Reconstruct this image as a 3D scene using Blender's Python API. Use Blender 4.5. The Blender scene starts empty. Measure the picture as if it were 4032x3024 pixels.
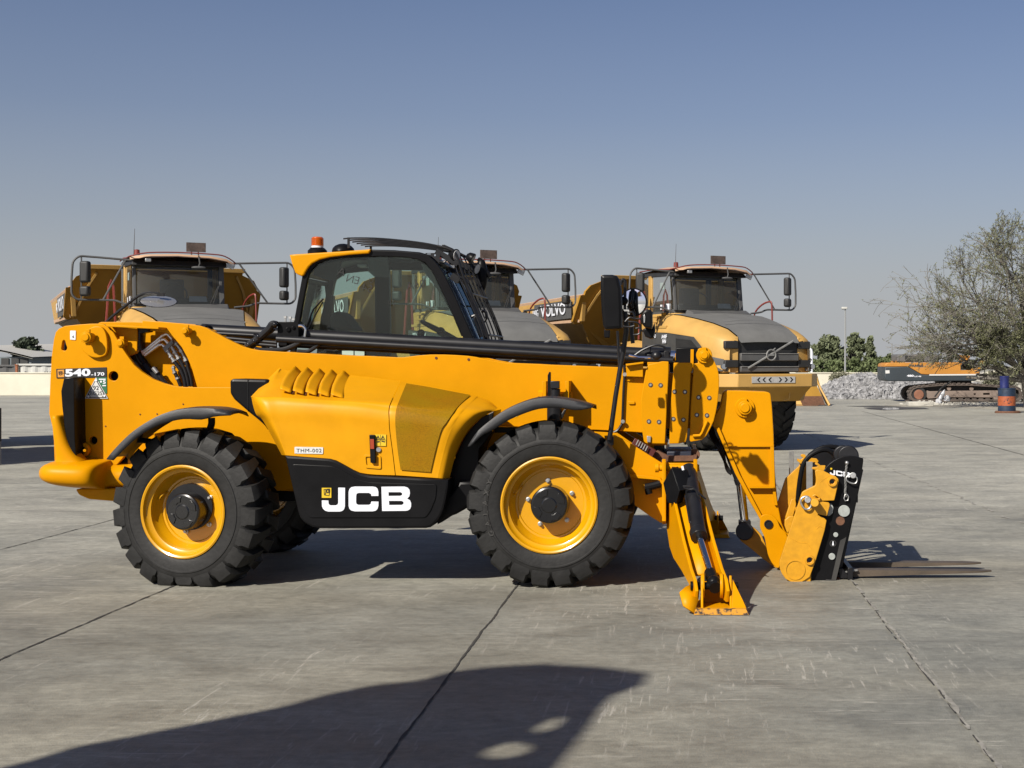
import bpy, bmesh, math, random
from mathutils import Vector, Matrix
R = math.radians
S = bpy.context.scene
COL = S.collection
# ---------------------------------------------------------------- camera, sky, sun, exposure
K, CX, CY, CAMZ, CAMY = 5590.0, 2710.0, 1431.0, 1.709, -10.76
cd = bpy.data.cameras.new('camera'); cam = bpy.data.objects.new('camera', cd); COL.objects.link(cam)
cam.location = (0, CAMY, CAMZ); cam.rotation_euler = (R(90), 0, 0)
cd.sensor_width = 36; cd.lens = 36 * K / 4032
cd.shift_x = (2016 - CX) / 4032; cd.shift_y = (CY - 1512) / 4032
cd.clip_start = .05; cd.clip_end = 3000
S.camera = cam
SUN = Vector((-.74, -1.07, 1.0)).normalized()
w = bpy.data.worlds.new('World'); S.world = w; w.use_nodes = True
nt = w.node_tree; bg = nt.nodes['Background']
sky = nt.nodes.new('ShaderNodeTexSky'); sky.sky_type = 'NISHITA'; sky.sun_disc = False
sky.sun_elevation = math.asin(SUN.z); sky.sun_rotation = math.atan2(SUN.x, SUN.y)
sky.air_density = 1.0; sky.dust_density = 1.0; sky.ozone_density = 3.0; sky.altitude = 0
# desert haze: the sky pales to grey towards the horizon
tc_ = nt.nodes.new('ShaderNodeTexCoord'); sx_ = nt.nodes.new('ShaderNodeSeparateXYZ'); rp_ = nt.nodes.new('ShaderNodeValToRGB'); mx_ = nt.nodes.new('ShaderNodeMix'); mx_.data_type = 'RGBA'
nt.links.new(tc_.outputs['Generated'], sx_.inputs[0]); nt.links.new(sx_.outputs[2], rp_.inputs[0])
e_ = rp_.color_ramp.elements; e_[0].position = 0; e_[0].color = (.95,) * 3 + (1,); e_[1].position = .27; e_[1].color = (0, 0, 0, 1)
for p_, v_ in ((.045, .74), (.10, .40), (.17, .13)):
    x_ = e_.new(p_); x_.color = (v_, v_, v_, 1)
tn_ = nt.nodes.new('ShaderNodeMix'); tn_.data_type = 'RGBA'; tn_.blend_type = 'MULTIPLY'; tn_.inputs[0].default_value = 1; tn_.inputs[7].default_value = (1.0, .905, .99, 1); nt.links.new(sky.outputs[0], tn_.inputs[6])
nt.links.new(rp_.outputs[0], mx_.inputs[0]); nt.links.new(tn_.outputs[2], mx_.inputs[6]); mx_.inputs[7].default_value = (5.75, 5.95, 6.2, 1)
nt.links.new(mx_.outputs[2], bg.inputs[0]); bg.inputs[1].default_value = .05
sd = bpy.data.lights.new('sun', 'SUN'); sd.energy = 5.0; sd.angle = R(.5); sd.color = (1, .94, .84)
so = bpy.data.objects.new('sun', sd); COL.objects.link(so); so.rotation_euler = SUN.to_track_quat('Z', 'Y').to_euler()
S.view_settings.view_transform = 'Standard'; S.view_settings.look = 'None'; S.view_settings.exposure = .585; S.view_settings.gamma = 1
S.render.engine = 'CYCLES'

# ---------------------------------------------------------------- helpers
def W(px, py, Y):
    s = (Y - CAMY) / K
    return Vector(((px - CX) * s, Y, CAMZ - (py - CY) * s))
def G(px, py):
    Y = CAMZ * K / (py - CY) + CAMY
    return Vector(((px - CX) * (Y - CAMY) / K, Y, 0))
def par(o, p):
    if p is not None:
        o.parent = p
        if p.type == 'EMPTY' and p.get('_world'):
            o.matrix_parent_inverse = Matrix.Translation(-p.location)
def thing(name, label, cat, loc=(0, 0, 0), group=None, world=False, rz=0):
    o = bpy.data.objects.new(name, None); COL.objects.link(o); o.location = loc; o.rotation_euler = (0, 0, rz)
    o.empty_display_size = .2
    o['label'] = label; o['category'] = cat
    if group: o['group'] = group
    if world: o['_world'] = 1
    return o
def tag(o, label, cat, group=None, kind=None):
    o['label'] = label; o['category'] = cat
    if group: o['group'] = group
    if kind: o['kind'] = kind
    return o
def fin(me, name, mat, parent=None, smooth=35, bevel=0, seg=2):
    me.materials.clear(); me.materials.append(mat)
    if smooth:
        me.shade_smooth(); me.set_sharp_from_angle(angle=R(smooth))
    o = bpy.data.objects.new(name, me); COL.objects.link(o); par(o, parent)
    if bevel:
        b = o.modifiers.new('b', 'BEVEL'); b.width = bevel; b.segments = seg; b.limit_method = 'ANGLE'; b.angle_limit = R(40)
        b.harden_normals = False
    return o
class B:
    def __init__(s): s.v = []; s.f = []
    def add(s, vs, fs):
        n = len(s.v); s.v += [tuple(v) for v in vs]; s.f += [tuple(i + n for i in f) for f in fs]; return s
    def box(s, c, d, m=None):
        x, y, z = d[0] / 2, d[1] / 2, d[2] / 2
        vs = [Vector(p) for p in ((-x, -y, -z), (x, -y, -z), (x, y, -z), (-x, y, -z), (-x, -y, z), (x, -y, z), (x, y, z), (-x, y, z))]
        if m is not None: vs = [m @ v for v in vs]
        return s.add([v + Vector(c) for v in vs], [(3, 2, 1, 0), (4, 5, 6, 7), (0, 1, 5, 4), (1, 2, 6, 5), (2, 3, 7, 6), (3, 0, 4, 7)])
    def hexa(s, p):   # 8 points: bottom ring 0-3, top ring 4-7
        return s.add(p, [(3, 2, 1, 0), (4, 5, 6, 7), (0, 1, 5, 4), (1, 2, 6, 5), (2, 3, 7, 6), (3, 0, 4, 7)])
    def prism(s, pts, vec):
        n = len(pts); vec = Vector(vec); a = [Vector(p) for p in pts]; b = [p + vec for p in a]
        nrm = Vector((0, 0, 0))
        for i in range(n): nrm += a[i].cross(a[(i + 1) % n])
        fs = [tuple(range(n)), tuple(range(2 * n - 1, n - 1, -1))] + [(i, i + n, (i + 1) % n + n, (i + 1) % n) for i in range(n)]
        if nrm.dot(vec) > 0: fs = [tuple(reversed(f)) for f in fs]
        return s.add(a + b, fs)
    def ring(s, path, r, seg=8, caps=True, closed=False):
        path = [Vector(p) for p in path]; n = len(path)
        rs = r if isinstance(r, (list, tuple)) else [r] * n
        vs = []; up = None
        for i, p in enumerate(path):
            if closed: t = (path[(i + 1) % n] - path[i - 1])
            else: t = (path[min(i + 1, n - 1)] - path[max(i - 1, 0)])
            t.normalize()
            if up is None:
                up = Vector((0, 0, 1)) if abs(t.z) < .9 else Vector((1, 0, 0))
            up = (up - t * up.dot(t))
            if up.length < 1e-5: up = t.orthogonal()
            up.normalize(); sd_ = t.cross(up)
            for k in range(seg):
                a = 2 * math.pi * k / seg
                vs.append(p + (up * math.cos(a) + sd_ * math.sin(a)) * rs[i])
        fs = []
        for i in range(n if closed else n - 1):
            j = (i + 1) % n
            for k in range(seg):
                l = (k + 1) % seg
                fs.append((i * seg + k, i * seg + l, j * seg + l, j * seg + k))
        if caps and not closed:
            fs.append(tuple(range(seg - 1, -1, -1))); fs.append(tuple(range((n - 1) * seg, n * seg)))
        fs = [tuple(reversed(f)) for f in fs]
        return s.add(vs, fs)
    def cyl(s, p0, p1, r0, r1=None, seg=24):
        return s.ring([p0, p1], [r0, r0 if r1 is None else r1], seg)
    def lathe(s, prof, o=(0, 0, 0), ax='Y', seg=48, closed=False):
        # prof: (radius, offset along axis)
        o = Vector(o); n = len(prof); vs = []
        for k in range(seg):
            a = 2 * math.pi * k / seg; c, d = math.cos(a), math.sin(a)
            for r, h in prof:
                if ax == 'Y': vs.append(o + Vector((r * c, h, r * d)))
                elif ax == 'Z': vs.append(o + Vector((r * c, r * d, h)))
                else: vs.append(o + Vector((h, r * c, r * d)))
        fs = []
        for k in range(seg):
            l = (k + 1) % seg
            for i in range(n if closed else n - 1):
                j = (i + 1) % n
                fs.append((k * n + i, k * n + j, l * n + j, l * n + i))
        return s.add(vs, fs)
    def grid(s, rows):
        n = len(rows[0]); vs = [p for r in rows for p in r]
        return s.add(vs, [(i * n + j, i * n + j + 1, (i + 1) * n + j + 1, (i + 1) * n + j) for i in range(len(rows) - 1) for j in range(n - 1)])
    def ball(s, c, r, u=16, v=10):
        rr = r if isinstance(r, (tuple, list)) else (r, r, r)
        rows = []
        for i in range(v + 1):
            t = math.pi * i / v
            rows.append([Vector(c) + Vector((rr[0] * math.sin(t) * math.cos(2 * math.pi * j / u), rr[1] * math.sin(t) * math.sin(2 * math.pi * j / u), rr[2] * math.cos(t))) for j in range(u + 1)])
        return s.grid(rows)
    def out(s, name, mat, parent=None, smooth=35, bevel=0, fix=True, seg=2):
        me = bpy.data.meshes.new(name); me.from_pydata(s.v, [], s.f)
        if fix:
            bm = bmesh.new(); bm.from_mesh(me); bmesh.ops.remove_doubles(bm, verts=bm.verts, dist=1e-5)
            bmesh.ops.recalc_face_normals(bm, faces=bm.faces); bm.to_mesh(me); bm.free()
        me.validate()
        return fin(me, name, mat, parent, smooth, bevel, seg)
def cr(pts, n=6, closed=False):   # catmull-rom through points
    P = [Vector(p) for p in pts]; m = len(P); out = []
    for i in range(m if closed else m - 1):
        p0 = P[(i - 1) % m] if closed else P[max(i - 1, 0)]; p1 = P[i]; p2 = P[(i + 1) % m]
        p3 = P[(i + 2) % m] if closed else P[min(i + 2, m - 1)]
        for k in range(n):
            t = k / n
            out.append(.5 * ((2 * p1) + (p2 - p0) * t + (2 * p0 - 5 * p1 + 4 * p2 - p3) * t * t + (3 * p1 - p0 - 3 * p2 + p3) * t ** 3))
    if not closed: out.append(P[-1])
    return out
def rnd(pts, r, n=3):   # round the corners of a 2d polygon
    out = []; m = len(pts)
    for i in range(m):
        p = Vector(pts[i][:2]); a = Vector(pts[i - 1][:2]) - p; b = Vector(pts[(i + 1) % m][:2]) - p
        q = min(r, a.length * .45, b.length * .45)
        A = p + a.normalized() * q; C = p + b.normalized() * q
        for k in range(n + 1):
            t = k / n; out.append((A * (1 - t) ** 2 + p * 2 * t * (1 - t) + C * t * t)[:])
    return out
def curve_mesh(polys, depth, bevel, res=1):
    cu = bpy.data.curves.new('c', 'CURVE'); cu.dimensions = '2D'; cu.fill_mode = 'BOTH'
    for poly in polys:
        sp = cu.splines.new('POLY'); sp.points.add(len(poly) - 1); sp.use_cyclic_u = True
        for i, p in enumerate(poly): sp.points[i].co = (p[0], p[1], 0, 1)
    cu.extrude = max(depth / 2 - bevel, 0); cu.bevel_depth = bevel; cu.bevel_resolution = res; cu.offset = -bevel
    return curve_to(cu)
def curve_to(cu):
    o = bpy.data.objects.new('c', cu); COL.objects.link(o)
    dg = bpy.context.evaluated_depsgraph_get()
    me = bpy.data.meshes.new_from_object(o.evaluated_get(dg))
    bpy.data.objects.remove(o); bpy.data.curves.remove(cu)
    return me
def area(p): return sum(p[i - 1][0] * p[i][1] - p[i][0] * p[i - 1][1] for i in range(len(p)))
def plate(name, mat, pts, y0, y1, parent=None, bevel=.004, holes=(), world=False, smooth=35):
    """outline traced on the plane Y=y0 (photo pixels, or X,Z metres if world), extruded back to y1"""
    f = (lambda p: (p[0], p[1])) if world else (lambda p: (W(p[0], p[1], y0).x, W(p[0], p[1], y0).z))
    polys = []
    for k, poly in enumerate([pts] + list(holes)):
        q = [f(p) for p in poly]
        if (area(q) > 0) != (k == 0): q.reverse()
        polys.append(q)
    me = curve_mesh(polys, y1 - y0, bevel)
    ym = (y0 + y1) / 2
    for v in me.vertices: v.co = (v.co.x, ym - v.co.z, v.co.y)
    return fin(me, name, mat, parent, smooth)
def circ(x, y, r, n=24): return [(x + r * math.cos(2 * math.pi * i / n), y + r * math.sin(2 * math.pi * i / n)) for i in range(n)]
def text_mesh(s, ext=.0, off=0.0, spacing=1.0):
    cu = bpy.data.curves.new('t', 'FONT'); cu.body = s; cu.extrude = ext; cu.offset = off; cu.space_character = spacing; cu.resolution_u = 3
    return curve_to(cu)
def text(name, s, mat, parent, O, ux, uz, wd, ht, off=.02, spacing=1.0, ext=.001, skew=0):
    """lettering fitted to a wd x ht box at O, along unit vectors ux, uz"""
    me = text_mesh(s, 1, off, spacing); ux = Vector(ux).normalized(); uz = Vector(uz).normalized(); n = ux.cross(uz)
    xs = [v.co.x for v in me.vertices]; ys = [v.co.y for v in me.vertices]
    x0, x1, y0, y1 = min(xs), max(xs), min(ys), max(ys)
    for v in me.vertices:
        a = (v.co.x - x0) / (x1 - x0) * wd; b = (v.co.y - y0) / (y1 - y0) * ht
        v.co = Vector(O) + ux * (a + skew * b) + uz * b + n * v.co.z * ext
    return fin(me, name, mat, parent, 0)
def ptext(name, s, mat, parent, px0, py0, px1, py1, Y, **k):
    a = W(px0, py1, Y); b = W(px1, py0, Y)
    return text(name, s, mat, parent, a, (1, 0, 0), (0, 0, 1), b.x - a.x, b.z - a.z, **k)

# ---------------------------------------------------------------- materials
EXF = 1.5   # albedos below were noted at exposure 0; the scene is exposed 1.5 times up
def newmat(name):
    m = bpy.data.materials.new(name); m.use_nodes = True; return m, m.node_tree, m.node_tree.nodes['Principled BSDF']
def mat(name, col, rough=.5, metal=0, var=.0, scale=8, bump=0, bscale=60, coat=0, spec=.5, col2=None, rvar=0, detail=4):
    if metal < .5: col = tuple(c / EXF for c in col); col2 = tuple(c / EXF for c in col2) if col2 else None
    m, n, p = newmat(name); p.inputs['Base Color'].default_value = (*col, 1)
    p.inputs['Roughness'].default_value = rough; p.inputs['Metallic'].default_value = metal
    p.inputs['Coat Weight'].default_value = coat; p.inputs['Coat Roughness'].default_value = .12
    p.inputs['Specular IOR Level'].default_value = spec
    tc = n.nodes.new('ShaderNodeTexCoord')
    if var or col2:
        t = n.nodes.new('ShaderNodeTexNoise'); t.inputs['Scale'].default_value = scale; t.inputs['Detail'].default_value = detail
        t.inputs['Roughness'].default_value = .6
        n.links.new(tc.outputs['Object'], t.inputs['Vector'])
        r = n.nodes.new('ShaderNodeValToRGB'); r.color_ramp.elements[0].position = .32; r.color_ramp.elements[1].position = .68
        c2 = col2 or tuple(c * (1 - var) for c in col)
        r.color_ramp.elements[0].color = (*c2, 1); r.color_ramp.elements[1].color = (*(tuple(min(1, c * (1 + var)) for c in col) if not col2 else col), 1)
        n.links.new(t.outputs['Fac'], r.inputs[0]); n.links.new(r.outputs[0], p.inputs['Base Color'])
        if rvar:
            mr = n.nodes.new('ShaderNodeMapRange'); mr.inputs['To Min'].default_value = rough - rvar; mr.inputs['To Max'].default_value = rough + rvar
            n.links.new(t.outputs['Fac'], mr.inputs['Value']); n.links.new(mr.outputs[0], p.inputs['Roughness'])
    if bump:
        t2 = n.nodes.new('ShaderNodeTexNoise'); t2.inputs['Scale'].default_value = bscale; t2.inputs['Detail'].default_value = 3
        n.links.new(tc.outputs['Object'], t2.inputs['Vector'])
        b = n.nodes.new('ShaderNodeBump'); b.inputs['Strength'].default_value = bump; b.inputs['Distance'].default_value = .01
        n.links.new(t2.outputs['Fac'], b.inputs['Height']); n.links.new(b.outputs[0], p.inputs['Normal'])
    return m
YEL = mat('yellow_paint', (.775, .330, .0004), .40, var=.06, scale=2.2, bump=.10, bscale=7, spec=.10, rvar=.05)
YEP = mat('yellow_panel', (.79, .355, .003), .40, var=.08, scale=3, bump=.06, bscale=9, spec=.16, rvar=.06)
YEW = mat('worn_yellow', (.74, .350, .006), .5, var=.12, scale=14, bump=.08, bscale=30)
YRIM = mat('rim_yellow', (.76, .365, .001), .32, var=.05, scale=5, coat=.3)
def wear_mat():
    m, n, p = newmat('chipped_yellow'); L = n.links
    tc = n.nodes.new('ShaderNodeTexCoord'); t = n.nodes.new('ShaderNodeTexNoise'); t.inputs['Scale'].default_value = 28; t.inputs['Detail'].default_value = 6
    L.new(tc.outputs['Object'], t.inputs['Vector']); r = n.nodes.new('ShaderNodeValToRGB'); r.color_ramp.interpolation = 'CONSTANT'
    e = r.color_ramp.elements; e[0].position = 0; e[0].color = (.035, .018, .008, 1); e[1].position = .40; e[1].color = (.28, .13, .02, 1)
    x = e.new(.455); x.color = (.47, .21, .006, 1)
    L.new(t.outputs['Fac'], r.inputs[0]); L.new(r.outputs[0], p.inputs['Base Color']); p.inputs['Roughness'].default_value = .6
    return m
CHIP = wear_mat()
BLK = mat('black_plastic', (.0085, .0085, .0095), .36, var=.2, scale=6, bump=.02, bscale=90, spec=.12)
BLG = mat('black_gloss', (.009, .009, .01), .25, coat=.2, rvar=.0)
BLM = mat('black_metal', (.012, .012, .014), .38, var=.3, scale=10, spec=.35)
RUB = mat('tyre_rubber', (.018, .0178, .0175), .62, var=.25, scale=9, bump=.25, bscale=30, rvar=.1, spec=.3)
DUST = mat('dusty_black', (.045, .043, .04), .6, var=.3, scale=6)
FEN = mat('fender_plastic', (.034, .035, .039), .46, var=.25, scale=7, bump=.06, bscale=80, spec=.35)
CHR = mat('chrome', (.75, .76, .78), .12, 1)
STL = mat('zinc_steel', (.42, .42, .41), .4, .8, var=.2, scale=30)
GREY = mat('grey_steel', (.28, .28, .27), .55, .2, var=.2, scale=12)
WHT = mat('white_vinyl', (.90, .93, 1.0), .45)
PIPE = mat('bright_pipe', (.8, .8, .8), .38, 1)
RED = mat('red_plastic', (.40, .05, .01), .4)
RUST = mat('rust', (.16, .07, .035), .8, var=.3, scale=20, bump=.2)
def glass_mat(name, tint, dirt=0, ior=1.5):
    m = bpy.data.materials.new(name); m.use_nodes = True; n = m.node_tree; n.nodes.clear(); L = n.links
    o = n.nodes.new('ShaderNodeOutputMaterial'); t = n.nodes.new('ShaderNodeBsdfTransparent'); t.inputs[0].default_value = (*tint, 1)
    g = n.nodes.new('ShaderNodeBsdfGlossy'); g.inputs['Roughness'].default_value = .03; f = n.nodes.new('ShaderNodeFresnel'); f.inputs[0].default_value = ior
    d = n.nodes.new('ShaderNodeBsdfDiffuse'); d.inputs[0].default_value = (.23, .23, .2, 1)
    mx = n.nodes.new('ShaderNodeMixShader'); L.new(f.outputs[0], mx.inputs[0]); L.new(t.outputs[0], mx.inputs[1]); L.new(g.outputs[0], mx.inputs[2])
    m2 = n.nodes.new('ShaderNodeMixShader'); m2.inputs[0].default_value = dirt; L.new(mx.outputs[0], m2.inputs[1]); L.new(d.outputs[0], m2.inputs[2])
    L.new(m2.outputs[0], o.inputs[0]); return m
GLS = glass_mat('cab_glass', (.84, .92, .88), dirt=.025)
RGL = glass_mat('rear_glass', (.86, .92, .89), dirt=.04, ior=1.12)
GLT = glass_mat('dusty_glass', (.74, .80, .80), dirt=.12)

# ---------------------------------------------------------------- ground
def ground_mat():
    m, n, p = newmat('concrete'); L = n.links
    def N(t): return n.nodes.new(t)
    tc = N('ShaderNodeTexCoord')
    def noise(sx, sy, det=5, rough=.6, dist=0, rot=0):
        mp = N('ShaderNodeMapping'); mp.inputs['Scale'].default_value = (sx, sy, 1); mp.inputs['Rotation'].default_value = (0, 0, rot)
        L.new(tc.outputs['Object'], mp.inputs[0]); t = N('ShaderNodeTexNoise'); t.inputs['Scale'].default_value = 1
        t.inputs['Detail'].default_value = det; t.inputs['Roughness'].default_value = rough; t.inputs['Distortion'].default_value = dist
        L.new(mp.outputs[0], t.inputs['Vector']); return t.outputs['Fac']
    def rng(v, a, b, lo, hi):
        r = N('ShaderNodeMapRange'); r.inputs['From Min'].default_value = a; r.inputs['From Max'].default_value = b
        r.inputs['To Min'].default_value = lo; r.inputs['To Max'].default_value = hi; L.new(v, r.inputs[0]); return r.outputs[0]
    def mulv(a, b):
        x = N('ShaderNodeMath'); x.operation = 'MULTIPLY'; L.new(a, x.inputs[0]); L.new(b, x.inputs[1]); return x.outputs[0]
    big = noise(.25, .3, 4, .6, .5); streak = noise(1.1, 1.7, 8, .68, .6); fine = noise(15, 18, 8, .74); grit = noise(95, 95, 3, .7)
    v = mulv(rng(big, .3, .7, .82, 1.15), rng(streak, .3, .7, .76, 1.24)); v = mulv(v, rng(fine, .25, .75, .74, 1.26)); v = mulv(v, rng(grit, .2, .8, .88, 1.12)); v = mulv(v, rng(noise(4.0, 5, 7, .72, 1.2, .2), .32, .68, .84, 1.16)); v = mulv(v, rng(noise(2.5, 22, 5, .7, .3, .04), .35, .65, .93, 1.07))
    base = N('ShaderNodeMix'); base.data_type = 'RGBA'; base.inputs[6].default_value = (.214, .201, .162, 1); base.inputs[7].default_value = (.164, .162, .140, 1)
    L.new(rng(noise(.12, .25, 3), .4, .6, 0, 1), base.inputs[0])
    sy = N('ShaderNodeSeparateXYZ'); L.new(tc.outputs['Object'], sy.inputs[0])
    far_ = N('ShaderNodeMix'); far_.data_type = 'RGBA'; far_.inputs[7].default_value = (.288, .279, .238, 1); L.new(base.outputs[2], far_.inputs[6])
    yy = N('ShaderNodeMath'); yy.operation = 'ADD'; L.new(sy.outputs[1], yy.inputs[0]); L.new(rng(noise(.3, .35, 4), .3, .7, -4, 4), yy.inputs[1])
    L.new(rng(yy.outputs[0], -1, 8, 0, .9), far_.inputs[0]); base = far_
    mul = N('ShaderNodeMix'); mul.data_type = 'RGBA'; mul.blend_type = 'MULTIPLY'; mul.inputs[0].default_value = 1
    L.new(base.outputs[2], mul.inputs[6]); cmb = N('ShaderNodeCombineColor'); [L.new(v, cmb.inputs[i]) for i in range(3)]; L.new(cmb.outputs[0], mul.inputs[7])
    # pale scuffs
    sc = mulv(rng(noise(1.6, 20, 7, .75, .5, .55), .56, .63, 0, 1), rng(noise(.5, .6, 2), .44, .60, 0, 1))
    sc2 = mulv(rng(noise(22, 1.8, 7, .75, .4, -.6), .57, .64, 0, 1), rng(noise(.7, .5, 2, .5, 0, 1), .46, .60, 0, 1))
    mxx = N('ShaderNodeMath'); mxx.operation = 'MAXIMUM'; L.new(sc, mxx.inputs[0]); L.new(sc2, mxx.inputs[1])
    pale = N('ShaderNodeMix'); pale.data_type = 'RGBA'; pale.inputs[7].default_value = (.36, .34, .295, 1)
    L.new(rng(mxx.outputs[0], 0, 1, 0, .85), pale.inputs[0]); L.new(mul.outputs[2], pale.inputs[6])
    # dark stains
    dk = N('ShaderNodeMix'); dk.data_type = 'RGBA'; dk.inputs[7].default_value = (.062, .058, .053, 1)
    L.new(mulv(rng(noise(.35, 2.0, 5, .6, .6), .56, .68, 0, .42), rng(fine, .3, .7, .5, 1)), dk.inputs[0]); L.new(pale.outputs[2], dk.inputs[6])
    L.new(dk.outputs[2], p.inputs['Base Color'])
    L.new(rng(streak, .3, .7, .5, .75), p.inputs['Roughness']); p.inputs['Specular IOR Level'].default_value = .35
    b = N('ShaderNodeBump'); b.inputs['Strength'].default_value = .35; b.inputs['Distance'].default_value = .012
    ad = N('ShaderNodeMath'); ad.operation = 'ADD'; L.new(fine, ad.inputs[0]); L.new(grit, ad.inputs[1]); L.new(ad.outputs[0], b.inputs['Height']); L.new(b.outputs[0], p.inputs['Normal'])
    return m
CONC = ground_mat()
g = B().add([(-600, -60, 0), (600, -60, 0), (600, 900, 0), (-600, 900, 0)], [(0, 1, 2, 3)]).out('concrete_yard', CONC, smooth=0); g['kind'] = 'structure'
rg = random.Random(5)
JD = mat('joint_dark', (.05, .046, .04), .9, var=.4, scale=20)
JM = mat('joint_mid', (.31, .295, .26), .9, var=.35, scale=14)
JL = mat('joint_pale', (.40, .38, .34), .9, var=.35, scale=18)
def joint(x0, y0, x1, y1, wd, m, z, jit=.004, n=None, gap=0):
    a = Vector((x0, y0, z)); b = Vector((x1, y1, z)); d = (b - a); ln = d.length; d.normalize(); sd_ = Vector((d.y, -d.x, 0))
    bb = B(); n = n or int(ln / .06); prev = None; off = 0
    for i in range(n + 1):
        off = off * .8 + rg.uniform(-jit, jit); p = a + d * ln * i / n + sd_ * off
        h = wd * rg.uniform(.35, 1.3) / 2
        if gap and rg.random() < gap: prev = None; continue
        cur = (p - sd_ * h, p + sd_ * h)
        if prev: bb.add([prev[0], prev[1], cur[1], cur[0]], [(0, 1, 2, 3)])
        prev = cur
    o = bb.out('slab_joint', m, smooth=0, fix=False); o['kind'] = 'structure'; return o
joint(-6.35, -4.5, -6.15, 24, .016, JD, .004)
joint(-3.98, -4.9, -3.86, 16, .018, JD, .004)
joint(-4.0, -5.2, -3.955, -2.9, .07, JM, .0035, jit=.02, n=60, gap=.05)
joint(-1.30, -6, -1.37, 22, .014, JD, .004)
joint(1.312, -6, 1.203, 14, .009, JD, .009, gap=.25)
joint(1.325, -6, 1.215, 14, .026, JM, .005, jit=.006, gap=.03)
joint(3.95, -6, 2.6, 30, .035, JL, .006, jit=.02, gap=.25)
joint(6.3, -6, 6.2, 40, .03, JD, .004)
joint(-60, 19, 60, 19, .03, JD, .004, n=500)
# ================================================================ telehandler
T = thing('telehandler', 'big clean yellow telehandler with black lettered skirt and forks resting on the ground', 'telehandler', (-1.9, 1.2, 0), world=True)
def z(r, k): return lambda pts: [(r[0] + x * k, r[1] + y * k) for x, y in pts]
zA = z((900, 1350), .4973); zB = z((100, 1150), .4973); zC = z((100, 1600), .4973); zD = z((180, 1240), .2893)
zE = z((2380, 1360), .2592); zF = z((3000, 1700), .3857); zG = z((2560, 1750), .4219); zH = z((1700, 1500), .4973)
zI = z((1000, 850), .4973); zJ = z((2400, 1650), .4973); zK = z((950, 1200), .226); zL = z((2300, 1050), .2411)
zM = z((200, 980), .226); zN = z((1650, 900), .3314)
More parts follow.
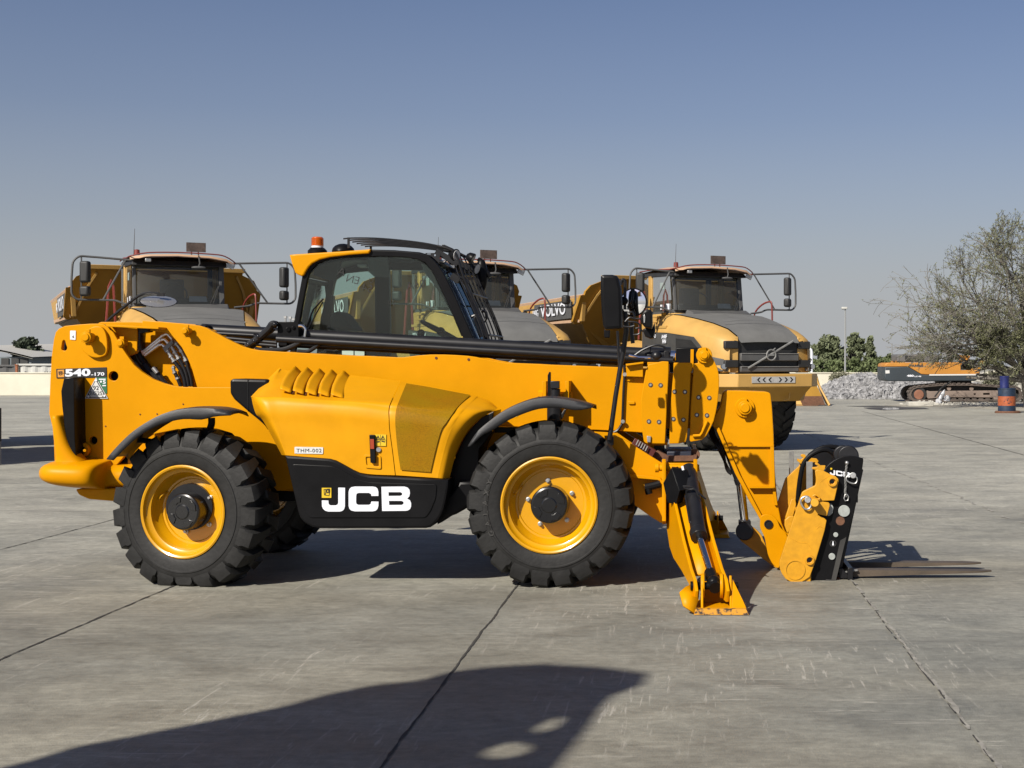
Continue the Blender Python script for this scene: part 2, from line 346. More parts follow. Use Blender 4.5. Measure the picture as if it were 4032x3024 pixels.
# --- wheels
def wheel(label, c, Rm, rr, wdt, steer, lugs, side=-1, phase=0, detail=True):
    """c: centre (x, y of outer face, z); axis Y; outer face towards side"""
    Wh = bpy.data.objects.new('wheel', None); COL.objects.link(Wh); Wh.empty_display_size = .2
    par(Wh, T); Wh.location = c; Wh.rotation_euler = (0, 0, steer)
    s = -side  # direction into the machine
    h = wdt; rb = Rm - .048
    # carcass
    prof = [(rr - .005, .03), (rr + .012, .012), (rr + .03, .006), (rr + .045, .002), (rr + .075, -.006 + .004), (rr + .10, -.004), (rr + .105, -.009), (rr + .115, -.009), (rr + .12, -.003), (rr + .15, 0.002), (rb - .06, .012), (rb - .03, .03), (rb - .008, .06), (rb, .11), (rb + .004, h / 2)]
    prof = prof + [(r, h - y) for r, y in reversed(prof[:-1])]
    b = B().lathe([(r, s * y) for r, y in prof], seg=72)
    for k in range(lugs):
        for sd in (0, 1):
            a0 = 2 * math.pi * (k + .5 * sd) / lugs + phase
            rows = []
            st = [(-.09, -.001, rb - .085, rb - .075, .66), (-.03, .002, rb - .05, rb - .030, .66), (0, .018, rb - .03, Rm - .026, .64), (.12, .045, rb - .01, Rm - .008, .58), (.3, .085, rb, Rm - .001, .50), (.6, .15, rb, Rm + .002, .40), (.95, .225, rb, Rm + .003, .32), (1.05, .235, rb, Rm - .01, .28)]
            for t, y, r0, r1, hw in st:
                ac = a0 + .30 * max(t, 0) * (2 * math.pi / lugs) * 1.3
                wa = hw * 2 * math.pi / lugs
                yy = y if sd == 0 else h - y
                bot, top = wa * .66, wa * .50
                ring = []
                for (r, aa) in ((r0, ac - bot), (r1, ac - top), (r1, ac + top), (r0, ac + bot)):
                    ring.append(Vector((r * math.cos(aa), s * yy, r * math.sin(aa))))
                rows.append(ring)
            n0 = len(b.v)
            vs = [p for r_ in rows for p in r_]; fs = []
            for i in range(len(rows) - 1):
                for j in range(3): fs.append((i * 4 + j, i * 4 + j + 1, i * 4 + j + 5, i * 4 + j + 4))
            fs.append((0, 3, 2, 1)); m_ = (len(rows) - 1) * 4; fs.append((m_, m_ + 1, m_ + 2, m_ + 3))
            b.add(vs, fs)
    # stand the tyre on the ground
    b.v = [(v[0] * (1 + .25 * max(0, (.004 - c[2]) - v[2])), v[1], max(v[2], .004 - c[2])) for v in b.v]
    o = b.out('tyre', RUB, None, smooth=32); o.parent = Wh
    # rim
    rp = [(rr - .006, .055), (rr + .004, .02), (rr + .008, .004), (rr - .002, -.002), (rr - .014, .004), (rr - .018, .022), (rr - .026, .04), (rr - .05, .052), (rr - .054, .075), (rr - .06, .11), (rr - .085, .135), (rr - .09, .15), (rr - .105, .152), (rr - .112, .162), (.13, .165), (.0, .165)]
    o = B().lathe([(r, s * y) for r, y in rp], seg=72).out('rim', YRIM, None, smooth=40); o.parent = Wh
    # hub
    hb = [(0, -.001), (.05, -.001), (.056, 0.003), (.060, .006), (.125, .006), (.136, .012), (.142, .022), (.143, .17)]
    q = -.0
    b = B().lathe([(r, s * (y + q)) for r, y in hb], seg=48)
    for k in range(4):      # raised sectors of the hub cap
        a = k * math.pi / 2 + .5
        pts = []
        for (r, d) in ((.074, -.28), (.078, 0), (.074, .28), (.118, .42), (.126, 0), (.118, -.42)):
            pts.append(Vector((r * math.cos(a + d), s * .007, r * math.sin(a + d))))
        b.prism(pts, (0, -s * .008, 0))
    o = b.out('hub', BLG, None, smooth=18, bevel=.002); o.parent = Wh
    for k in range(5):
        a = k * 2 * math.pi / 5 + .35 + phase; p = Vector((.178 * math.cos(a), s * .165, .178 * math.sin(a)))
        b = B().lathe([(0, -.035), (.011, -.035), (.011, -.016), (.018, -.014), (.018, 0)] if s > 0 else [(0, .035), (.011, .035), (.011, .016), (.018, .014), (.018, 0)], o=p, seg=12)
        o = b.out('wheel_nut', STL, None); o.parent = Wh
    a = 2.6; b = B().ring(cr([(-.25 + .03 * math.cos(t), s * (.15 - .05 * math.sin(t)), .1 + .035 * math.cos(t)) for t in [i * math.pi / 6 for i in range(7)]], 2), .006, 8)
    o = b.out('lifting_eye', YRIM, None); o.parent = Wh
    return Wh
fw = W(2163, 1994, .02)
wf = wheel('f', (fw.x, .0, .633), .638, .362, .40, 0, 21, phase=.1)
rwc = W(730, 2022, .12)
wr = wheel('r', (rwc.x - .02, .10, .572), .636, .352, .40, R(-13), 21, phase=.25)
wff = wheel('ff', (fw.x, 2.44, .633), .638, .362, .40, 0, 20, side=1, phase=.4)
wrr = wheel('rr', (rwc.x + .02, 2.40, .60), .636, .352, .40, R(-13), 20, side=1, phase=.2)
# raised lettering on the front tyre wall
for i, ch in enumerate('GALAXY'):
    a = R(206 - i * 9.5); r_ = .465; me = text_mesh(ch, 1, .015)
    t_ = Vector((-math.sin(a), 0, math.cos(a))) * -1; u_ = Vector((math.cos(a), 0, math.sin(a)))
    P0 = Vector((0, -.007, 0)) + u_ * r_
    xs = [v.co.x for v in me.vertices]; wd_ = max(xs)
    for v in me.vertices: v.co = P0 + t_ * (v.co.x - wd_ / 2) * .062 + u_ * v.co.y * .055 + Vector((0, -v.co.z * .002, 0))
    if i == 0: lett = []
    lett.append(me)
b = B()
for me in lett: b.add([v.co[:] for v in me.vertices], [tuple(p.vertices) for p in me.polygons]); bpy.data.meshes.remove(me)
o = b.out('tyre_lettering', DUST, None, smooth=0, fix=False); o.parent = [c for c in wf.children if c.name.startswith('tyre')][0] if wf.children else wf
# axles
B().cyl((fw.x, .2, .633), (fw.x, 2.24, .633), .13).cyl((fw.x, .2, .633), (fw.x, .42, .633), .2).cyl((fw.x, 2.02, .633), (fw.x, 2.24, .633), .2).ball((fw.x, 1.22, .62), .26).out('axle', BLM, T)
B().cyl((rwc.x, .25, .6), (rwc.x, 2.2, .6), .12).cyl((rwc.x, .2, .6), (rwc.x, .45, .6), .18).cyl((rwc.x, 2.02, .6), (rwc.x, 2.24, .6), .18).ball((rwc.x, 1.22, .6), .25).out('axle', BLM, T)

# --- chassis: rear tower plates, frame
tower = zD([(45, 1340), (60, 900), (80, 560), (110, 330), (135, 235), (180, 185), (260, 150), (430, 132), (600, 120), (700, 118), (780, 125), (850, 170), (920, 240), (965, 315), (1000, 390), (1100, 540), (1200, 680), (1300, 770), (1450, 870), (1600, 930), (1750, 970), (1900, 984), (2060, 985)])
side = tower + [(900, 1525), (1100, 1530), (1180, 1560), (1180, 1925), (1090, 1930), (1040, 1880), (980, 1790), (900, 1730), (800, 1700), (700, 1690), (600, 1710), (520, 1760), (460, 1830), (330, 1835), (215, 1830), (210, 1700)]
hole1 = circ(*zD([(922, 832)])[0], 19)
hole2 = circ(*zC([(537, 270)])[0], 16)
key = zD([(245, 340), (262, 350), (275, 400), (290, 440), (288, 465), (270, 485), (245, 488), (220, 478), (211, 455), (218, 410), (228, 355)])
plate('chassis_side', YEL, side, .75, .80, T, .004, [hole1, hole2, key])
side_w = [(W(x, y, .75).x, W(x, y, .75).z) for x, y in side]
plate('chassis_side', YEL, side_w, 1.62, 1.67, T, .004, world=True)
plate('chassis_backing', BLM, [(x - 30, y - 30) for x, y in circ(*zD([(922, 832)])[0], 1)] and [(225, 1330), (500, 1440), (500, 1830), (225, 1830)], .86, .88, T, 0)
# mid frame and belly between the wheels
frame = [(880, 1545), (1300, 1640), (2430, 1705), (2560, 1795), (2600, 1822), (2606, 2058), (2500, 1990), (2350, 1960), (2200, 1800), (2060, 1760), (1960, 1770), (1900, 1900), (1200, 1935), (1090, 1932), (1030, 1860), (960, 1780), (880, 1720)]
plate('chassis_frame', YEL, frame, .84, .90, T)
fw_ = [(W(x, y, .84).x, W(x, y, .84).z) for x, y in frame]
plate('chassis_frame', YEL, fw_, 1.50, 1.56, T, world=True)
B().box((-2.2, 1.2, .75), (3.2, .62, .35)).out('belly', BLM, T, bevel=.02)
# boss plate, pins
plate('boss_plate', YEL, rnd(zD([(445, 385), (560, 205), (650, 152), (760, 160), (815, 235), (835, 340), (838, 470), (815, 550), (705, 588), (600, 568), (500, 490)]), 14, 4), .712, .75, T, .006)
def pin(px, py, Y, r, ln, r2=None, name='pivot_pin', mat_=None, px2=None):
    c = W(px, py, Y); m_ = mat_ or YEL
    b = B().lathe([(0, -ln - .012), (r * .62, -ln - .012), (r * .68, -ln - .008), (r * .70, -ln), (r * .95, -ln), (r, -ln + .006), (r, -ln + .03), (r * .86, -ln + .034), (r * .86, 0)], o=c, seg=32)
    if r2: b.lathe([(r2, -.02), (r2 + .004, -.016), (r2 + .004, 0), (0, -.02)][:3], o=c, seg=32).lathe([(0, -.021), (r2, -.021)], o=c, seg=32)
    b.box(c + Vector((.0, -ln * .55, r * 1.1)), (.035, .02, .03)); b.box(c + Vector((.0, -ln * .55, -r * 1.1)), (.035, .02, .03))
    return b.out(name, m_, T, bevel=.002)
x_, y_ = zD([(625, 300)])[0]; pin(x_ - 2, y_ + 2, .712, .045, .11)
x_, y_ = zD([(1078, 385)])[0]; pin(x_, y_, .84, .035, .10)
x_, y_ = zD([(1952, 222)])[0]; pin(x_, y_, .90, .032, .10)
# cylinder bracket between the tower plates with its flange
plate('cylinder_bracket', YEL, rnd(zD([(800, 150), (1245, 190), (1243, 470), (1225, 520), (1130, 555), (1105, 548), (900, 300)]), 5), .84, .90, T, .004)
a = W(*zD([(820, 132)])[0], .72); b_ = W(*zD([(1535, 165)])[0], .72)
B().prism([a, b_, b_ + Vector((0, 0, -.017)), a + Vector((0, 0, -.017))], (0, .18, 0)).out('bracket_flange', YEL, T, bevel=.003)
plate('bracket_edge', BLM, zD([(1243, 185), (1262, 170), (1400, 185), (1385, 230), (1290, 250), (1275, 480), (1243, 470)]), .86, .98, T, .002)

# --- boom
boom_top = [(354, 1275), (361, 1263), (371, 1260), (498, 1260), (631, 1266), (709, 1273), (785, 1282), (810, 1290), (836, 1304), (870, 1322), (896, 1336), (925, 1350), (955, 1364), (985, 1373), (1018, 1379), (1108, 1385), (1221, 1391), (1345, 1398), (1448, 1402), (1520, 1406), (1587, 1407), (1641, 1400), (1696, 1396), (1750, 1396), (1796, 1398), (1840, 1401), (1870, 1405), (1935, 1419), (1995, 1429), (2100, 1433), (2149, 1436), (2442, 1447), (2560, 1451)]
boom_bot = [(2560, 1704), (2526, 1703), (2422, 1696), (1200, 1645), (900, 1615)]
cheek = [(p[0], p[1]) for p in boom_top if p[0] > 600] + boom_bot + [(780, 1600), (776, 1525)] + zD([(2030, 880), (1985, 720), (1930, 590), (1850, 440), (1760, 330), (1660, 255), (1600, 235)]) + [(600, 1303), (560, 1300), (560, 1263)]
plate('boom', YEL, cheek, .90, .965, T, .005)
cw = [(W(x, y, .90).x, W(x, y, .90).z) for x, y in cheek]
plate('boom_far_side', YEL, cw, 1.40, 1.46, T, .005, world=True)
core = [(p[0], p[1]) for p in boom_top] + boom_bot + [(700, 1590), (560, 1540), (450, 1440), (380, 1350)]
cow = [(W(x, y, .90).x, W(x, y, .90).z - .012) for x, y in core]
plate('boom_core', YEL, cow, 1.04, 1.395, T, .003, world=True)
B().box(W(2540, 1575, 1.18), (.9, .40, .46)).out('inner_boom', YEL, T, bevel=.01)
# dimples along the boom's edge, small bolts
def bolts(name, pts, Y, r, mat_, h=.004, p=None):
    for q in pts:
        c = W(*q, Y); B().cyl(c + Vector((0, .001, 0)), c + Vector((0, -h, 0)), r, seg=14).out(name, mat_, p or T)
DK = mat('rust_brown', (.12, .03, .004), .7)
bolts('edge_plug', zI([(1443, 1125), (1700, 1137)]), .90, .011, DK)
bolts('chassis_plug', zB([(908, 968), (1043, 965), (1249, 887), (635, 1062)]) , .75, .006, DK)
# front boom details
plate('cover_box', YEL, zE([(325, 280), (585, 250), (585, 480), (335, 470)]), .84, .90, T, .004)
plate('cover_lid', YEL, zE([(322, 285), (590, 248), (592, 275), (328, 312)]), .79, .90, T, .003)
plate('wear_pad_cover', YEL, rnd(zE([(335, 500), (430, 500), (435, 545), (345, 545)]), 5), .885, .90, T, .004)
plate('wear_pad_cover', YEL, rnd(zE([(360, 845), (460, 845), (462, 895), (365, 895)]), 5), .885, .90, T, .004)
p1 = rnd(zE([(665, 290), (880, 240), (975, 245), (975, 400), (950, 900), (920, 1495), (630, 1490), (598, 1460), (572, 1290), (550, 1100), (550, 850), (590, 600), (630, 380)]), 4)
p2 = rnd(zE([(1050, 262), (1320, 262), (1345, 300), (1310, 430), (1290, 900), (1255, 1400), (1235, 1470), (1130, 1492), (985, 1495), (1000, 1000), (1030, 600), (1048, 400)]), 4)
p3 = zE([(1350, 280), (1420, 265), (1420, 55), (1450, 42), (1540, 70), (1600, 120), (1650, 200), (1690, 280), (1720, 350), (1736, 430), (1742, 500), (1742, 620), (1722, 850), (1695, 1010), (1660, 1150), (1610, 1260), (1550, 1370), (1480, 1435), (1310, 1465), (1295, 1440), (1310, 900), (1350, 400)])
c1 = plate('boom_collar', YEL, p1, .845, .895, T, .006)
c2 = plate('boom_collar', YEL, p2, .875, .925, T, .006)
c3 = plate('boom_collar', YEL, p3, .90, .95, T, .006)
for pl, y0, y1 in ((p1, 1.47, 1.52), (p2, 1.44, 1.49), (p3, 1.41, 1.46)):
    plate('boom_collar', YEL, [(W(x, y, y0 - .6).x, W(x, y, y0 - .6).z) for x, y in pl], y0, y1, T, .006, world=True)
for q_, d_ in (((2590, 1432, 1.18), (.16, .56, .025)), ((2685, 1434, 1.17), (.13, .5, .02)), ((2590, 1740, 1.18), (.17, .56, .025))): B().box(W(*q_), d_).out('collar_cap', YEL, T, bevel=.003)
for nm, pts, Y in (('a', [(700, 600), (853, 605), (675, 1155), (828, 1162)], .845), ('b', [(1065, 703), (1222, 707), (1047, 1118), (1200, 1130)], .875), ('c', [(1430, 790), (1592, 797), (1403, 1057), (1557, 1063)], .90)):
    for q in zE(pts):
        c = W(*q, Y); o = B().cyl(c + Vector((0, .001, 0)), c + Vector((0, -.007, 0)), .0105, seg=8).out('collar_bolt', STL, T)
        B().lathe([(.0185, 0), (.0185, -.004), (.012, -.004)], o=c, seg=20).out('bolt_ring', DUST, o)
plate('grease_block', STL, zE([(645, 1375), (705, 1380), (700, 1475), (650, 1470)]), .825, .845, T, .003)
b = B().ring([W(*q, .885) for q in zE([(1345, 1375), (1450, 1370), (1480, 1330), (1560, 1150)])], .013, 10); b.out('hose_guide', YEL, T)
# hose down the boom side
b = B().ring(cr([W(*q, .88) for q in zE([(300, 310), (305, 450), (290, 700), (272, 1140), (250, 1220), (200, 1290), (140, 1320)])], 4), .011, 8).out('boom_hose', BLM, T)
bolts('hose_clip', zE([(310, 440), (280, 1155)]), .865, .016, STL, .012)
# head (gooseneck)
x_, y_ = zE([(1515, 150)])[0]; pin(x_, y_, .90, .044, .055, .062)
neck = [(2806, 1681), (2812, 1640), (2838, 1600), (2845, 1560), (2849, 1545), (2860, 1537), (2900, 1538), (3020, 1543), (3034, 1548), (3040, 1600), (3046, 1700), (3051, 1849), (3056, 1914), (3064, 1990), (3078, 2060), (3095, 2099), (3120, 2108), (3120, 2200), (3085, 2230), (3062, 2185), (3040, 2120), (3010, 2080), (2992, 2043), (2947, 1968), (2897, 1864), (2848, 1744), (2820, 1690)]
neck = rnd(neck, 10, 2)
plate('boom_head', YEL, neck, 1.00, 1.34, T, .008)
b = B()
for (x0, y0), (x1, y1) in (((2812, 1690), (2985, 2045)),):
    pass
plate('head_rib', YEL, [(2818, 1684), (2832, 1684), (2912, 1866), (3003, 2036), (2992, 2045), (2895, 1866)], .96, 1.00, T, .003)
plate('head_rib', YEL, [(3033, 1760), (3047, 1760), (3052, 1914), (3062, 1990), (3050, 1990), (3040, 1914)], .975, 1.00, T, .003)
a = W(2853, 1757, .985); c = W(3046, 1757, .985)
B().box((a + c) / 2, (c.x - a.x, .02, .008)).out('head_seam', YEL, T)
a = W(2950, 1918, .97); c = W(3046, 1918, .97)
B().box((a + c) / 2, (c.x - a.x, .06, .012)).out('head_seam', YEL, T)
pin(2932, 1605, 1.00, .058, .07, .078)
# bell crank, tilt link
x_, y_ = zJ([(1255, 832)])[0]
link = zJ([(1195, 770), (1235, 752), (1290, 760), (1330, 800), (1350, 860), (1400, 900), (1420, 1000), (1370, 1080), (1340, 1190), (1290, 1150), (1255, 1080), (1230, 940), (1190, 860)])
plate('nose_link', YEL, rnd(link, 14, 4), .945, .985, T, .004)
lk = zJ([(1010, 870), (1060, 842), (1130, 850), (1200, 910), (1250, 1030), (1340, 1130), (1330, 1190), (1220, 1110), (1100, 1010), (1030, 960)])
plate('tilt_link', YEW, rnd(lk, 14, 4), 1.10, 1.15, T, .004)
for q, Y, r_ in ((zJ([(1258, 832)])[0], .945, .036), (zJ([(1077, 912)])[0], 1.10, .032)):
    c = W(*q, Y); B().lathe([(r_, 0), (r_, -.012), (r_ * .75, -.012), (r_ * .75, -.004), (0, -.004)], o=c, seg=28).out('link_pin', BLM, T)
# tilt cylinder behind the head
def cylinder(name, p0, p1, r0, p2, r1, eye=None):
    B().cyl(p0, p1, r0, seg=28).cyl(p1 - (p1 - p0).normalized() * .05, p1, r0 * 1.12, seg=28).out(name, BLM, T, bevel=.002)
    B().cyl(p1, p2, r1, seg=24).out('cylinder_rod', CHR, T)
cylinder('tilt_cylinder', W(2838, 1690, 1.2), W(2915, 1905, 1.2), .038, W(2932, 2050, 1.2), .036)
p = W(2932, 2062, 1.15); B().box(p, (.10, .12, .06)).cyl(W(2932, 2092, 1.0), W(2932, 2092, 1.35), .075).out('rod_clevis', BLM, T, bevel=.006)
b = B()
for dx in (0, 8, 16): b.ring(cr([W(2790 + dx, 1680, 1.25), W(2800 + dx, 1720, 1.2), W(2830 + dx, 1770, 1.15), W(2860, 1830 + dx, 1.2), W(2880, 1868, 1.2)], 5), .011, 8)
b.out('head_hoses', BLM, T)

# --- tilt cylinder / extension ram along the boom top
cylY = 1.16
A = W(785, 1302, cylY); Z_ = W(2648, 1404, cylY); M = W(1170, 1330, cylY)
b = B().cyl(W(795, 1300, cylY), W(2600, 1398, cylY), .055, seg=28)
b.cyl(W(2540, 1395, cylY), W(2560, 1396, cylY), .072).cyl(W(2612, 1398, cylY), W(2640, 1400, cylY), .07).cyl(W(2560, 1396, cylY), W(2612, 1399, cylY), .062)
b.out('extension_ram', BLM, T, bevel=.002)
B().cyl(W(1090, 1335, .98), W(2650, 1420, .98), .030, seg=18).cyl(W(1100, 1352, 1.05), W(2560, 1430, 1.05), .03, seg=18).out('feed_tube', BLM, T)
B().cyl(W(790, 1322, .98), W(1090, 1350, .98), .016, seg=12).cyl(W(790, 1336, .98), W(1090, 1362, .98), .016, seg=12).cyl(W(790, 1309, 1.0), W(1000, 1320, 1.0), .016, seg=12).cyl(W(1000, 1320, 1.0), W(1045, 1352, 1.0), .016, seg=12).out('feed_tube', BLM, T)
B().cyl(W(2636, 1402, cylY), W(2700, 1404, cylY), .046, seg=24).out('cylinder_rod', CHR, T)
plate('ram_anchor', YEL, zE([(1075, 120), (1110, 120), (1115, 45), (1155, 45), (1150, 190), (1120, 265), (1075, 265)]), 1.0, 1.06, T, .003)
plate('ram_anchor', YEL, zE([(1310, 60), (1358, 60), (1355, 300), (1330, 400), (1305, 380)]), .96, 1.04, T, .003)
B().box(W(2708, 1400, 1.08), (.20, .2, .13)).out('ram_block', BLK, T, bevel=.008)
B().ring(cr([W(*q, 1.05) for q in zE([(455, 155), (560, 80), (700, 15), (800, -5), (900, 20), (940, 60)])], 4), .009, 8).out('ram_hose', BLM, T)
B().ring([W(*q, .96) for q in zE([(370, 150), (520, 185), (700, 190)])], .012, 8).out('ram_hose', CHR, T)
B().box(W(2562, 1412, 1.0), (.06, .06, .07)).ball(W(2585, 1402, .98), .045).box(W(2625, 1412, 1.0), (.04, .08, .13)).out('ram_fittings', BLM, T, bevel=.004)
# valve block and hoses
v0 = W(1092, 1267, 1.0); v1 = W(1176, 1327, 1.0)
vb = B().box((v0 + v1) / 2 + Vector((0, .06, 0)), (v1.x - v0.x, .12, v0.z - v1.z)).cyl(W(1135, 1297, 1.0), W(1135, 1297, .985), .02).cyl(W(1155, 1290, 1.0), W(1155, 1290, .985), .014).box(W(1120, 1345, 1.0), (.06, .07, .07)).box(W(1150, 1345, 1.04), (.05, .05, .07)).out('valve_block', BLK, T, bevel=.004)
b = B()
for q in ((1124, 1246), (1143, 1248), (1156, 1254)): b.cyl(W(q[0], 1268, 1.03), W(*q, 1.03), .008, seg=10).box(W(q[0], q[1] + 3, 1.03), (.022, .022, .018))
b.out('valve_fittings', STL, T)
B().ring(cr([W(*q, .99) for q in zK([(1000, 365), (1060, 368), (1110, 410), (1112, 480), (1100, 560)])], 4), .013, 10).out('chrome_elbow', CHR, T)
hose = lambda pts, r, Y, m_=BLM, nm='hydraulic_hose': B().ring(cr([W(q[0], q[1], Y + (q[2] if len(q) > 2 else 0)) for q in pts], 5), r, 10).out(nm, m_, T)
hose(zK([(1100, 560), (1040, 640), (880, 730), (700, 785), (400, 792), (250, 780)]), .022, .98)
hose(zK([(980, 812), (1150, 815), (1260, 760), (1400, 650), (1500, 628), (1900, 645), (2300, 670)]), .017, .99)
hose(zK([(620, 350), (540, 340), (480, 420), (330, 560), (220, 640), (90, 720)]), .030, .97)
hose(zK([(560, 400), (520, 440), (400, 520), (260, 650), (160, 740)]), .026, .99)
hose(zK([(300, 640), (380, 720), (430, 770), (600, 790), (760, 720), (740, 640)]), .015, 1.04)
for q in zK([(585, 345), (230, 640), (130, 700), (300, 560)]): B().ball(W(*q, .96), (.026, .026, .026), 8, 6).out('hose_tie', BLG, T)
# small frame supports seen under the ram
B().box(W(800, 1290, 1.05), (.09, .12, .05)).cyl(W(790, 1292, .95), W(812, 1294, .95), .028).out('ram_pivot', BLM, T, bevel=.004)
# --- hoses in the tower opening
b = B()
for k, (q0, q1, q2, q3) in enumerate((((1310, 510), (1600, 280), (1650, 262), (1720, 330)), ((1320, 535), (1570, 345), (1610, 335), (1680, 400)), ((1345, 555), (1540, 415), (1580, 405), (1640, 450)))):
    pts = zD([q0, (q1[0] - 20, q1[1] + 10), q1, q2, (q2[0] + 30, q2[1] + 25), q3])
    b.ring(cr([W(*p, .95) for p in pts], 4), .012, 10)
b.out('steel_pipes', PIPE, T)
b = B()
a = W(*zD([(1590, 450)])[0], .93); c = W(*zD([(1720, 330)])[0], .93)
b.prism([a, c, c + Vector((.008, 0, -.035)), a + Vector((.02, 0, -.035))], (0, .02, 0)).out('pipe_clamp', GREY, T, bevel=.002)
b = B(); b2 = B()
paths = [[(1630, 450), (1690, 540), (1740, 620), (1800, 700), (1840, 760), (1880, 860), (1900, 975)], [(1690, 400), (1740, 480), (1800, 580), (1860, 680), (1910, 800), (1945, 975)], [(1740, 360), (1820, 450), (1900, 600), (1940, 740), (1975, 860), (1990, 975)], [(1740, 690), (1745, 760), (1790, 850), (1840, 975)]]
for i, pth in enumerate(paths):
    P_ = cr([W(*q, .95 + .012 * i) for q in zD(pth)], 5); k_ = 11 if i < 3 else 6
    b2.ring(P_[:k_ + 1], .014, 10); b.ring(P_[k_:], .016, 10)
    for j in (2, 6, 10): b2.ring(P_[j:j + 2], .021, 6)
b.out('hydraulic_hose', BLM, T); b2.out('hose_fittings', STL, T)
hose(zD([(1120, 540), (1250, 600), (1330, 690), (1420, 800), (1560, 900)]), .050, 1.0, BLM, 'lift_cylinder_boot')
hose(zD([(1230, 470), (1290, 600), (1340, 660)]), .028, .97, BLM, 'hydraulic_hose')
hose(zD([(1480, 720), (1540, 820), (1620, 920), (1660, 960)]), .020, .95, BLM, 'hydraulic_hose')
b = B().cyl(W(*zD([(1460, 720)])[0], .93), W(*zD([(1520, 790)])[0], .93), .018, seg=12).out('hose_fittings', STL, T)
# --- black tail strip, bumper
strip = zD([(245, 865), (300, 855), (380, 850), (388, 1200), (395, 1659)]) + [(299, 1795), (269, 1767), (254, 1687), (244, 1600), (240, 1540)]
plate('tail_guard', BLK, strip, .54, .75, T, .006)
hose([(308, 1620, 0), (310, 1660, 0), (318, 1700, 0), (322, 1740, 0), (328, 1755)], .005, .70, GREY, 'lamp_wire')
B().lathe([(.03, 0), (.03, -.012), (.052, -.012), (.056, -.006), (.056, .03)], o=W(*zC([(452, 345)])[0], .70), seg=28).cyl(W(*zC([(470, 350)])[0], .72), W(*zC([(470, 350)])[0], .6), .012).out('tow_ring', YEL, T, bevel=.002)
def blob(name, rows, mat_, par_, sub=2):
    b = B(); n = len(rows[0]); vs = [p for r in rows for p in r]
    fs = [(i * n + j, i * n + (j + 1) % n, (i + 1) * n + (j + 1) % n, (i + 1) * n + j) for i in range(len(rows) - 1) for j in range(n)]
    fs += [tuple(range(n)), tuple(range((len(rows) - 1) * n, len(rows) * n))]
    o = b.add(vs, fs).out(name, mat_, par_, smooth=180)
    m = o.modifiers.new('s', 'SUBSURF'); m.levels = sub; m.render_levels = sub
    return o
def sect(px, ytop, ybot, Y0, Y1, i=.2):   # rounded rectangle section at x
    t = W(px, ytop, Y0); bt = W(px, ybot, Y0); X = t.x; z1, z0 = t.z, bt.z; dz = (z1 - z0) * i; dy = .10
    return [Vector((X, Y0, z0 + dz)), Vector((X, Y0 + dy, z0)), Vector((X, Y1 - dy, z0)), Vector((X, Y1, z0 + dz)), Vector((X, Y1, z1 - dz)), Vector((X, Y1 - dy, z1)), Vector((X, Y0 + dy, z1)), Vector((X, Y0, z1 - dz))]
rows = []
for px, yt, yb, Y0, Y1 in ((150, 1838, 1892, .55, 1.85), (151, 1824, 1905, .44, 1.96), (162, 1814, 1920, .36, 2.04), (205, 1812, 1935, .34, 2.06), (290, 1814, 1942, .34, 2.06), (350, 1816, 1944, .36, 2.04), (382, 1818, 1944, .46, 1.96), (410, 1824, 1940, .62, 1.85), (470, 1824, 1944, .64, 1.85), (560, 1824, 1948, .64, 1.85), (700, 1824, 1948, .64, 1.85)):
    rows.append(sect(px, yt, yb, Y0, Y1, .28))
blob('bumper', rows, YEL, T)
rows = []
for py, x0, x1, d in ((1634, 196, 222, .02), (1640, 192, 230, .0), (1680, 193, 246, 0), (1760, 200, 268, 0), (1800, 203, 300, 0), (1822, 197, 322, 0), (1840, 185, 345, -.02), (1860, 185, 350, 0)):
    a = W(x0, py, .50); c = W(x1, py, .50); z0 = a.z; Y0 = .50 + d; Y1 = .74
    e = (c.x - a.x) * .22
    rows.append([Vector((a.x, Y0 + .05, z0)), Vector((a.x + e, Y0, z0)), Vector((c.x - e, Y0, z0)), Vector((c.x, Y0 + .05, z0)), Vector((c.x, Y1, z0)), Vector((a.x, Y1, z0))])
blob('bumper_horn', rows, YEL, T)
plate('bumper_underside', YEL, rnd(zC([(395, 655), (420, 700), (500, 735), (700, 752), (760, 752), (760, 650)]), 8), .62, 1.8, T, .01)
# --- fenders
def fender(top, low, Y0, Y1, mat_, sag=0.0):
    n = 22
    Tc = cr([W(*p, Y0) for p in top], 4); Lc = cr([W(*p, Y0) for p in low], 4)
    def samp(C, t):
        d = [0]
        for i in range(1, len(C)): d.append(d[-1] + (C[i] - C[i - 1]).length)
        s_ = t * d[-1]
        for i in range(1, len(C)):
            if d[i] >= s_:
                k = (s_ - d[i - 1]) / max(d[i] - d[i - 1], 1e-9); return C[i - 1].lerp(C[i], k)
        return C[-1]
    rows = []
    for i in range(n + 1):
        t = i / n; a = samp(Tc, t); l = samp(Lc, t); m_ = (a + l) / 2
        w_ = Y1 - Y0
        rows.append([l + Vector((0, .0, 0)), m_ + Vector((0, -.003, 0)), a + Vector((0, .006, -.002)), a + Vector((0, .08, .004)), a + Vector((0, w_ * .5, .006)), a + Vector((0, w_ - .05, .0)), a + Vector((0, w_, -.03))])
    o = B().grid(rows).out('fender', mat_, T, smooth=60)
    s_ = o.modifiers.new('s', 'SOLIDIFY'); s_.thickness = .008; s_.offset = 1
    return o
ft = zB([(645, 1325), (720, 1235), (850, 1110), (1000, 1012), (1130, 955), (1280, 927), (1450, 925), (1560, 945), (1630, 972)])
fl = zB([(700, 1332), (790, 1240), (900, 1142), (1020, 1070), (1130, 1030), (1260, 1005), (1400, 1010), (1500, 985), (1628, 974)])
fender(ft, fl, .04, .46, FEN)
f2t = zH([(290, 520), (360, 410), (450, 330), (560, 250), (680, 190), (800, 150), (900, 138), (1000, 143), (1130, 165), (1275, 207)])
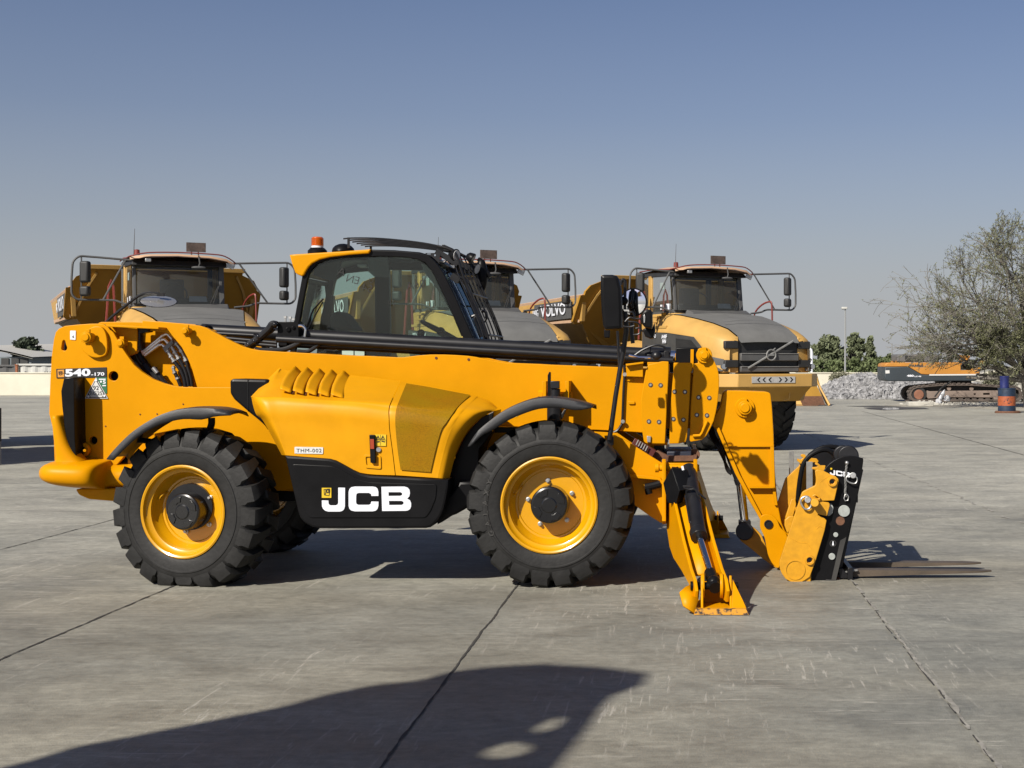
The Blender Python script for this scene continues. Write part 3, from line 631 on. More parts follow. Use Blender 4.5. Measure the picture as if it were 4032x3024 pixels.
f2l = zH([(310, 515), (400, 430), (490, 385), (600, 315), (720, 262), (820, 228), (900, 215), (1020, 212), (1150, 232), (1272, 209)])
fender(f2t, f2l, .0, .44, FEN)
def fender_m(src_t, src_l, Y):
    t = [(W(*p, .02).x, W(*p, .02).z) for p in src_t]; l = [(W(*p, .02).x, W(*p, .02).z) for p in src_l]
    rows = [[Vector((a[0], Y, a[1] - .06)), Vector((a[0], Y - .01, a[1])), Vector((a[0], Y - .42, a[1]))] for a in t]
    o = B().grid(rows).out('fender', FEN, T, smooth=60); s_ = o.modifiers.new('s', 'SOLIDIFY'); s_.thickness = .008
fender_m(ft, fl, 2.42); fender_m(f2t, f2l, 2.44)
hose([(833, 1645), (833, 1668), (826, 1692)], .028, .34, BLK, 'fender_bracket')
hose([(510, 1738), (560, 1735), (620, 1742), (660, 1760)], .022, .4, BLK, 'fender_bracket')
B().box(W(2012, 1692, .4), (.28, .05, .045)).out('fender_bracket', BLK, T, bevel=.006)
plate('fender_bracket', BLK, zH([(330, 440), (470, 380), (480, 400), (390, 520), (370, 530), (375, 450)]), .2, .4, T, .004)
# steering/axle lock bracket above the front wheel
B().cyl(W(2183, 1660, .62), W(2183, 1585, .62), .060).cyl(W(2183, 1600, .62), W(2186, 1530, .62), .042).box(W(2186, 1515, .60), (.07, .07, .06)).cyl(W(2160, 1610, .55), W(2163, 1470, .58), .0).out('lock_cylinder', BLM, T, bevel=.004)
plate('lock_bracket', BLK, [(2156, 1478), (2162, 1464), (2168, 1466), (2168, 1660), (2156, 1660)], .60, .64, T, .003)
plate('lock_bracket', BLM, [(2200, 1645), (2222, 1612), (2230, 1612), (2214, 1650)], .60, .64, T, .003)
plate('lock_lug', YEL, [(2136, 1501), (2150, 1501), (2150, 1570), (2136, 1570)], .66, .90, T, .003)
plate('lock_lug', YEL, [(2226, 1500), (2240, 1500), (2240, 1572), (2220, 1572), (2218, 1548), (2228, 1540)], .66, .90, T, .003)
B().cyl(W(2120, 1552, .74), W(2252, 1560, .74), .022).cyl(W(2120, 1552, .74), W(2137, 1553, .74), .035, seg=6).cyl(W(2240, 1560, .74), W(2252, 1560, .74), .036, seg=6).box(W(2195, 1506, .8), (.16, .02, .012)).out('lock_pin', YEL, T)
# ================================================================ engine pod
zP = z((900, 1350), .4973)
def podgrid(name, cols, m_, n=5, Yr=None):
    # cols: list of columns, each column = list of (zx, zy, Y) from bottom to top; catmull both ways
    C = [[W(zP([(x, y)])[0][0], zP([(x, y)])[0][1], Y) for x, y, Y in c] for c in cols]
    C = [cr(c, n) for c in C]
    rows = []
    for j in range(len(C[0])): rows.append(cr([c[j] for c in C], n))
    return B().grid(rows).out(name, m_, T, smooth=50)
Yn = .05
cols = [
    [(420, 888, .30), (345, 745, .28), (268, 610, .28), (215, 560, .27), (183, 440, .27), (197, 405, .34), (395, 203, .72)],
    [(445, 889, .08), (395, 770, .07), (325, 630, .07), (275, 540, .06), (235, 440, .10), (262, 402, .20), (412, 200, .72)],
    [(480, 892, Yn), (450, 780, Yn), (420, 640, Yn), (400, 540, Yn), (390, 445, .08), (395, 402, .17), (430, 214, .72)],
    [(640, 905, Yn), (635, 790, Yn), (630, 650, Yn), (625, 540, Yn), (620, 458, .08), (622, 418, .17), (650, 235, .72)],
    [(840, 930, Yn), (840, 800, Yn), (840, 650, Yn), (840, 550, Yn), (845, 473, .08), (850, 430, .17), (880, 250, .72)],
    [(1045, 1028, Yn), (1045, 830, Yn), (1045, 660, Yn), (1050, 570, Yn), (1060, 490, .08), (1068, 440, .17), (1110, 270, .72)],
    [(1318, 1048, Yn), (1298, 880, Yn), (1274, 700, Yn), (1268, 600, Yn), (1268, 520, .08), (1290, 455, .17), (1362, 302, .72)]]
podgrid('engine_cover', cols, YEP, 5)
gx = 7
cols2 = [
    [(1324, 1048, Yn), (1304, 880, Yn), (1280, 700, Yn), (1274, 600, Yn), (1275, 520, .08), (1297, 457, .17), (1369, 304, .72)],
    [(1360, 1050, Yn), (1340, 880, Yn), (1322, 700, Yn), (1316, 600, Yn), (1320, 520, .08), (1340, 462, .17), (1408, 312, .72)],
    [(1480, 1058, Yn), (1472, 880, Yn), (1470, 720, Yn), (1478, 620, Yn), (1495, 545, .08), (1525, 490, .17), (1600, 348, .72)],
    [(1600, 1066, Yn), (1632, 880, Yn), (1680, 710, Yn), (1725, 640, .06), (1770, 575, .10), (1830, 500, .22), (1935, 415, .72)],
    [(1655, 1070, Yn), (1700, 880, .06), (1745, 730, .06), (1790, 640, .08), (1840, 565, .13), (1900, 500, .26), (1970, 427, .72)]]
podgrid('intake_cover', cols2, YEP, 5)
# arch lip turning in towards the wheel
cols3 = [
    [(1655, 1070, Yn), (1700, 880, .06), (1745, 730, .06), (1790, 640, .08), (1840, 565, .13), (1900, 500, .26), (1970, 427, .72)],
    [(1700, 1074, .07), (1748, 880, .09), (1800, 760, .10), (1862, 660, .12), (1935, 580, .17), (2030, 520, .30), (2060, 460, .72)],
    [(1748, 1076, .15), (1800, 880, .18), (1850, 770, .20), (1915, 672, .22), (2000, 590, .28), (2110, 535, .40), (2128, 512, .72)]]
podgrid('arch_lip', cols3, YEP, 5)
# mesh grille panel standing just proud of the cover
def mesh_mat():
    m, n, p = newmat('intake_mesh'); L = n.links
    tc = n.nodes.new('ShaderNodeTexCoord'); t = n.nodes.new('ShaderNodeTexNoise'); t.inputs['Scale'].default_value = 3.5; t.inputs['Detail'].default_value = 5
    L.new(tc.outputs['Object'], t.inputs['Vector'])
    v = n.nodes.new('ShaderNodeTexVoronoi'); v.inputs['Scale'].default_value = 170; L.new(tc.outputs['Object'], v.inputs['Vector'])
    r = n.nodes.new('ShaderNodeValToRGB'); r.color_ramp.elements[0].position = .2; r.color_ramp.elements[0].color = (.07, .033, .001, 1); r.color_ramp.elements[1].position = .5; r.color_ramp.elements[1].color = (.250, .116, .0008, 1)
    L.new(v.outputs['Distance'], r.inputs[0])
    mx = n.nodes.new('ShaderNodeMix'); mx.data_type = 'RGBA'; mx.inputs[7].default_value = (.20, .125, .0015, 1)
    mr = n.nodes.new('ShaderNodeMapRange'); mr.inputs['From Min'].default_value = .35; mr.inputs['From Max'].default_value = .65; mr.inputs['To Max'].default_value = .6
    L.new(t.outputs['Fac'], mr.inputs[0]); L.new(mr.outputs[0], mx.inputs[0]); L.new(r.outputs[0], mx.inputs[6]); L.new(mx.outputs[2], p.inputs['Base Color'])
    p.inputs['Roughness'].default_value = .6
    b = n.nodes.new('ShaderNodeBump'); b.inputs['Strength'].default_value = .2; b.inputs['Distance'].default_value = .002; p.inputs['Specular IOR Level'].default_value = .1; L.new(v.outputs['Distance'], b.inputs['Height']); L.new(b.outputs[0], p.inputs['Normal'])
    return m
MESH = mesh_mat()
e = .012
cols4 = [
    [(1362, 1005, Yn - e), (1340, 860, Yn - e), (1324, 700, Yn - e), (1320, 600, Yn - e), (1328, 520, .08 - e), (1350, 460, .17 - e), (1408, 320, .67)],
    [(1480, 1015, Yn - e), (1472, 865, Yn - e), (1470, 715, Yn - e), (1478, 615, Yn - e), (1495, 540, .08 - e), (1525, 487, .17 - e), (1590, 350, .67)],
    [(1598, 1024, Yn - e), (1638, 850, Yn - e), (1682, 695, Yn - e), (1722, 633, .06 - e), (1765, 572, .10 - e), (1820, 500, .21 - e), (1915, 412, .67)]]
podgrid('intake_mesh', cols4, MESH, 6)
# louvres: overlapping scales, high on their left edge
base = [((385, 380), (430, 196), (478, 214)), ]
peaks = [(525, 187), (618, 195), (715, 204), (812, 212), (908, 222)]
vall = [(578, 236), (671, 240), (768, 250), (865, 258), (977, 280)]
bl = [(405, 378), (507, 390), (607, 400), (708, 410), (808, 422)]
br = [(492, 388), (592, 400), (694, 410), (795, 420), (908, 432)]
def WP(q, Y): a = zP([q])[0]; return W(a[0], a[1], Y)
for i in range(5):
    a, p, v, d = WP(bl[i], .155), WP(peaks[i], .70), WP(vall[i], .725), WP(br[i], .155)
    L_ = []; R_ = []
    for k in range(7):
        t = k / 6; bow = math.sin(math.pi * t) * .024
        L_.append(a.lerp(p, t) + Vector((-bow, 0, bow * .35 + .012 * (1 - t)))); R_.append(d.lerp(v, t) + Vector((-bow * .30, 0, -.010 + .006 * t)))
    rows = [[l.lerp(r, u / 4) for u in range(5)] for l, r in zip(L_, R_)]
    o = B().grid(rows).out('louvre', YEP, T, smooth=60)
    s_ = o.modifiers.new('s', 'SOLIDIFY'); s_.thickness = .008; s_.offset = -1
    # dark slot under the right edge
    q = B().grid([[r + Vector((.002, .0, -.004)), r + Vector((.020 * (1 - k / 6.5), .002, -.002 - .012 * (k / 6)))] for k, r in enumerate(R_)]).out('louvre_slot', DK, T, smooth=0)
# black skirt
skirt = zP([(443, 893), (600, 903), (700, 910), (800, 918), (850, 932), (900, 958), (980, 1003), (1050, 1035), (1120, 1050), (1318, 1060), (1500, 1070), (1742, 1082), (1738, 1150), (1722, 1240), (1705, 1310), (1685, 1360), (1660, 1400), (1625, 1440), (1595, 1462), (1560, 1468), (1000, 1470), (720, 1470), (660, 1460), (600, 1425), (565, 1385), (545, 1330), (520, 1220), (495, 1110), (465, 980)])
plate('skirt', BLK, skirt, .03, .75, T, .018)
inner = zP([(500, 960), (820, 975), (900, 1010), (1020, 1080), (1120, 1105), (1650, 1120), (1640, 1230), (1600, 1330), (1560, 1385), (640, 1385), (600, 1330), (560, 1180)])
plate('skirt_panel', BLK, rnd(inner, 12, 3), .022, .06, T, .004)
plate('skirt_end', BLK, zP([(1690, 1083), (1752, 1082), (1750, 1200), (1830, 1100), (2000, 1100), (2000, 1260), (1900, 1290), (1860, 1325), (1800, 1358), (1740, 1378), (1690, 1420), (1650, 1440)]), .20, .75, T, .02)
liner = zP([(1748, 1078), (1760, 1000), (1805, 880), (1855, 770), (1920, 672), (2005, 590), (2100, 540), (2095, 575), (2060, 690), (2000, 810), (1985, 850), (1975, 1000), (1965, 1280), (1750, 1360)])
plate('arch_liner', BLK, liner, .30, .74, T, .006)
plate('exhaust_shroud', BLK, rnd(zP([(8, 300), (30, 284), (300, 291), (330, 330), (330, 700), (235, 612), (165, 556), (40, 448), (10, 400)]), 6), .42, .75, T, .02)
plate('shroud_seam', BLG, zP([(149, 290), (153, 290), (156, 545), (152, 545)]), .416, .43, T, 0)
# letters
SCU = (900, 1350)
J_ = [(868, 1147), (922, 1147), (922, 1295), (915, 1318), (900, 1332), (880, 1337), (790, 1337), (765, 1330), (748, 1315), (739, 1295), (738, 1248), (790, 1248), (792, 1272), (800, 1284), (812, 1287), (848, 1287), (862, 1281), (868, 1268)]
C_ = [(1000, 1138), (1140, 1138), (1165, 1142), (1180, 1155), (1187, 1180), (1187, 1213), (1130, 1213), (1128, 1198), (1110, 1189), (1030, 1189), (1015, 1195), (1011, 1210), (1010, 1262), (1014, 1276), (1028, 1283), (1110, 1283), (1125, 1276), (1130, 1257), (1187, 1257), (1187, 1290), (1180, 1315), (1165, 1330), (1140, 1335), (1000, 1335), (970, 1328), (955, 1312), (950, 1290), (950, 1180), (956, 1158), (972, 1143)]
B_ = [(1210, 1140), (1390, 1138), (1418, 1146), (1433, 1163), (1437, 1190), (1432, 1215), (1415, 1233), (1436, 1246), (1446, 1268), (1446, 1295), (1438, 1316), (1420, 1328), (1400, 1331), (1215, 1332)]
Bh = [[(1267, 1183), (1360, 1183), (1374, 1190), (1374, 1204), (1360, 1212), (1267, 1212)], [(1270, 1252), (1370, 1252), (1385, 1260), (1385, 1276), (1370, 1284), (1272, 1284)]]
for nm, pts, hs in (('J', J_, []), ('C', C_, []), ('B', B_, Bh)):
    plate('skirt_letter', WHT, zP(pts), .016, .022, T, .0015, [zP(h) for h in hs], smooth=0)
YST = mat('sticker_yellow', (.82, .56, .01), .5)
SKB = mat('sticker_black', (.01, .01, .01), .5)
plate('skirt_badge', YST, zP([(738, 1148), (813, 1148), (813, 1227), (738, 1227)]), .016, .022, T, 0, smooth=0)
badge = plate('badge_plate', SKB, zP([(752, 1158), (802, 1165), (796, 1212), (756, 1206)]), .013, .016, T, 0, [zP([(756, 1163), (798, 1168), (793, 1208), (759, 1202)])], smooth=0)
a = W(*zP([(761, 1200)])[0], .012); text('badge_lettering', 'JCB', SKB, T, a, (1, 0, .10), (.08, 0, 1), .038, .042, off=.03, ext=.0005)
# decals on the pod
STW = mat('sticker_white', (.78, .78, .76), .45, var=.08, scale=40)
plate('number_label', STW, rnd(zP([(522, 823), (749, 827), (747, 880), (522, 876)]), 3), .044, .049, T, 0, smooth=0)
ptext('number_lettering', 'THM-002', SKB, T, 900 + 537 * .4973, 1350 + 838 * .4973, 900 + 736 * .4973, 1350 + 867 * .4973, .043, off=.0, spacing=1.12)
plate('warning_label', YST, zP([(1158, 725), (1248, 726), (1246, 817), (1157, 815)]), .042, .048, T, 0, smooth=0)
def tri(x, y, r): return [(x, y - r), (x + r, y + r * .8), (x - r, y + r * .8)]
for cx_ in (1183, 1221):
    plate('warning_triangle', SKB, zP(tri(cx_, 750, 18)), .040, .042, T, 0, [zP(tri(cx_, 751, 11))], smooth=0)
    plate('warning_mark', SKB, zP([(cx_ - 3, 746), (cx_ + 3, 746), (cx_ + 2, 757), (cx_ - 2, 757)]), .040, .042, T, 0, smooth=0)
plate('warning_mark', SKB, zP([(1172, 780), (1195, 776), (1198, 786), (1175, 790)]), .040, .042, T, 0, smooth=0)
plate('warning_mark', SKB, zP([(1212, 774), (1240, 780), (1236, 788), (1210, 782)]), .040, .042, T, 0, smooth=0)
plate('warning_divider', SKB, zP([(1160, 768), (1245, 769), (1245, 771), (1160, 770)]), .040, .042, T, 0, smooth=0)
plate('warning_divider', SKB, zP([(1202, 728), (1204, 728), (1204, 812), (1202, 812)]), .0402, .0418, T, 0, smooth=0)
# latch
plate('latch_recess', YEP, rnd(zP([(1070, 885), (1205, 893), (1208, 1000), (1080, 990)]), 8), .040, .049, T, .002, [rnd(zP([(1085, 902), (1190, 905), (1192, 978), (1092, 970)]), 6)])
plate('latch_bar', BLK, rnd(zP([(1113, 728), (1158, 730), (1162, 955), (1122, 950)]), 3), .018, .049, T, .004)
plate('latch_insert', RED, zP([(1120, 762), (1150, 762), (1152, 840), (1122, 840)]), .012, .018, T, .001)
B().cyl(WP((1187, 845), .049), WP((1187, 845), .035), .018, seg=14).out('cover_lock', STL, T)
# tower decals
plate('model_label', SKB, zD([(142, 735), (826, 712), (830, 848), (146, 862)]), .744, .749, T, 0, smooth=0)
BDG = mat('badge_orange', (.75, .33, .04), .5)
plate('model_badge', BDG, zD([(160, 748), (248, 744), (251, 846), (164, 849)]), .7415, .744, T, 0, smooth=0)
plate('badge_plate', SKB, zD([(172, 770), (222, 765), (240, 795), (200, 822), (178, 812)]), .739, .7415, T, 0, [zD([(178, 775), (218, 771), (234, 794), (200, 815), (184, 806)])], smooth=0)
a = W(*zD([(183, 808)])[0], .738); text('badge_lettering', 'JCB', SKB, T, a, (1, 0, .12), (-.1, 0, 1), .022, .020, off=.03, ext=.0005)
def wide(s, x0, y0, x1, y1, Y, tilt=0, off=.045, m_=WHT, nm='model_lettering'):
    a = W(*zD([(x0, y1)])[0], Y); b_ = W(*zD([(x1, y0)])[0], Y)
    text(nm, s, m_, T, a, (1, 0, tilt), (-tilt, 0, 1), b_.x - a.x, b_.z - a.z, off=off)
wide('540', 264, 738, 612, 842, .742, .03); wide('-170', 618, 785, 800, 832, .742, .03, .03)
plate('small_label', WHT, rnd(zD([(332, 213), (408, 215), (406, 340), (332, 335)]), 2), .744, .749, T, 0, smooth=0)
wide('6', 362, 278, 384, 312, .742, 0, .0, SKB, 'label_mark')
GRN = mat('sticker_green', (.02, .16, .07), .5)
plate('green_label', GRN, zD([(685, 850), (830, 850), (832, 1070), (690, 1070)]), .745, .749, T, 0, smooth=0)
wide('5', 778, 890, 818, 940, .743, 0, .03, WHT, 'label_lettering')
plate('label_mark', WHT, zD([(722, 868), (815, 868), (815, 884), (722, 884)]), .743, .745, T, 0, smooth=0)
plate('label_mark', WHT, circ(*zD([(752, 908)])[0], 4), .743, .745, T, 0, smooth=0)
plate('label_mark', WHT, zD([(770, 955), (820, 955), (820, 970), (770, 970)]), .743, .745, T, 0, smooth=0)
plate('plate_border', STW, zD([(683, 850), (848, 1138), (532, 1138)]), .740, .743, T, 0, smooth=0)
plate('plate_band', SKB, zD([(683, 868), (832, 1128), (548, 1128)]), .738, .740, T, 0, smooth=0)
plate('plate_field', STW, rnd(zD([(683, 890), (785, 1070), (770, 1118), (610, 1118), (590, 1070)]), 4), .736, .738, T, 0, smooth=0)
wide('92', 645, 965, 722, 1022, .735, 0, .0, SKB, 'plate_lettering'); wide('BG2S', 604, 1040, 768, 1092, .735, 0, .0, SKB, 'plate_lettering')
for q in ((683, 890), (580, 1108), (797, 1100)):
    plate('label_mark', WHT, circ(*zD([q])[0], 4.5), .733, .736, T, 0, smooth=0)

# ================================================================ cab
c0 = 1.45; c1_ = 2.38
def cw2(pts, Y=c0): return [(W(x, y, Y).x, W(x, y, Y).z) for x, y in pts]
outer = [(1130, 1560), (1135, 1440), (1149, 1307), (1169, 1198), (1189, 1089), (1205, 1055), (1226, 1030), (1256, 1014), (1300, 1006), (1348, 1000), (1457, 984), (1547, 987), (1600, 990), (1646, 995), (1686, 1005), (1712, 1028), (1730, 1050), (1746, 1074), (1796, 1173), (1845, 1288), (1885, 1380), (1950, 1560)]
win = [(1152, 1480), (1174, 1298), (1199, 1158), (1211, 1099), (1222, 1068), (1248, 1040), (1290, 1024), (1348, 1016), (1497, 1010), (1600, 1014), (1645, 1022), (1675, 1036), (1695, 1062), (1712, 1088), (1768, 1205), (1815, 1312), (1850, 1400), (1880, 1480)]
plate('cab_frame', BLK, outer, c0, c0 + .05, T, .008, [win])
ow = cw2(outer)
fwin1 = cw2([(1160, 1420), (1176, 1280), (1200, 1150), (1222, 1078), (1262, 1050), (1385, 1038), (1390, 1420)])
fwin2 = cw2([(1445, 1036), (1600, 1038), (1648, 1050), (1690, 1105), (1740, 1205), (1795, 1325), (1840, 1420), (1450, 1420)])
plate('cab_frame', BLK, ow, c1_ - .05, c1_, T, .008, [fwin1, fwin2], world=True)
plate('side_window', GLS, cw2([(x + (4 if x < 1500 else -4), y) for x, y in win]), c0 + .015, c0 + .021, T, 0, world=True, smooth=0)
plate('side_window', GLS, fwin1, c1_ - .03, c1_ - .024, T, 0, world=True, smooth=0)
plate('side_window', GLS, fwin2, c1_ - .03, c1_ - .024, T, 0, world=True, smooth=0)
# windscreen and rear glass between the two sides, roof
def span(name, pts, m_, th, Y0=c0 + .05, Y1=c1_ - .05, inner=0):
    q = [W(p[0], p[1], c0) for p in pts]; b = B()
    rows = [[Vector((p.x, Y0, p.z)), Vector((p.x, Y1, p.z))] for p in q]
    o = b.grid(rows).out(name, m_, T, smooth=60); s_ = o.modifiers.new('s', 'SOLIDIFY'); s_.thickness = th; s_.offset = 0
    return o
span('windscreen', cr([(1712, 1045, 0), (1742, 1084, 0), (1790, 1180, 0), (1838, 1292, 0), (1878, 1380, 0), (1930, 1500, 0)], 4), GLS, .006)
span('rear_window', [(1156, 1320), (1176, 1200), (1192, 1105)], RGL, .006)
span('roof', [(1215, 1045), (1240, 1028), (1300, 1010), (1350, 1003), (1460, 990), (1548, 992), (1646, 1000), (1690, 1012), (1712, 1035)], BLK, .04)
span('dash', [(1700, 1500), (1690, 1400), (1730, 1380), (1830, 1420)], BLK, .04)
B().box(W(1690, 1520, 1.9), (1.5, .85, .35)).out('cab_floor', BLK, T)
b = B()
for x0, y0, x1, y1 in ((1196, 1100, 1156, 1330), ):
    b.ring([Vector((W(x0, y0, c0).x, y_, W(x0, y0, c0).z)) for y_ in (1.5, 2.33)], .02, 8)
b.out('cab_crossbar', BLK, T)
# yellow rear roof visor
vis = zI([(280, 308), (330, 303), (500, 292), (700, 280), (830, 270), (922, 263), (918, 280), (905, 297), (750, 308), (600, 326), (520, 345), (460, 375), (430, 405), (405, 445), (392, 470), (375, 478), (345, 465), (325, 450), (300, 380)])
plate('roof_visor', YEL, vis, c0 - .03, c1_ + .02, T, .012)
# inside the cab
GRL = mat('cab_lining', (.05, .055, .055), .8, var=.2, scale=5)
seat = [W(*q, 1.9) for q in zI([(640, 905), (640, 800), (665, 765), (700, 762), (740, 790), (780, 850), (830, 912)])]
B().prism([Vector((p.x, 1.72, p.z)) for p in seat], (0, .42, 0)).out('seat_back', GRL, T, bevel=.03)
B().box(W(1400, 1370, 1.9) , (.5, .45, .14)).box(W(1335, 1350, 1.9), (.12, .4, .25)).out('seat', GRL, T, bevel=.03)
cW = W(1735, 1305, 1.88)
b = B().ring([cW + Matrix.Rotation(R(-62), 3, 'Y') @ Vector((.0, .19 * math.cos(t), .19 * math.sin(t))) for t in [i * math.pi / 12 for i in range(24)]], .014, 8, closed=True).cyl(cW, cW + Vector((.25, 0, -.35)), .02).ball(cW, .04, 10, 6).box(cW, (.03, .34, .02))
b.out('steering_wheel', BLK, T)
B().ball(W(1658, 1312, 1.7), .035, 12, 8).cyl(W(1658, 1312, 1.7), W(1655, 1400, 1.7), .012).out('control_lever', BLG, T)
plate('b_pillar', BLK, [(1478, 1040), (1530, 1040), (1538, 1450), (1484, 1450)], 2.22, 2.30, T, .006)
plate('rear_pillar', BLK, [(1285, 1165), (1312, 1165), (1300, 1300), (1288, 1420), (1245, 1420), (1262, 1250)], 2.20, 2.28, T, .006)
plate('rear_pillar', BLK, [(1276, 1110), (1292, 1110), (1320, 1080), (1302, 1180), (1285, 1190)], 2.20, 2.28, T, .004)
SUNV = glass_mat('tint_band', (.25, .30, .28), dirt=.25)
plate('sun_blind', SUNV, zI([(900, 322), (1060, 322), (1072, 470), (1060, 488), (950, 480), (905, 440)]), c0 + .03, c0 + .034, T, 0, smooth=0)
plate('headliner', GRL, zI([(480, 390), (600, 340), (900, 322), (1280, 345), (1370, 400), (1280, 345), (1240, 372), (900, 352), (700, 352), (640, 520), (560, 500), (470, 470)]), 1.62, 1.64, T, 0, smooth=0)
plate('pillar_lining', mat('grey_lining', (.30, .32, .29), .8), cw2(zI([(1310, 372), (1365, 385), (1420, 450), (1530, 670), (1600, 830), (1655, 950), (1630, 950), (1560, 780), (1480, 640), (1400, 520), (1340, 450)])), c0 + .07, c0 + .12, T, .004, world=True)
B().box(W(*zI([(865, 396)])[0], 1.8), (.08, .12, .025)).out('cab_lamp', WHT, T, bevel=.006)
b = B().ring([W(*q, c0 - .004) for q in zI([(415, 880), (470, 740), (550, 655)])], .008, 8).ring([W(*q, c0 - .008) for q in zI([(430, 895), (500, 760), (545, 680)])], .006, 8).out('rear_wiper', BLK, T)
plate('window_sticker', mat('pale_green', (.45, .62, .56), .6), zI([(697, 1068), (788, 1068), (788, 1104), (697, 1104)]), c0 - .01, c0 - .006, T, 0, smooth=0)
plate('window_sticker', mat('pale_green2', (.42, .58, .52), .6), zI([(797, 1050), (874, 1050), (874, 1106), (797, 1106)]), c0 - .01, c0 - .006, T, 0, smooth=0)
# beacon
bx = W(1250, 985, 1.95)
B().lathe([(0, 0), (.085, 0), (.085, .025), (.06, .05), (.0, .05)], o=bx + Vector((0, 0, -.03)), ax='Z', seg=28).out('beacon_base', BLK, T, smooth=30)
B().lathe([(0, .04), (.052, .04), (.052, .065), (0, .065)], o=bx + Vector((0, 0, -.025)), ax='Z', seg=28).out('beacon_ring', WHT, T)
AMB = mat('amber_lens', (.60, .11, .01), .2, coat=.6, var=.2, scale=30)
rings = [(0, .06), (.055, .06)]
for k in range(8): rings += [(.055, .063 + k * .0085), (.052, .066 + k * .0085)]
rings += [(.050, .131), (.04, .138), (0, .139)]
B().lathe(rings, o=bx + Vector((0, 0, -.02)), ax='Z', seg=28).out('beacon_lens', AMB, T, smooth=30)
# guards: roof bars and screen bars
prof = [(1437, 971), (1480, 968), (1577, 970), (1708, 983), (1790, 998), (1836, 1010), (1863, 1032), (1884, 1100), (1915, 1175), (1948, 1248), (1977, 1327), (1992, 1400)]
prof = [(p[0], p[1]) for p in prof]
pw = [W(x, y, 2.34) for x, y in prof]
sh = W(1716, 1029, c0)
n_b = 6
for i in range(n_b):
    Y = 1.52 + (2.34 - 1.52) * i / (n_b - 1)
    pts = cr([Vector((p.x - (.07 * (2.34 - Y) if k_ > 4 else 0), Y, p.z)) for k_, p in enumerate(pw)], 4)
    B().ring(pts, .0065, 6).out('guard_bar', BLM, T)
for i in (5, 8, 10): B().ring([Vector((pw[i].x, 1.50, pw[i].z)), Vector((pw[i].x, 2.36, pw[i].z))], .010, 8).out('guard_crossbar', BLM, T)
for Y in (1.5, 2.36):
    B().ring(cr([Vector((p.x - .015, Y, p.z)) for p in pw[4:]], 4), .011, 8).out('guard_side_rail', BLM, T)
    B().box(Vector((pw[0].x + .05, Y, pw[0].z - .035)), (.02, .012, .09)).out('guard_foot', BLM, T)
    B().box(Vector((pw[6].x - .1, Y, pw[6].z - .02)), (.22, .012, .05), Matrix.Rotation(R(30), 3, 'Y')).out('guard_arm', BLM, T)
B().ball(W(1352, 990, 1.9), (.10, .12, .07), 14, 8).out('roof_hump', BLK, T)
plate('guard_bracket', BLM, zN([(75, 290), (225, 290), (250, 300), (240, 420), (225, 400), (195, 370), (150, 330), (80, 310)]), 1.46, 1.47, T, 0, [zN([(95, 296), (140, 296), (140, 306), (95, 306)]), circ(*zN([(188, 316)])[0], 4, 12)])
plate('guard_bracket', BLM, zN([(270, 190), (300, 190), (400, 235), (380, 270), (300, 262), (275, 240)]), 1.5, 1.56, T, .003)
def lamp(name, q, Y, r, dirv, face=STW):
    c = W(*q, Y); d = Vector(dirv).normalized(); a = c - d * r * 1.3
    B().ring([a, a + d * r * .3, c - d * .01, c], [r * .35, r * .75, r, r], 20).out(name, BLK, T, smooth=40)
    B().ring([c - d * .006, c + d * .004], [r * .88, r * .8], 20).out('lamp_lens', face, T)
lamp('work_lamp', zN([(445, 322)])[0], 1.52, .058, (.9, -.45, -.1))
lamp('work_lamp', zN([(640, 360)])[0], 2.1, .05, (.8, -.1, -.5), BLG)
lamp('work_lamp', zN([(690, 480)])[0], 2.3, .055, (.8, -.3, -.3), STW)
bm_ = B().ball(W(*zN([(740, 560)])[0], 2.40), (.06, .05, .16), 14, 10).ring(cr([W(*q, 2.40) for q in zN([(700, 360), (750, 400), (780, 480), (850, 575)])], 3), .02, 8)
bm_.out('front_mirror', BLK, T)
b = B()
for pth, r_ in (([(300, 310), (310, 350), (340, 380), (380, 420)], .009), ([(240, 390), (300, 400), (340, 350), (380, 300)], .009), ([(330, 530), (380, 500), (420, 530), (440, 590)], .011), ([(350, 470), (400, 490), (470, 560), (560, 620), (590, 650)], .012), ([(620, 1050), (680, 1030), (660, 1080), (700, 1180), (740, 1290)], .014), ([(740, 980), (790, 990), (800, 1060), (760, 1120)], .013), ([(500, 520), (560, 680), (640, 900), (720, 1100), (800, 1290)], .012)):
    b.ring(cr([W(*q, 1.62) for q in zN(pth)], 4), r_, 8)
b.box(W(*zN([(430, 590)])[0], 1.6), (.08, .05, .06), Matrix.Rotation(R(35), 3, 'Y'))
b.out('wiper_linkage', BLM, T)
# marker writing on the glass
def scr(s, x, y, h, flip=True, rot=0):
    me = text_mesh(s, 1, -.01); q = zI([(x, y)])[0]; O = W(q[0], q[1], c0 - .002)
    ux = Vector((math.cos(rot), 0, math.sin(rot))) * (-1 if flip else 1); uz = Vector((-math.sin(rot), 0, math.cos(rot)))
    for v in me.vertices: v.co = O + ux * v.co.x * h + uz * v.co.y * h + Vector((0, -.001 * v.co.z, 0))
    fin(me, 'marker_writing', SKB, T, 0)
scr('A', 715, 480, .10, rot=-.3); scr('EN', 830, 545, .095, rot=-.25); scr('54', 935, 610, .095, rot=-.2); scr('U', 950, 530, .06); scr('06A', 1360, 565, .10, rot=.15); scr('VP', 1130, 715, .07)
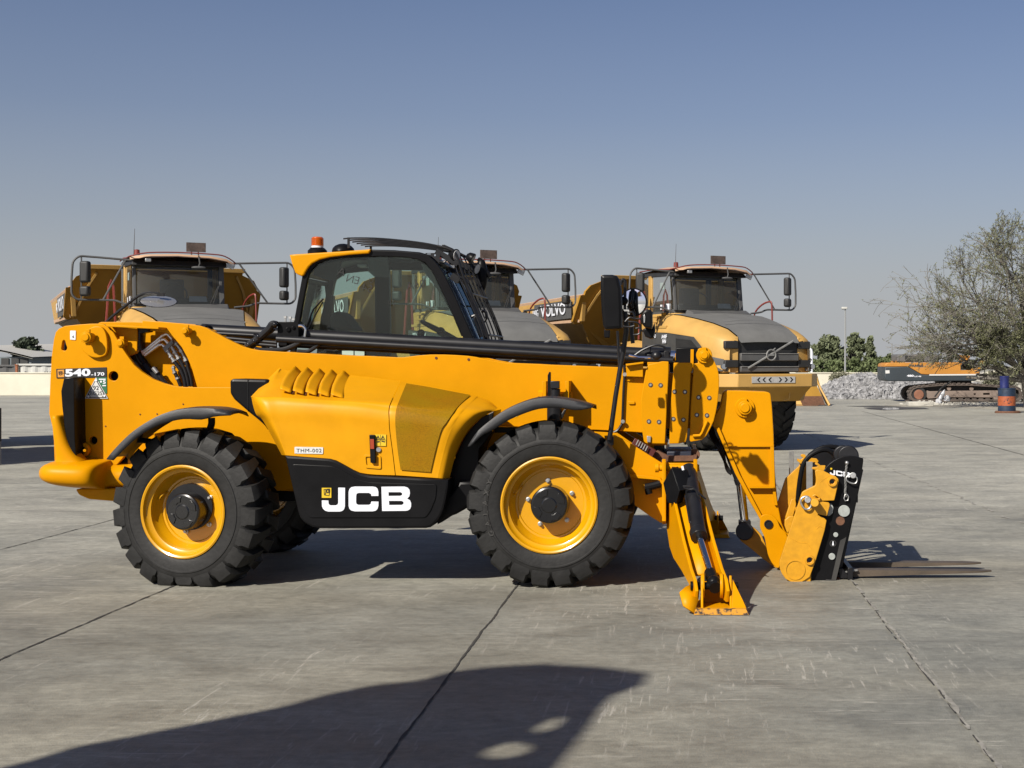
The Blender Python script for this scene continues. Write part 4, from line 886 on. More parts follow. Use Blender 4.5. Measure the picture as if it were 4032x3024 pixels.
# ================================================================ mirrors
mm = [(2365, 1089), (2370, 1083), (2378, 1081), (2410, 1081), (2428, 1085), (2437, 1097), (2441, 1116), (2446, 1134), (2449, 1200), (2450, 1291), (2440, 1296), (2384, 1300), (2377, 1294), (2374, 1280), (2368, 1219), (2364, 1146)]
def big_mirror():
    o = plate('mirror_housing', BLK, mm, -.02, .09, T, .025); return o
big_mirror()
B().ring(cr([W(*q, .17) for q in zL([(600, 300), (612, 235), (640, 212), (662, 240), (668, 330), (665, 700)])], 4), .012, 10).out('mirror_arm', BLM, T)
B().ball(W(*zL([(635, 560)])[0], .15), (.04, .03, .034), 14, 10).out('mirror_clamp', BLK, T)
B().ring([W(2460, 1228, .17), W(2464, 1268, .17), W(2466, 1303, .18), W(2454, 1387, .2), W(2442, 1450, .2), W(2424, 1560, .2), W(2406, 1690, .2), W(2399, 1732, .2)], [.021, .021, .020, .019, .019, .019, .019, .019], 14).cyl(W(2459, 1231, .17), W(2459, 1226, .17), .026).out('mirror_post', BLM, T)
B().ring([W(2431, 1303, .3), W(2434, 1360, .3), W(2438, 1440, .3)], .010, 8).out('mirror_post', BLM, T)
B().ring([W(2488, 1265, .3), W(2487, 1310, .3), W(2492, 1352, .3)], .016, 10).out('mirror_post', BLM, T)
B().box(W(2390, 1313, .25), (.045, .03, .07)).out('mirror_adjuster', BLK, T, bevel=.008)
B().box(W(2404, 1735, .24), (.05, .05, .07)).out('mirror_foot', BLM, T, bevel=.006)
cM = W(2494, 1190, .25)
M_ = Matrix.Rotation(R(-18), 3, 'Z')
MIR = mat('mirror_glass', (.85, .86, .88), .02, 1)
rows = []
for i in range(7):
    r_ = .105 * i / 6; rows.append([cM + M_ @ Vector((r_ * math.cos(a), -.012 * (1 - (i / 6) ** 2), r_ * math.sin(a))) for a in [2 * math.pi * k / 36 for k in range(37)]])
B().grid(rows).out('round_mirror_glass', MIR, T, smooth=80)
B().ring([cM + M_ @ Vector((.106 * math.cos(a), .002, .106 * math.sin(a))) for a in [2 * math.pi * k / 36 for k in range(36)]], .006, 8, closed=True).ball(cM + M_ @ Vector((0, .06, 0)), (.09, .03, .09), 20, 10).out('round_mirror_housing', BLK, T)
hs = [(2533, 1226), (2543, 1218), (2562, 1219), (2568, 1228), (2569, 1280), (2566, 1294), (2540, 1290), (2524, 1272), (2520, 1255)]
plate('mirror_housing', BLK, hs, -.36, -.22, T, .015)
hs2 = [(2531, 1296), (2545, 1290), (2567, 1294), (2577, 1270), (2580, 1300), (2572, 1332), (2560, 1334), (2540, 1325), (2535, 1312)]
plate('mirror_housing', BLK, hs2, -.20, -.10, T, .012)
plate('mirror_label', STL, zL([(968, 800), (988, 780), (1000, 820), (992, 920), (972, 915)]), -.37, -.36, T, .002)
b = B()
for pth in ([(670, 900), (740, 830), (830, 850), (930, 850)], [(720, 750), (790, 745), (820, 800), (830, 860)], [(640, 975), (740, 985), (820, 965)], [(840, 1010), (900, 1000), (940, 1040), (970, 1060)], [(720, 900), (830, 905), (905, 950), (905, 1090), (800, 1115)]):
    b.ring(cr([W(*q, -.12) for q in zL(pth)], 3), .007, 8)
b.out('mirror_bracket', BLM, T)
# rear mirror over the tower
B().ring(cr([W(*q, 1.72) for q in ((405, 1290), (431, 1256), (521, 1183), (557, 1160), (582, 1154), (625, 1157))], 4), .012, 10).box(W(633, 1160, 1.72), (.06, .04, .03)).out('mirror_arm', BLM, T)
cR = W(624, 1187, 1.72); M2 = Matrix.Rotation(R(8), 3, 'Y') @ Matrix.Rotation(R(-70), 3, 'X')
rows = [[cR + M2 @ Vector((.158 * i / 5 * math.cos(a), .03 * (1 - (i / 5) ** 2), .158 * i / 5 * math.sin(a))) for a in [2 * math.pi * k / 30 for k in range(31)]] for i in range(6)]
o = B().grid(rows).out('mirror_housing', BLK, T, smooth=80)
rows = [[cR + M2 @ Vector((.150 * i / 5 * math.cos(a), -.002 - .016 * (1 - (i / 5) ** 2), .150 * i / 5 * math.sin(a))) for a in [2 * math.pi * k / 30 for k in range(31)]] for i in range(6)]
B().grid(rows).out('round_mirror_glass', mat('dusty_mirror', (.55, .53, .5), .25, .8), T, smooth=80)
# ================================================================ front frame, stabilisers
nose = [(2380, 1716), (2421, 1714), (2470, 1738), (2560, 1795), (2600, 1820), (2610, 1824), (2610, 2060), (2600, 2058), (2560, 2033), (2500, 1990), (2430, 1930), (2380, 1900)]
plate('stabiliser_frame', YEL, nose, .42, .47, T, .004)
plate('stabiliser_frame', YEL, [(W(x, y, .42).x, W(x, y, .42).z) for x, y in nose], 1.97, 2.02, T, .004, world=True)
a = W(2560, 1877, .42)
plate('frame_step', YEL, [(2480, 1868), (2560, 1874), (2600, 1882), (2612, 1900), (2606, 1908), (2590, 1890), (2480, 1880)], .36, .42, T, .003)
def xplate(name, x, pts, th, mat_=YEL, parent=None, bevel=.004, dx=None):
    """plate in the Y-Z plane at X = x, outline (Y, Z) in metres"""
    me = curve_mesh([pts if area(pts) > 0 else pts[::-1]], th, bevel)
    for v in me.vertices: v.co = (x + v.co.z + (dx(v.co.x) if dx else 0), v.co.x, v.co.y)
    return fin(me, name, mat_, parent or T)
wx = lambda px, Y: W(px, 1500, Y).x
hX = wx(2616, .35); hX2 = wx(2738, .35)
def zz(py, Y): return W(0, py, Y).z
fl_ = [(.30, 1.30), (.36, 1.34), (.46, 1.34), (.55, 1.28), (.55, .74), (.50, .70), (.36, .68), (.30, .72)]
hang = [(.16, zz(1818, .2)), (.22, zz(1808, .2)), (.36, zz(1812, .3)), (.5, zz(1816, .4)), (.5, zz(2062, .4)), (.3, zz(2064, .3)), (.17, zz(2050, .2))]
for Y0, sg in ((0, 1), (2.44, -1)):
    fY = lambda Y: Y0 + sg * Y
    xplate('stabiliser_hanger', hX, [(fY(y), z_) for y, z_ in hang], .03)
    hang2 = [(y, z_ if z_ > .8 else z_ + .15) for y, z_ in hang]
    xplate('stabiliser_hanger', hX2, [(fY(y), z_) for y, z_ in hang2], .03)
    B().cyl((hX - .045, fY(.24), zz(1842, .24)), (hX2 + .03, fY(.24), zz(1842, .24)), .026).cyl((hX - .07, fY(.24), zz(1842, .24)), (hX - .04, fY(.24), zz(1842, .24)), .036).out('stabiliser_pin', YEL, T, bevel=.003)
    B().box((hX / 2 + hX2 / 2, fY(.5), .70), (hX2 - hX, .06, .44)).out('stabiliser_crossmember', YEL, T, bevel=.004)
    # leg: two side plates and a web, leaning forward as it runs outwards
    top = Vector((0, .34, zz(2000, .3))); bot = Vector((0, -.93, .13))
    sh_ = lambda Y: (.34 - Y) * .150
    oldleg = [(.42, .72), (.34, .80), (.22, .79), (-.10, .62), (-.45, .43), (-.80, .27), (-.97, .22), (-1.04, .15), (-1.0, .07), (-.90, .07), (-.75, .155), (-.4, .20), (.0, .235), (.2, .29), (.36, .42), (.42, .55)]
    for k, xx in enumerate((-.155, .060)):
        f_ = (lambda Yw: (.34 - (Yw - Y0) * sg) * .155)
        xplate('stabiliser_leg_side', xx, [(fY(y), z_) for y, z_ in oldleg], .022, YEL, T, .003, dx=lambda v: f_(v))
    web = B(); rows = []
    for y, z_ in ((.36, .76), (.2, .72), (-.1, .565), (-.45, .37), (-.75, .225)):
        rows.append([Vector((-.150 + f_(fY(y)), fY(y), z_)), Vector((.055 + f_(fY(y)), fY(y), z_))])
    o = B().grid(rows).out('stabiliser_leg_web', YEL, T); s_ = o.modifiers.new('s', 'SOLIDIFY'); s_.thickness = .02
    ex = lambda xx, y: xx + f_(fY(y))
    # foot
    fx0, fx1 = W(2733, 2400, -1.12).x, W(2946, 2400, -1.12).x
    FT = B()
    FT.hexa([(fx0, fY(-1.12), 0.003), (fx1, fY(-1.12), 0.003), (fx1, fY(-.68), .003), (fx0, fY(-.68), .003), (fx0 + .004, fY(-1.10), .035), (fx1 - .012, fY(-1.10), .035), (fx1 - .02, fY(-.70), .035), (fx0, fY(-.70), .035)])
    fo = FT.out('stabiliser_foot', YEL, T, bevel=.003)
    B().hexa([(fx0 - .002, fY(-1.135), 0.004), (fx1 + .004, fY(-1.135), 0.004), (fx1 + .004, fY(-1.12), .004), (fx0 - .002, fY(-1.12), .004), (fx0 + .01, fY(-1.128), .042), (fx1 - .015, fY(-1.128), .042), (fx1 - .015, fY(-1.10), .046), (fx0 + .01, fY(-1.10), .046)]).out('foot_edge', CHIP, fo)
    w0 = [Vector((fx0 - .10, fY(-1.04), .14)), Vector((fx0 - .075, fY(-1.10), .06)), Vector((fx0 + .0, fY(-1.12), .012)), Vector((fx0 + .03, fY(-1.02), .09)), Vector((fx0 + .04, fY(-.92), .15)), Vector((fx0 + .0, fY(-.84), .17)), Vector((fx0 - .06, fY(-.88), .15))]
    b = B().add(w0 + [Vector((fx0 - .02, fY(-.70), .02))], [(0, 1, 3, 6), (1, 2, 3), (3, 4, 5, 6), (6, 5, 7), (0, 6, 7), (2, 7, 1)]) if 0 else B().add(w0, [(0, 1, 2, 3), (0, 3, 4, 5, 6)])
    o = b.out('foot_wing', YEL, fo, smooth=20); s_ = o.modifiers.new('s', 'SOLIDIFY'); s_.thickness = .012; s_.offset = 0
    for xx, q in ((fx0 + .055, 1), (fx1 - .115, 1)):
        br_ = [(-1.08, .035), (-1.04, .06), (-.99, .16), (-.93, .24), (-.86, .20), (-.78, .10), (-.76, .035)]
        xplate('foot_lug', xx, [(fY(y), z_) for y, z_ in br_], .016, YEL, fo, .003)
    gs = [Vector((fx1 - .105, fY(-1.0), .22)), Vector((fx1 - .03, fY(-1.09), .05)), Vector((fx1 - .107, fY(-1.10), .045))]
    B().prism([(fx1 - .11, fY(-1.09), .04), (fx1 - .01, fY(-1.09), .04), (fx1 - .035, fY(-1.04), .09), (fx1 - .10, fY(-.97), .22)], (0, sg * .014, 0)).out('foot_gusset', YEL, fo, bevel=.002)
    B().cyl((fx0 + .00, fY(-.93), .17), (fx1 - .06, fY(-.93), .17), .026).cyl((fx0 - .025, fY(-.93), .17), (fx0 + .03, fY(-.93), .17), .031).out('foot_pin', BLK, T, bevel=.003)
    # cylinder
    cx = lambda px, Y: W(px, 1500, Y).x
    tp = Vector((-.045, fY(.22), 1.31)) if 1 else 0
    t0 = W(2712, 1845, .22); t1 = W(2718, 1930, .02); b0 = W(2752, 2109, -.42); b1 = W(2797, 2258, -.78); b2 = W(2810, 2296, -.90)
    t0, t1, b0, b1, b2 = [Vector((v.x, fY(v.y), v.z)) for v in (t0, t1, b0, b1, b2)]
    B().ring([t0, t0.lerp(b0, .12), b0], .056, 26).ring([b0.lerp(b1, -.12), b0.lerp(b1, .04)], .063, 26).out('stabiliser_cylinder', BLM, T, bevel=.003)
    B().ring([b0, b2], .026, 20).out('cylinder_rod', CHR, T)
    B().ring([b1.lerp(b2, -.1), b2.lerp(b1, -.5)], .043, 20).ball(b2, (.05, .055, .055), 18, 12).out('rod_eye', BLK, T)
    for dx_ in (-.075, .055): xplate('leg_eye', b2.x + dx_, [(fY(-.90 + .085 * math.cos(a)), .165 + .085 * math.sin(a)) for a in [i * math.pi / 12 for i in range(24)]], .022)
    B().prism([(fx0 + .04, fY(-.80), .03), (fx1 - .09, fY(-.80), .03), (fx1 - .12, fY(-.74), .17), (fx0 + .06, fY(-.74), .17)], (0, sg * .015, 0)).out('foot_wall', YEL, fo)
    B().ring([t0.lerp(b0, .42) + Vector((-.055, -sg * .03, .0)), t0.lerp(b0, .8) + Vector((-.05, -sg * .04, 0)), t0.lerp(b0, .84) + Vector((-.03, -sg * .02, 0))], .010, 8).out('cylinder_pipe', BLM, T)
    m_ = Matrix.Rotation(R(0), 3, 'X')
    if sg == 1:
        p = lambda x, y, Y: W(x, y, Y)
        v_ = [p(2611, 1902, .10), p(2642, 1990, .00), p(2661, 1984, -.08), p(2622, 1975, .02)]
        sb = B().hexa([p(2632, 1984, -.05), p(2662, 1984, -.10), p(2732, 1922, .10), p(2640, 1960, .25), p(2640, 1838, .10), p(2664, 1842, .05), p(2708, 1848, .16), p(2650, 1836, .28)])
        sb = B()
        A1 = [p(2644, 1841, .02), p(2611, 1902, .10), p(2628, 1980, .05), p(2661, 1986, -.05), p(2676, 1932, -.06)]
        A2 = [p(2644, 1841, .02), p(2676, 1932, -.06), p(2716, 1929, -.02), p(2729, 1906, .02), p(2706, 1849, .10)]
        A3 = [p(2676, 1932, -.06), p(2661, 1986, -.05), p(2700, 1940, .05), p(2716, 1929, -.02)]
        bk = Vector((.0, .16, .03))
        o = B().prism(A1, (.05, .14, 0)).out('cylinder_guard', BLK, T, bevel=.004)
        o = B().prism(A2, (.0, .12, .0)).out('cylinder_guard', BLK, T, bevel=.004)
        plate('guard_label', WHT, zG([(288, 205), (310, 200), (318, 238), (298, 242)]), -.02, -.017, T, 0, smooth=0)
        B().ring(cr([p(*q, -.12) for q in zG([(305, 390), (380, 395), (430, 430), (470, 470), (520, 510)])], 4), .007, 8).ring(cr([p(*q, -.12) for q in zG([(310, 400), (360, 420), (420, 420), (450, 480), (470, 530), (450, 540)])], 4), .008, 8).out('guard_strap', BLM, T)
# red and dark bits behind the nose: hoses, terminals, step
B().box(W(2530, 1770, .75), (.20, .05, .10), Matrix.Rotation(R(30), 3, 'Y')).out('terminal_box', mat('dark_red', (.10, .015, .012), .5), T, bevel=.004)
b = B()
for k in range(5):
    q0 = W(2505 + k * 9, 1752 + k * 6, .7); b.ring([q0, q0 + Vector((.02, .0, .04))], .006, 8)
b.out('terminal_posts', GREY, T)
plate('front_guard', RUST, [(2560, 1790), (2590, 1775), (2625, 1795), (2745, 1795), (2740, 1815), (2600, 1818)], .8, 1.6, T, .003)
B().box(W(2675, 1782, 1.2), (.20, .7, .06)).out('front_step', mat('dark_blue_step', (.02, .025, .045), .5), T, bevel=.006)
B().box(W(2592, 1770, 1.15), (.07, .12, .18)).cyl(W(2596, 1720, 1.15), W(2600, 1790, 1.15), .04).out('boom_hose', BLM, T, bevel=.01)
B().cyl(W(2735, 1790, 1.0), W(2735, 1790, 1.04), .045).out('step_end', RUST, T)
hose([(2540, 1920, 0), (2575, 1912), (2600, 1905)], .030, .36, BLK, 'stabiliser_hose')
hose([(2556, 1945, 0), (2552, 1925), (2556, 1912)], .028, .36, BLK, 'stabiliser_hose')

# ================================================================ carriage and forks
hook = [(180, 1340), (186, 1310), (400, 650), (412, 620), (430, 605), (545, 550), (552, 520), (556, 480), (548, 440), (545, 400), (570, 385), (640, 405), (700, 435), (752, 455), (780, 482), (782, 510), (742, 690), (735, 702), (610, 706), (606, 712), (680, 722), (692, 735), (692, 760), (668, 850), (660, 860), (575, 842), (570, 850), (640, 885), (660, 905), (640, 1010), (545, 1330), (500, 1450), (488, 1482), (440, 1515), (395, 1542), (340, 1548), (290, 1530), (240, 1500), (205, 1450), (184, 1400)]
hh = zF(hook)
Yb = .36
hd = [circ(*zF([(718, 510)])[0], 9), circ(*zF([(487, 1310)])[0], 10)]
plate('hitch_side', YEW, hh, Yb, Yb + .04, T, .004, hd)
plate('hitch_side', YEW, [(W(x, y, Yb).x, W(x, y, Yb).z) for x, y in hh], 1.60, 1.64, T, .004, world=True)
for q in ((718, 510), (487, 1310)):
    B().lathe([(.027, 0), (.026, -.02), (.036, -.02), (.038, 0)], o=W(*zF([q])[0], Yb), seg=28).out('hitch_eye', YEW, T)
    B().cyl(W(*zF([q])[0], Yb + .042), W(*zF([q])[0], Yb + .06), .03).out('eye_plug', BLG, T)
B().lathe([(.078, -.001), (.078, -.006), (.070, -.006), (.070, -.001)], o=W(*zF([(340, 1410)])[0], Yb), seg=40).out('weld_ring', YEW, T)
B().ring(cr([W(*q, Yb) for q in zF([(290, 1085), (380, 1130), (460, 1140), (510, 1200)])], 4), .0025, 6).ring(cr([W(*q, Yb) for q in zF([(590, 520), (640, 480), (690, 450)])], 4), .002, 6).ring([W(*q, Yb) for q in zF([(555, 995), (585, 965), (635, 985)])], .003, 6).out('weld_bead', YEW, T)
B().box(W(3170, 2050, 1.0), (.10, 1.25, .22), Matrix.Rotation(R(-18), 3, 'Y')).box(W(3140, 2215, 1.0), (.12, 1.25, .14)).out('hitch_tube', YEW, T, bevel=.01)
far = zF([(150, 760), (240, 480), (380, 350), (395, 300), (420, 300), (440, 340), (400, 500), (340, 740), (250, 880), (232, 1000), (200, 960)])
plate('hitch_far_plate', YEW, far, 1.15, 1.19, T, .004)
plate('hitch_rib', YEW, rnd(zF([(232, 960), (235, 900), (275, 862), (330, 862), (300, 1000), (260, 1040)]), 5), .5, .56, T, .006)
plate('hitch_rib', YEW, zF([(300, 690), (340, 680), (350, 740), (320, 860), (240, 880)]), .7, .75, T, .004)
# hooks at the top
plate('hitch_hook', YEW, rnd(zF([(545, 320), (570, 318), (600, 345), (650, 345), (640, 400), (630, 408), (560, 392), (510, 380), (515, 365), (560, 360), (575, 350), (545, 335)]), 2, 2), .44, .48, T, .003)
plate('hitch_hook', YEW, rnd(zF([(395, 240), (415, 228), (445, 235), (450, 262), (500, 268), (560, 275), (580, 300), (560, 330), (540, 310), (480, 320), (430, 330), (400, 330), (362, 300), (360, 275), (400, 285), (425, 262), (400, 255)]), 2, 2), 1.1, 1.14, T, .003)
B().box(W(*zF([(486, 460)])[0], .52), (.050, .012, .24)).cyl(W(*zF([(486, 345)])[0], .52), W(*zF([(486, 345)])[0], .532), .021).out('lock_flag', GREY, T, bevel=.002)
B().box(W(*zF([(301, 320)])[0], 1.2), (.040, .012, .20)).out('lock_flag', GREY, T, bevel=.002)
# black carriage side plates
cp = [(560, 420), (630, 402), (655, 362), (690, 325), (735, 292), (785, 267), (840, 250), (900, 245), (960, 250), (1036, 272), (1036, 300), (1020, 430), (985, 620), (950, 760), (920, 860), (872, 1050), (850, 1150), (820, 1290), (790, 1400), (742, 1560), (640, 1552), (460, 1500), (500, 1300)]
cpp = zF(cp)
Yc = .42
plate('carriage_side', BLK, cpp, Yc, Yc + .035, T, .005)
plate('carriage_side', BLK, [(W(x, y, Yc).x, W(x, y, Yc).z) for x, y in cpp], 1.85, 1.885, T, .005, world=True)
wlen = lambda p, q: (W(*zF([q])[0], Yc) - W(*zF([p])[0], Yc))
B().cyl(W(3331, 1850, .44), W(3331, 1850, 1.88), .045).cyl(W(3296, 2225, .44), W(3296, 2225, 1.88), .03).box(W(3310, 2215, 1.15), (.04, 1.44, .12)).box(W(3330, 1925, 1.15), (.035, 1.44, .09)).out('fork_shaft', BLM, T, bevel=.004)
for yy in (.75, 1.15, 1.5):
    B().box(W(3312, 2060, yy), (.03, .05, .66), Matrix.Rotation(R(13), 3, 'Y')).out('back_bar', BLM, T, bevel=.003)
plate('carriage_toe', BLM, zF([(785, 1400), (820, 1395), (895, 1480), (870, 1500), (800, 1495)]), .46, .50, T, .003)
plate('carriage_toe', DUST, zF([(655, 1510), (745, 1515), (742, 1566), (640, 1560)]), .405, .42, T, .002)
plate('carriage_strip', DUST, zF([(800, 1110), (862, 1075), (745, 1560), (700, 1555)]), .416, .421, T, 0)
DSC = mat('disc_grey', (.42, .45, .43), .5, var=.15, scale=40)
for q, r_ in (((838, 808), .046), ((753, 1050), .019), ((714, 1272), .026)):
    c = W(*zF([q])[0], Yc); B().cyl(c, c + Vector((0, -.012, 0)), r_, seg=28).out('carriage_disc', DSC, T, bevel=.002)
plate('carriage_disc', DSC, rnd(zF([(690, 735), (712, 735), (730, 770), (722, 830), (690, 860), (668, 858)]), 3), .405, .42, T, .002)
plate('carriage_mark', WHT, zF([(722, 1118), (730, 1118), (736, 1160), (716, 1160)]), .416, .42, T, 0)
c = W(*zF([(725, 1140)])[0], Yc); B().lathe([(.026, -.001), (.026, -.005), (.021, -.005)], o=c, seg=24).out('carriage_hole', DUST, T)
c = W(*zF([(800, 910)])[0], Yc); B().cyl(c + Vector((0, .001, 0)), c + Vector((0, -.002, 0)), .035).out('carriage_hole', RUST, T)
# carriage lettering: the same three letters, small
x0, y0 = 695, 385
def small(pts): return zF([(x0 + (x - 738) / (1447 - 738) * 205, y0 + (x - 738) * .045 + (y - 1138) / 199 * 52) for x, y in pts])
for pts, hs in ((J_, []), (C_, []), (B_, Bh)): plate('carriage_letter', WHT, small(pts), .412, .42, T, 0, [small(h) for h in hs], smooth=0)
plate('carriage_badge', YST, zF([(700, 368), (718, 370), (716, 388), (698, 386)]), .412, .42, T, 0, smooth=0)
# chain, D-ring
c = W(*zF([(868, 318)])[0], .40); B().ball(c, .016, 12, 8).out('chain_knob', STL, T)
CH = [W(*q, .405) for q in zF([(868, 325), (862, 370), (856, 420), (852, 470), (853, 520), (856, 570), (850, 610), (858, 650)])]
P_ = cr(CH, 3)
b = B()
for i in range(len(P_) - 1):
    m_ = (P_[i] + P_[i + 1]) / 2; d = (P_[i + 1] - P_[i]).normalized(); s_ = Vector((0, 1, 0)) if i % 2 else d.cross(Vector((0, 1, 0)))
    b.ring([m_ + d * .016 * math.cos(t) + s_ * .007 * math.sin(t) for t in [k * math.pi / 4 for k in range(8)]], .003, 5, closed=True)
b.out('chain', GREY, T)
b = B().ring([W(*q, .40) for q in zF([(850, 640), (872, 640), (885, 665), (878, 700), (850, 705), (838, 680)])], .005, 8, closed=True).out('carabiner', STL, T)
B().cyl(W(*zF([(931, 445)])[0], .42), W(*zF([(931, 445)])[0], .38), .024, seg=20).out('d_ring_boss', STL, T, bevel=.003)
B().ring(cr([W(*q, .385) for q in zF([(905, 430), (870, 455), (862, 490), (900, 520), (950, 528), (972, 500), (970, 470), (945, 455)])], 3), .006, 8).out('d_ring', STL, T)
# lock pin with shackle on the hitch side
B().cyl(W(*zF([(468, 695)])[0], .36), W(*zF([(468, 695)])[0], .31), .026, seg=8).cyl(W(*zF([(540, 725)])[0], .36), W(*zF([(540, 725)])[0], .27), .026, seg=16).ring(cr([W(*q, .33) for q in zF([(400, 690), (430, 665), (470, 665), (500, 700), (500, 760), (470, 790), (430, 780), (400, 730)])], 3, True), .009, 8, closed=True).out('lock_shackle', STL, T, bevel=.002)
B().cyl(W(*zF([(540, 725)])[0], .36), W(*zF([(540, 725)])[0], .26), .032, seg=18).out('hitch_pin', YEW, T, bevel=.003)
b = B().ring(cr([W(*q, .34) for q in zF([(520, 655), (550, 645), (590, 675), (570, 690), (530, 670)])], 3), .006, 8).out('lynch_clip', YEW, T)
# curved hose over the carriage
hose(zF([(365, 750), (375, 600), (400, 420), (430, 320), (500, 240), (600, 190), (680, 190), (740, 240), (740, 300)]), .020, .75, BLK, 'hitch_hose')
hose(zF([(480, 250), (560, 190), (640, 158), (740, 155), (830, 180), (890, 215)]), .020, .95, BLK, 'hitch_hose')
B().cyl(W(3318, 1790, .55), W(3318, 1790, 1.5), .075).cyl(W(3340, 1796, .5), W(3340, 1796, .6), .085).out('side_shift_cylinder', BLM, T, bevel=.01)
plate('carriage_hood', BLM, zF([(470, 330), (500, 240), (560, 190), (640, 160), (720, 155), (830, 185), (900, 230), (900, 330), (640, 400)]), 1.35, 1.4, T, .004)
# forks
def fork(Y, tipx, name='fork'):
    F = B(); x0 = W(3333, 2260, .55).x; x1 = tipx
    n = 16; rows = []
    for i in range(n + 1):
        t = i / n; X = x0 + (x1 - x0) * t
        hw = .060 * (1 if t < .82 else math.sqrt(max(0.02, 1 - ((t - .82) / .185) ** 2)))
        zb = .012 + .035 * t; th = .044 * (1 - t) + .012
        rows.append([(X, Y - hw, zb), (X, Y - hw, zb + th), (X, Y + hw, zb + th), (X, Y + hw, zb), (X, Y - hw, zb)])
    F.grid([[Vector(p) for p in r] for r in rows]); F.add([rows[-1][0], rows[-1][1], rows[-1][2], rows[-1][3]], [(0, 1, 2, 3)])
    fm = mat('fork_steel', (.17, .13, .095), .6, .35, col2=(.10, .08, .06), scale=4, bump=.1)
    o = F.out(name, fm, T, smooth=30)
    m_ = Matrix.Rotation(R(12), 3, 'Y')
    B().box((x0 + .02, Y, .45), (.045, .12, .86), m_).out('fork_shank', BLM, o, bevel=.004)
fork(.58, 2.42); fork(1.03, 2.43)
B().box(W(3352, 2248, .50), (.10, .02, .012), Matrix.Rotation(R(-8), 3, 'Y')).out('fork_stop', GREY, T)
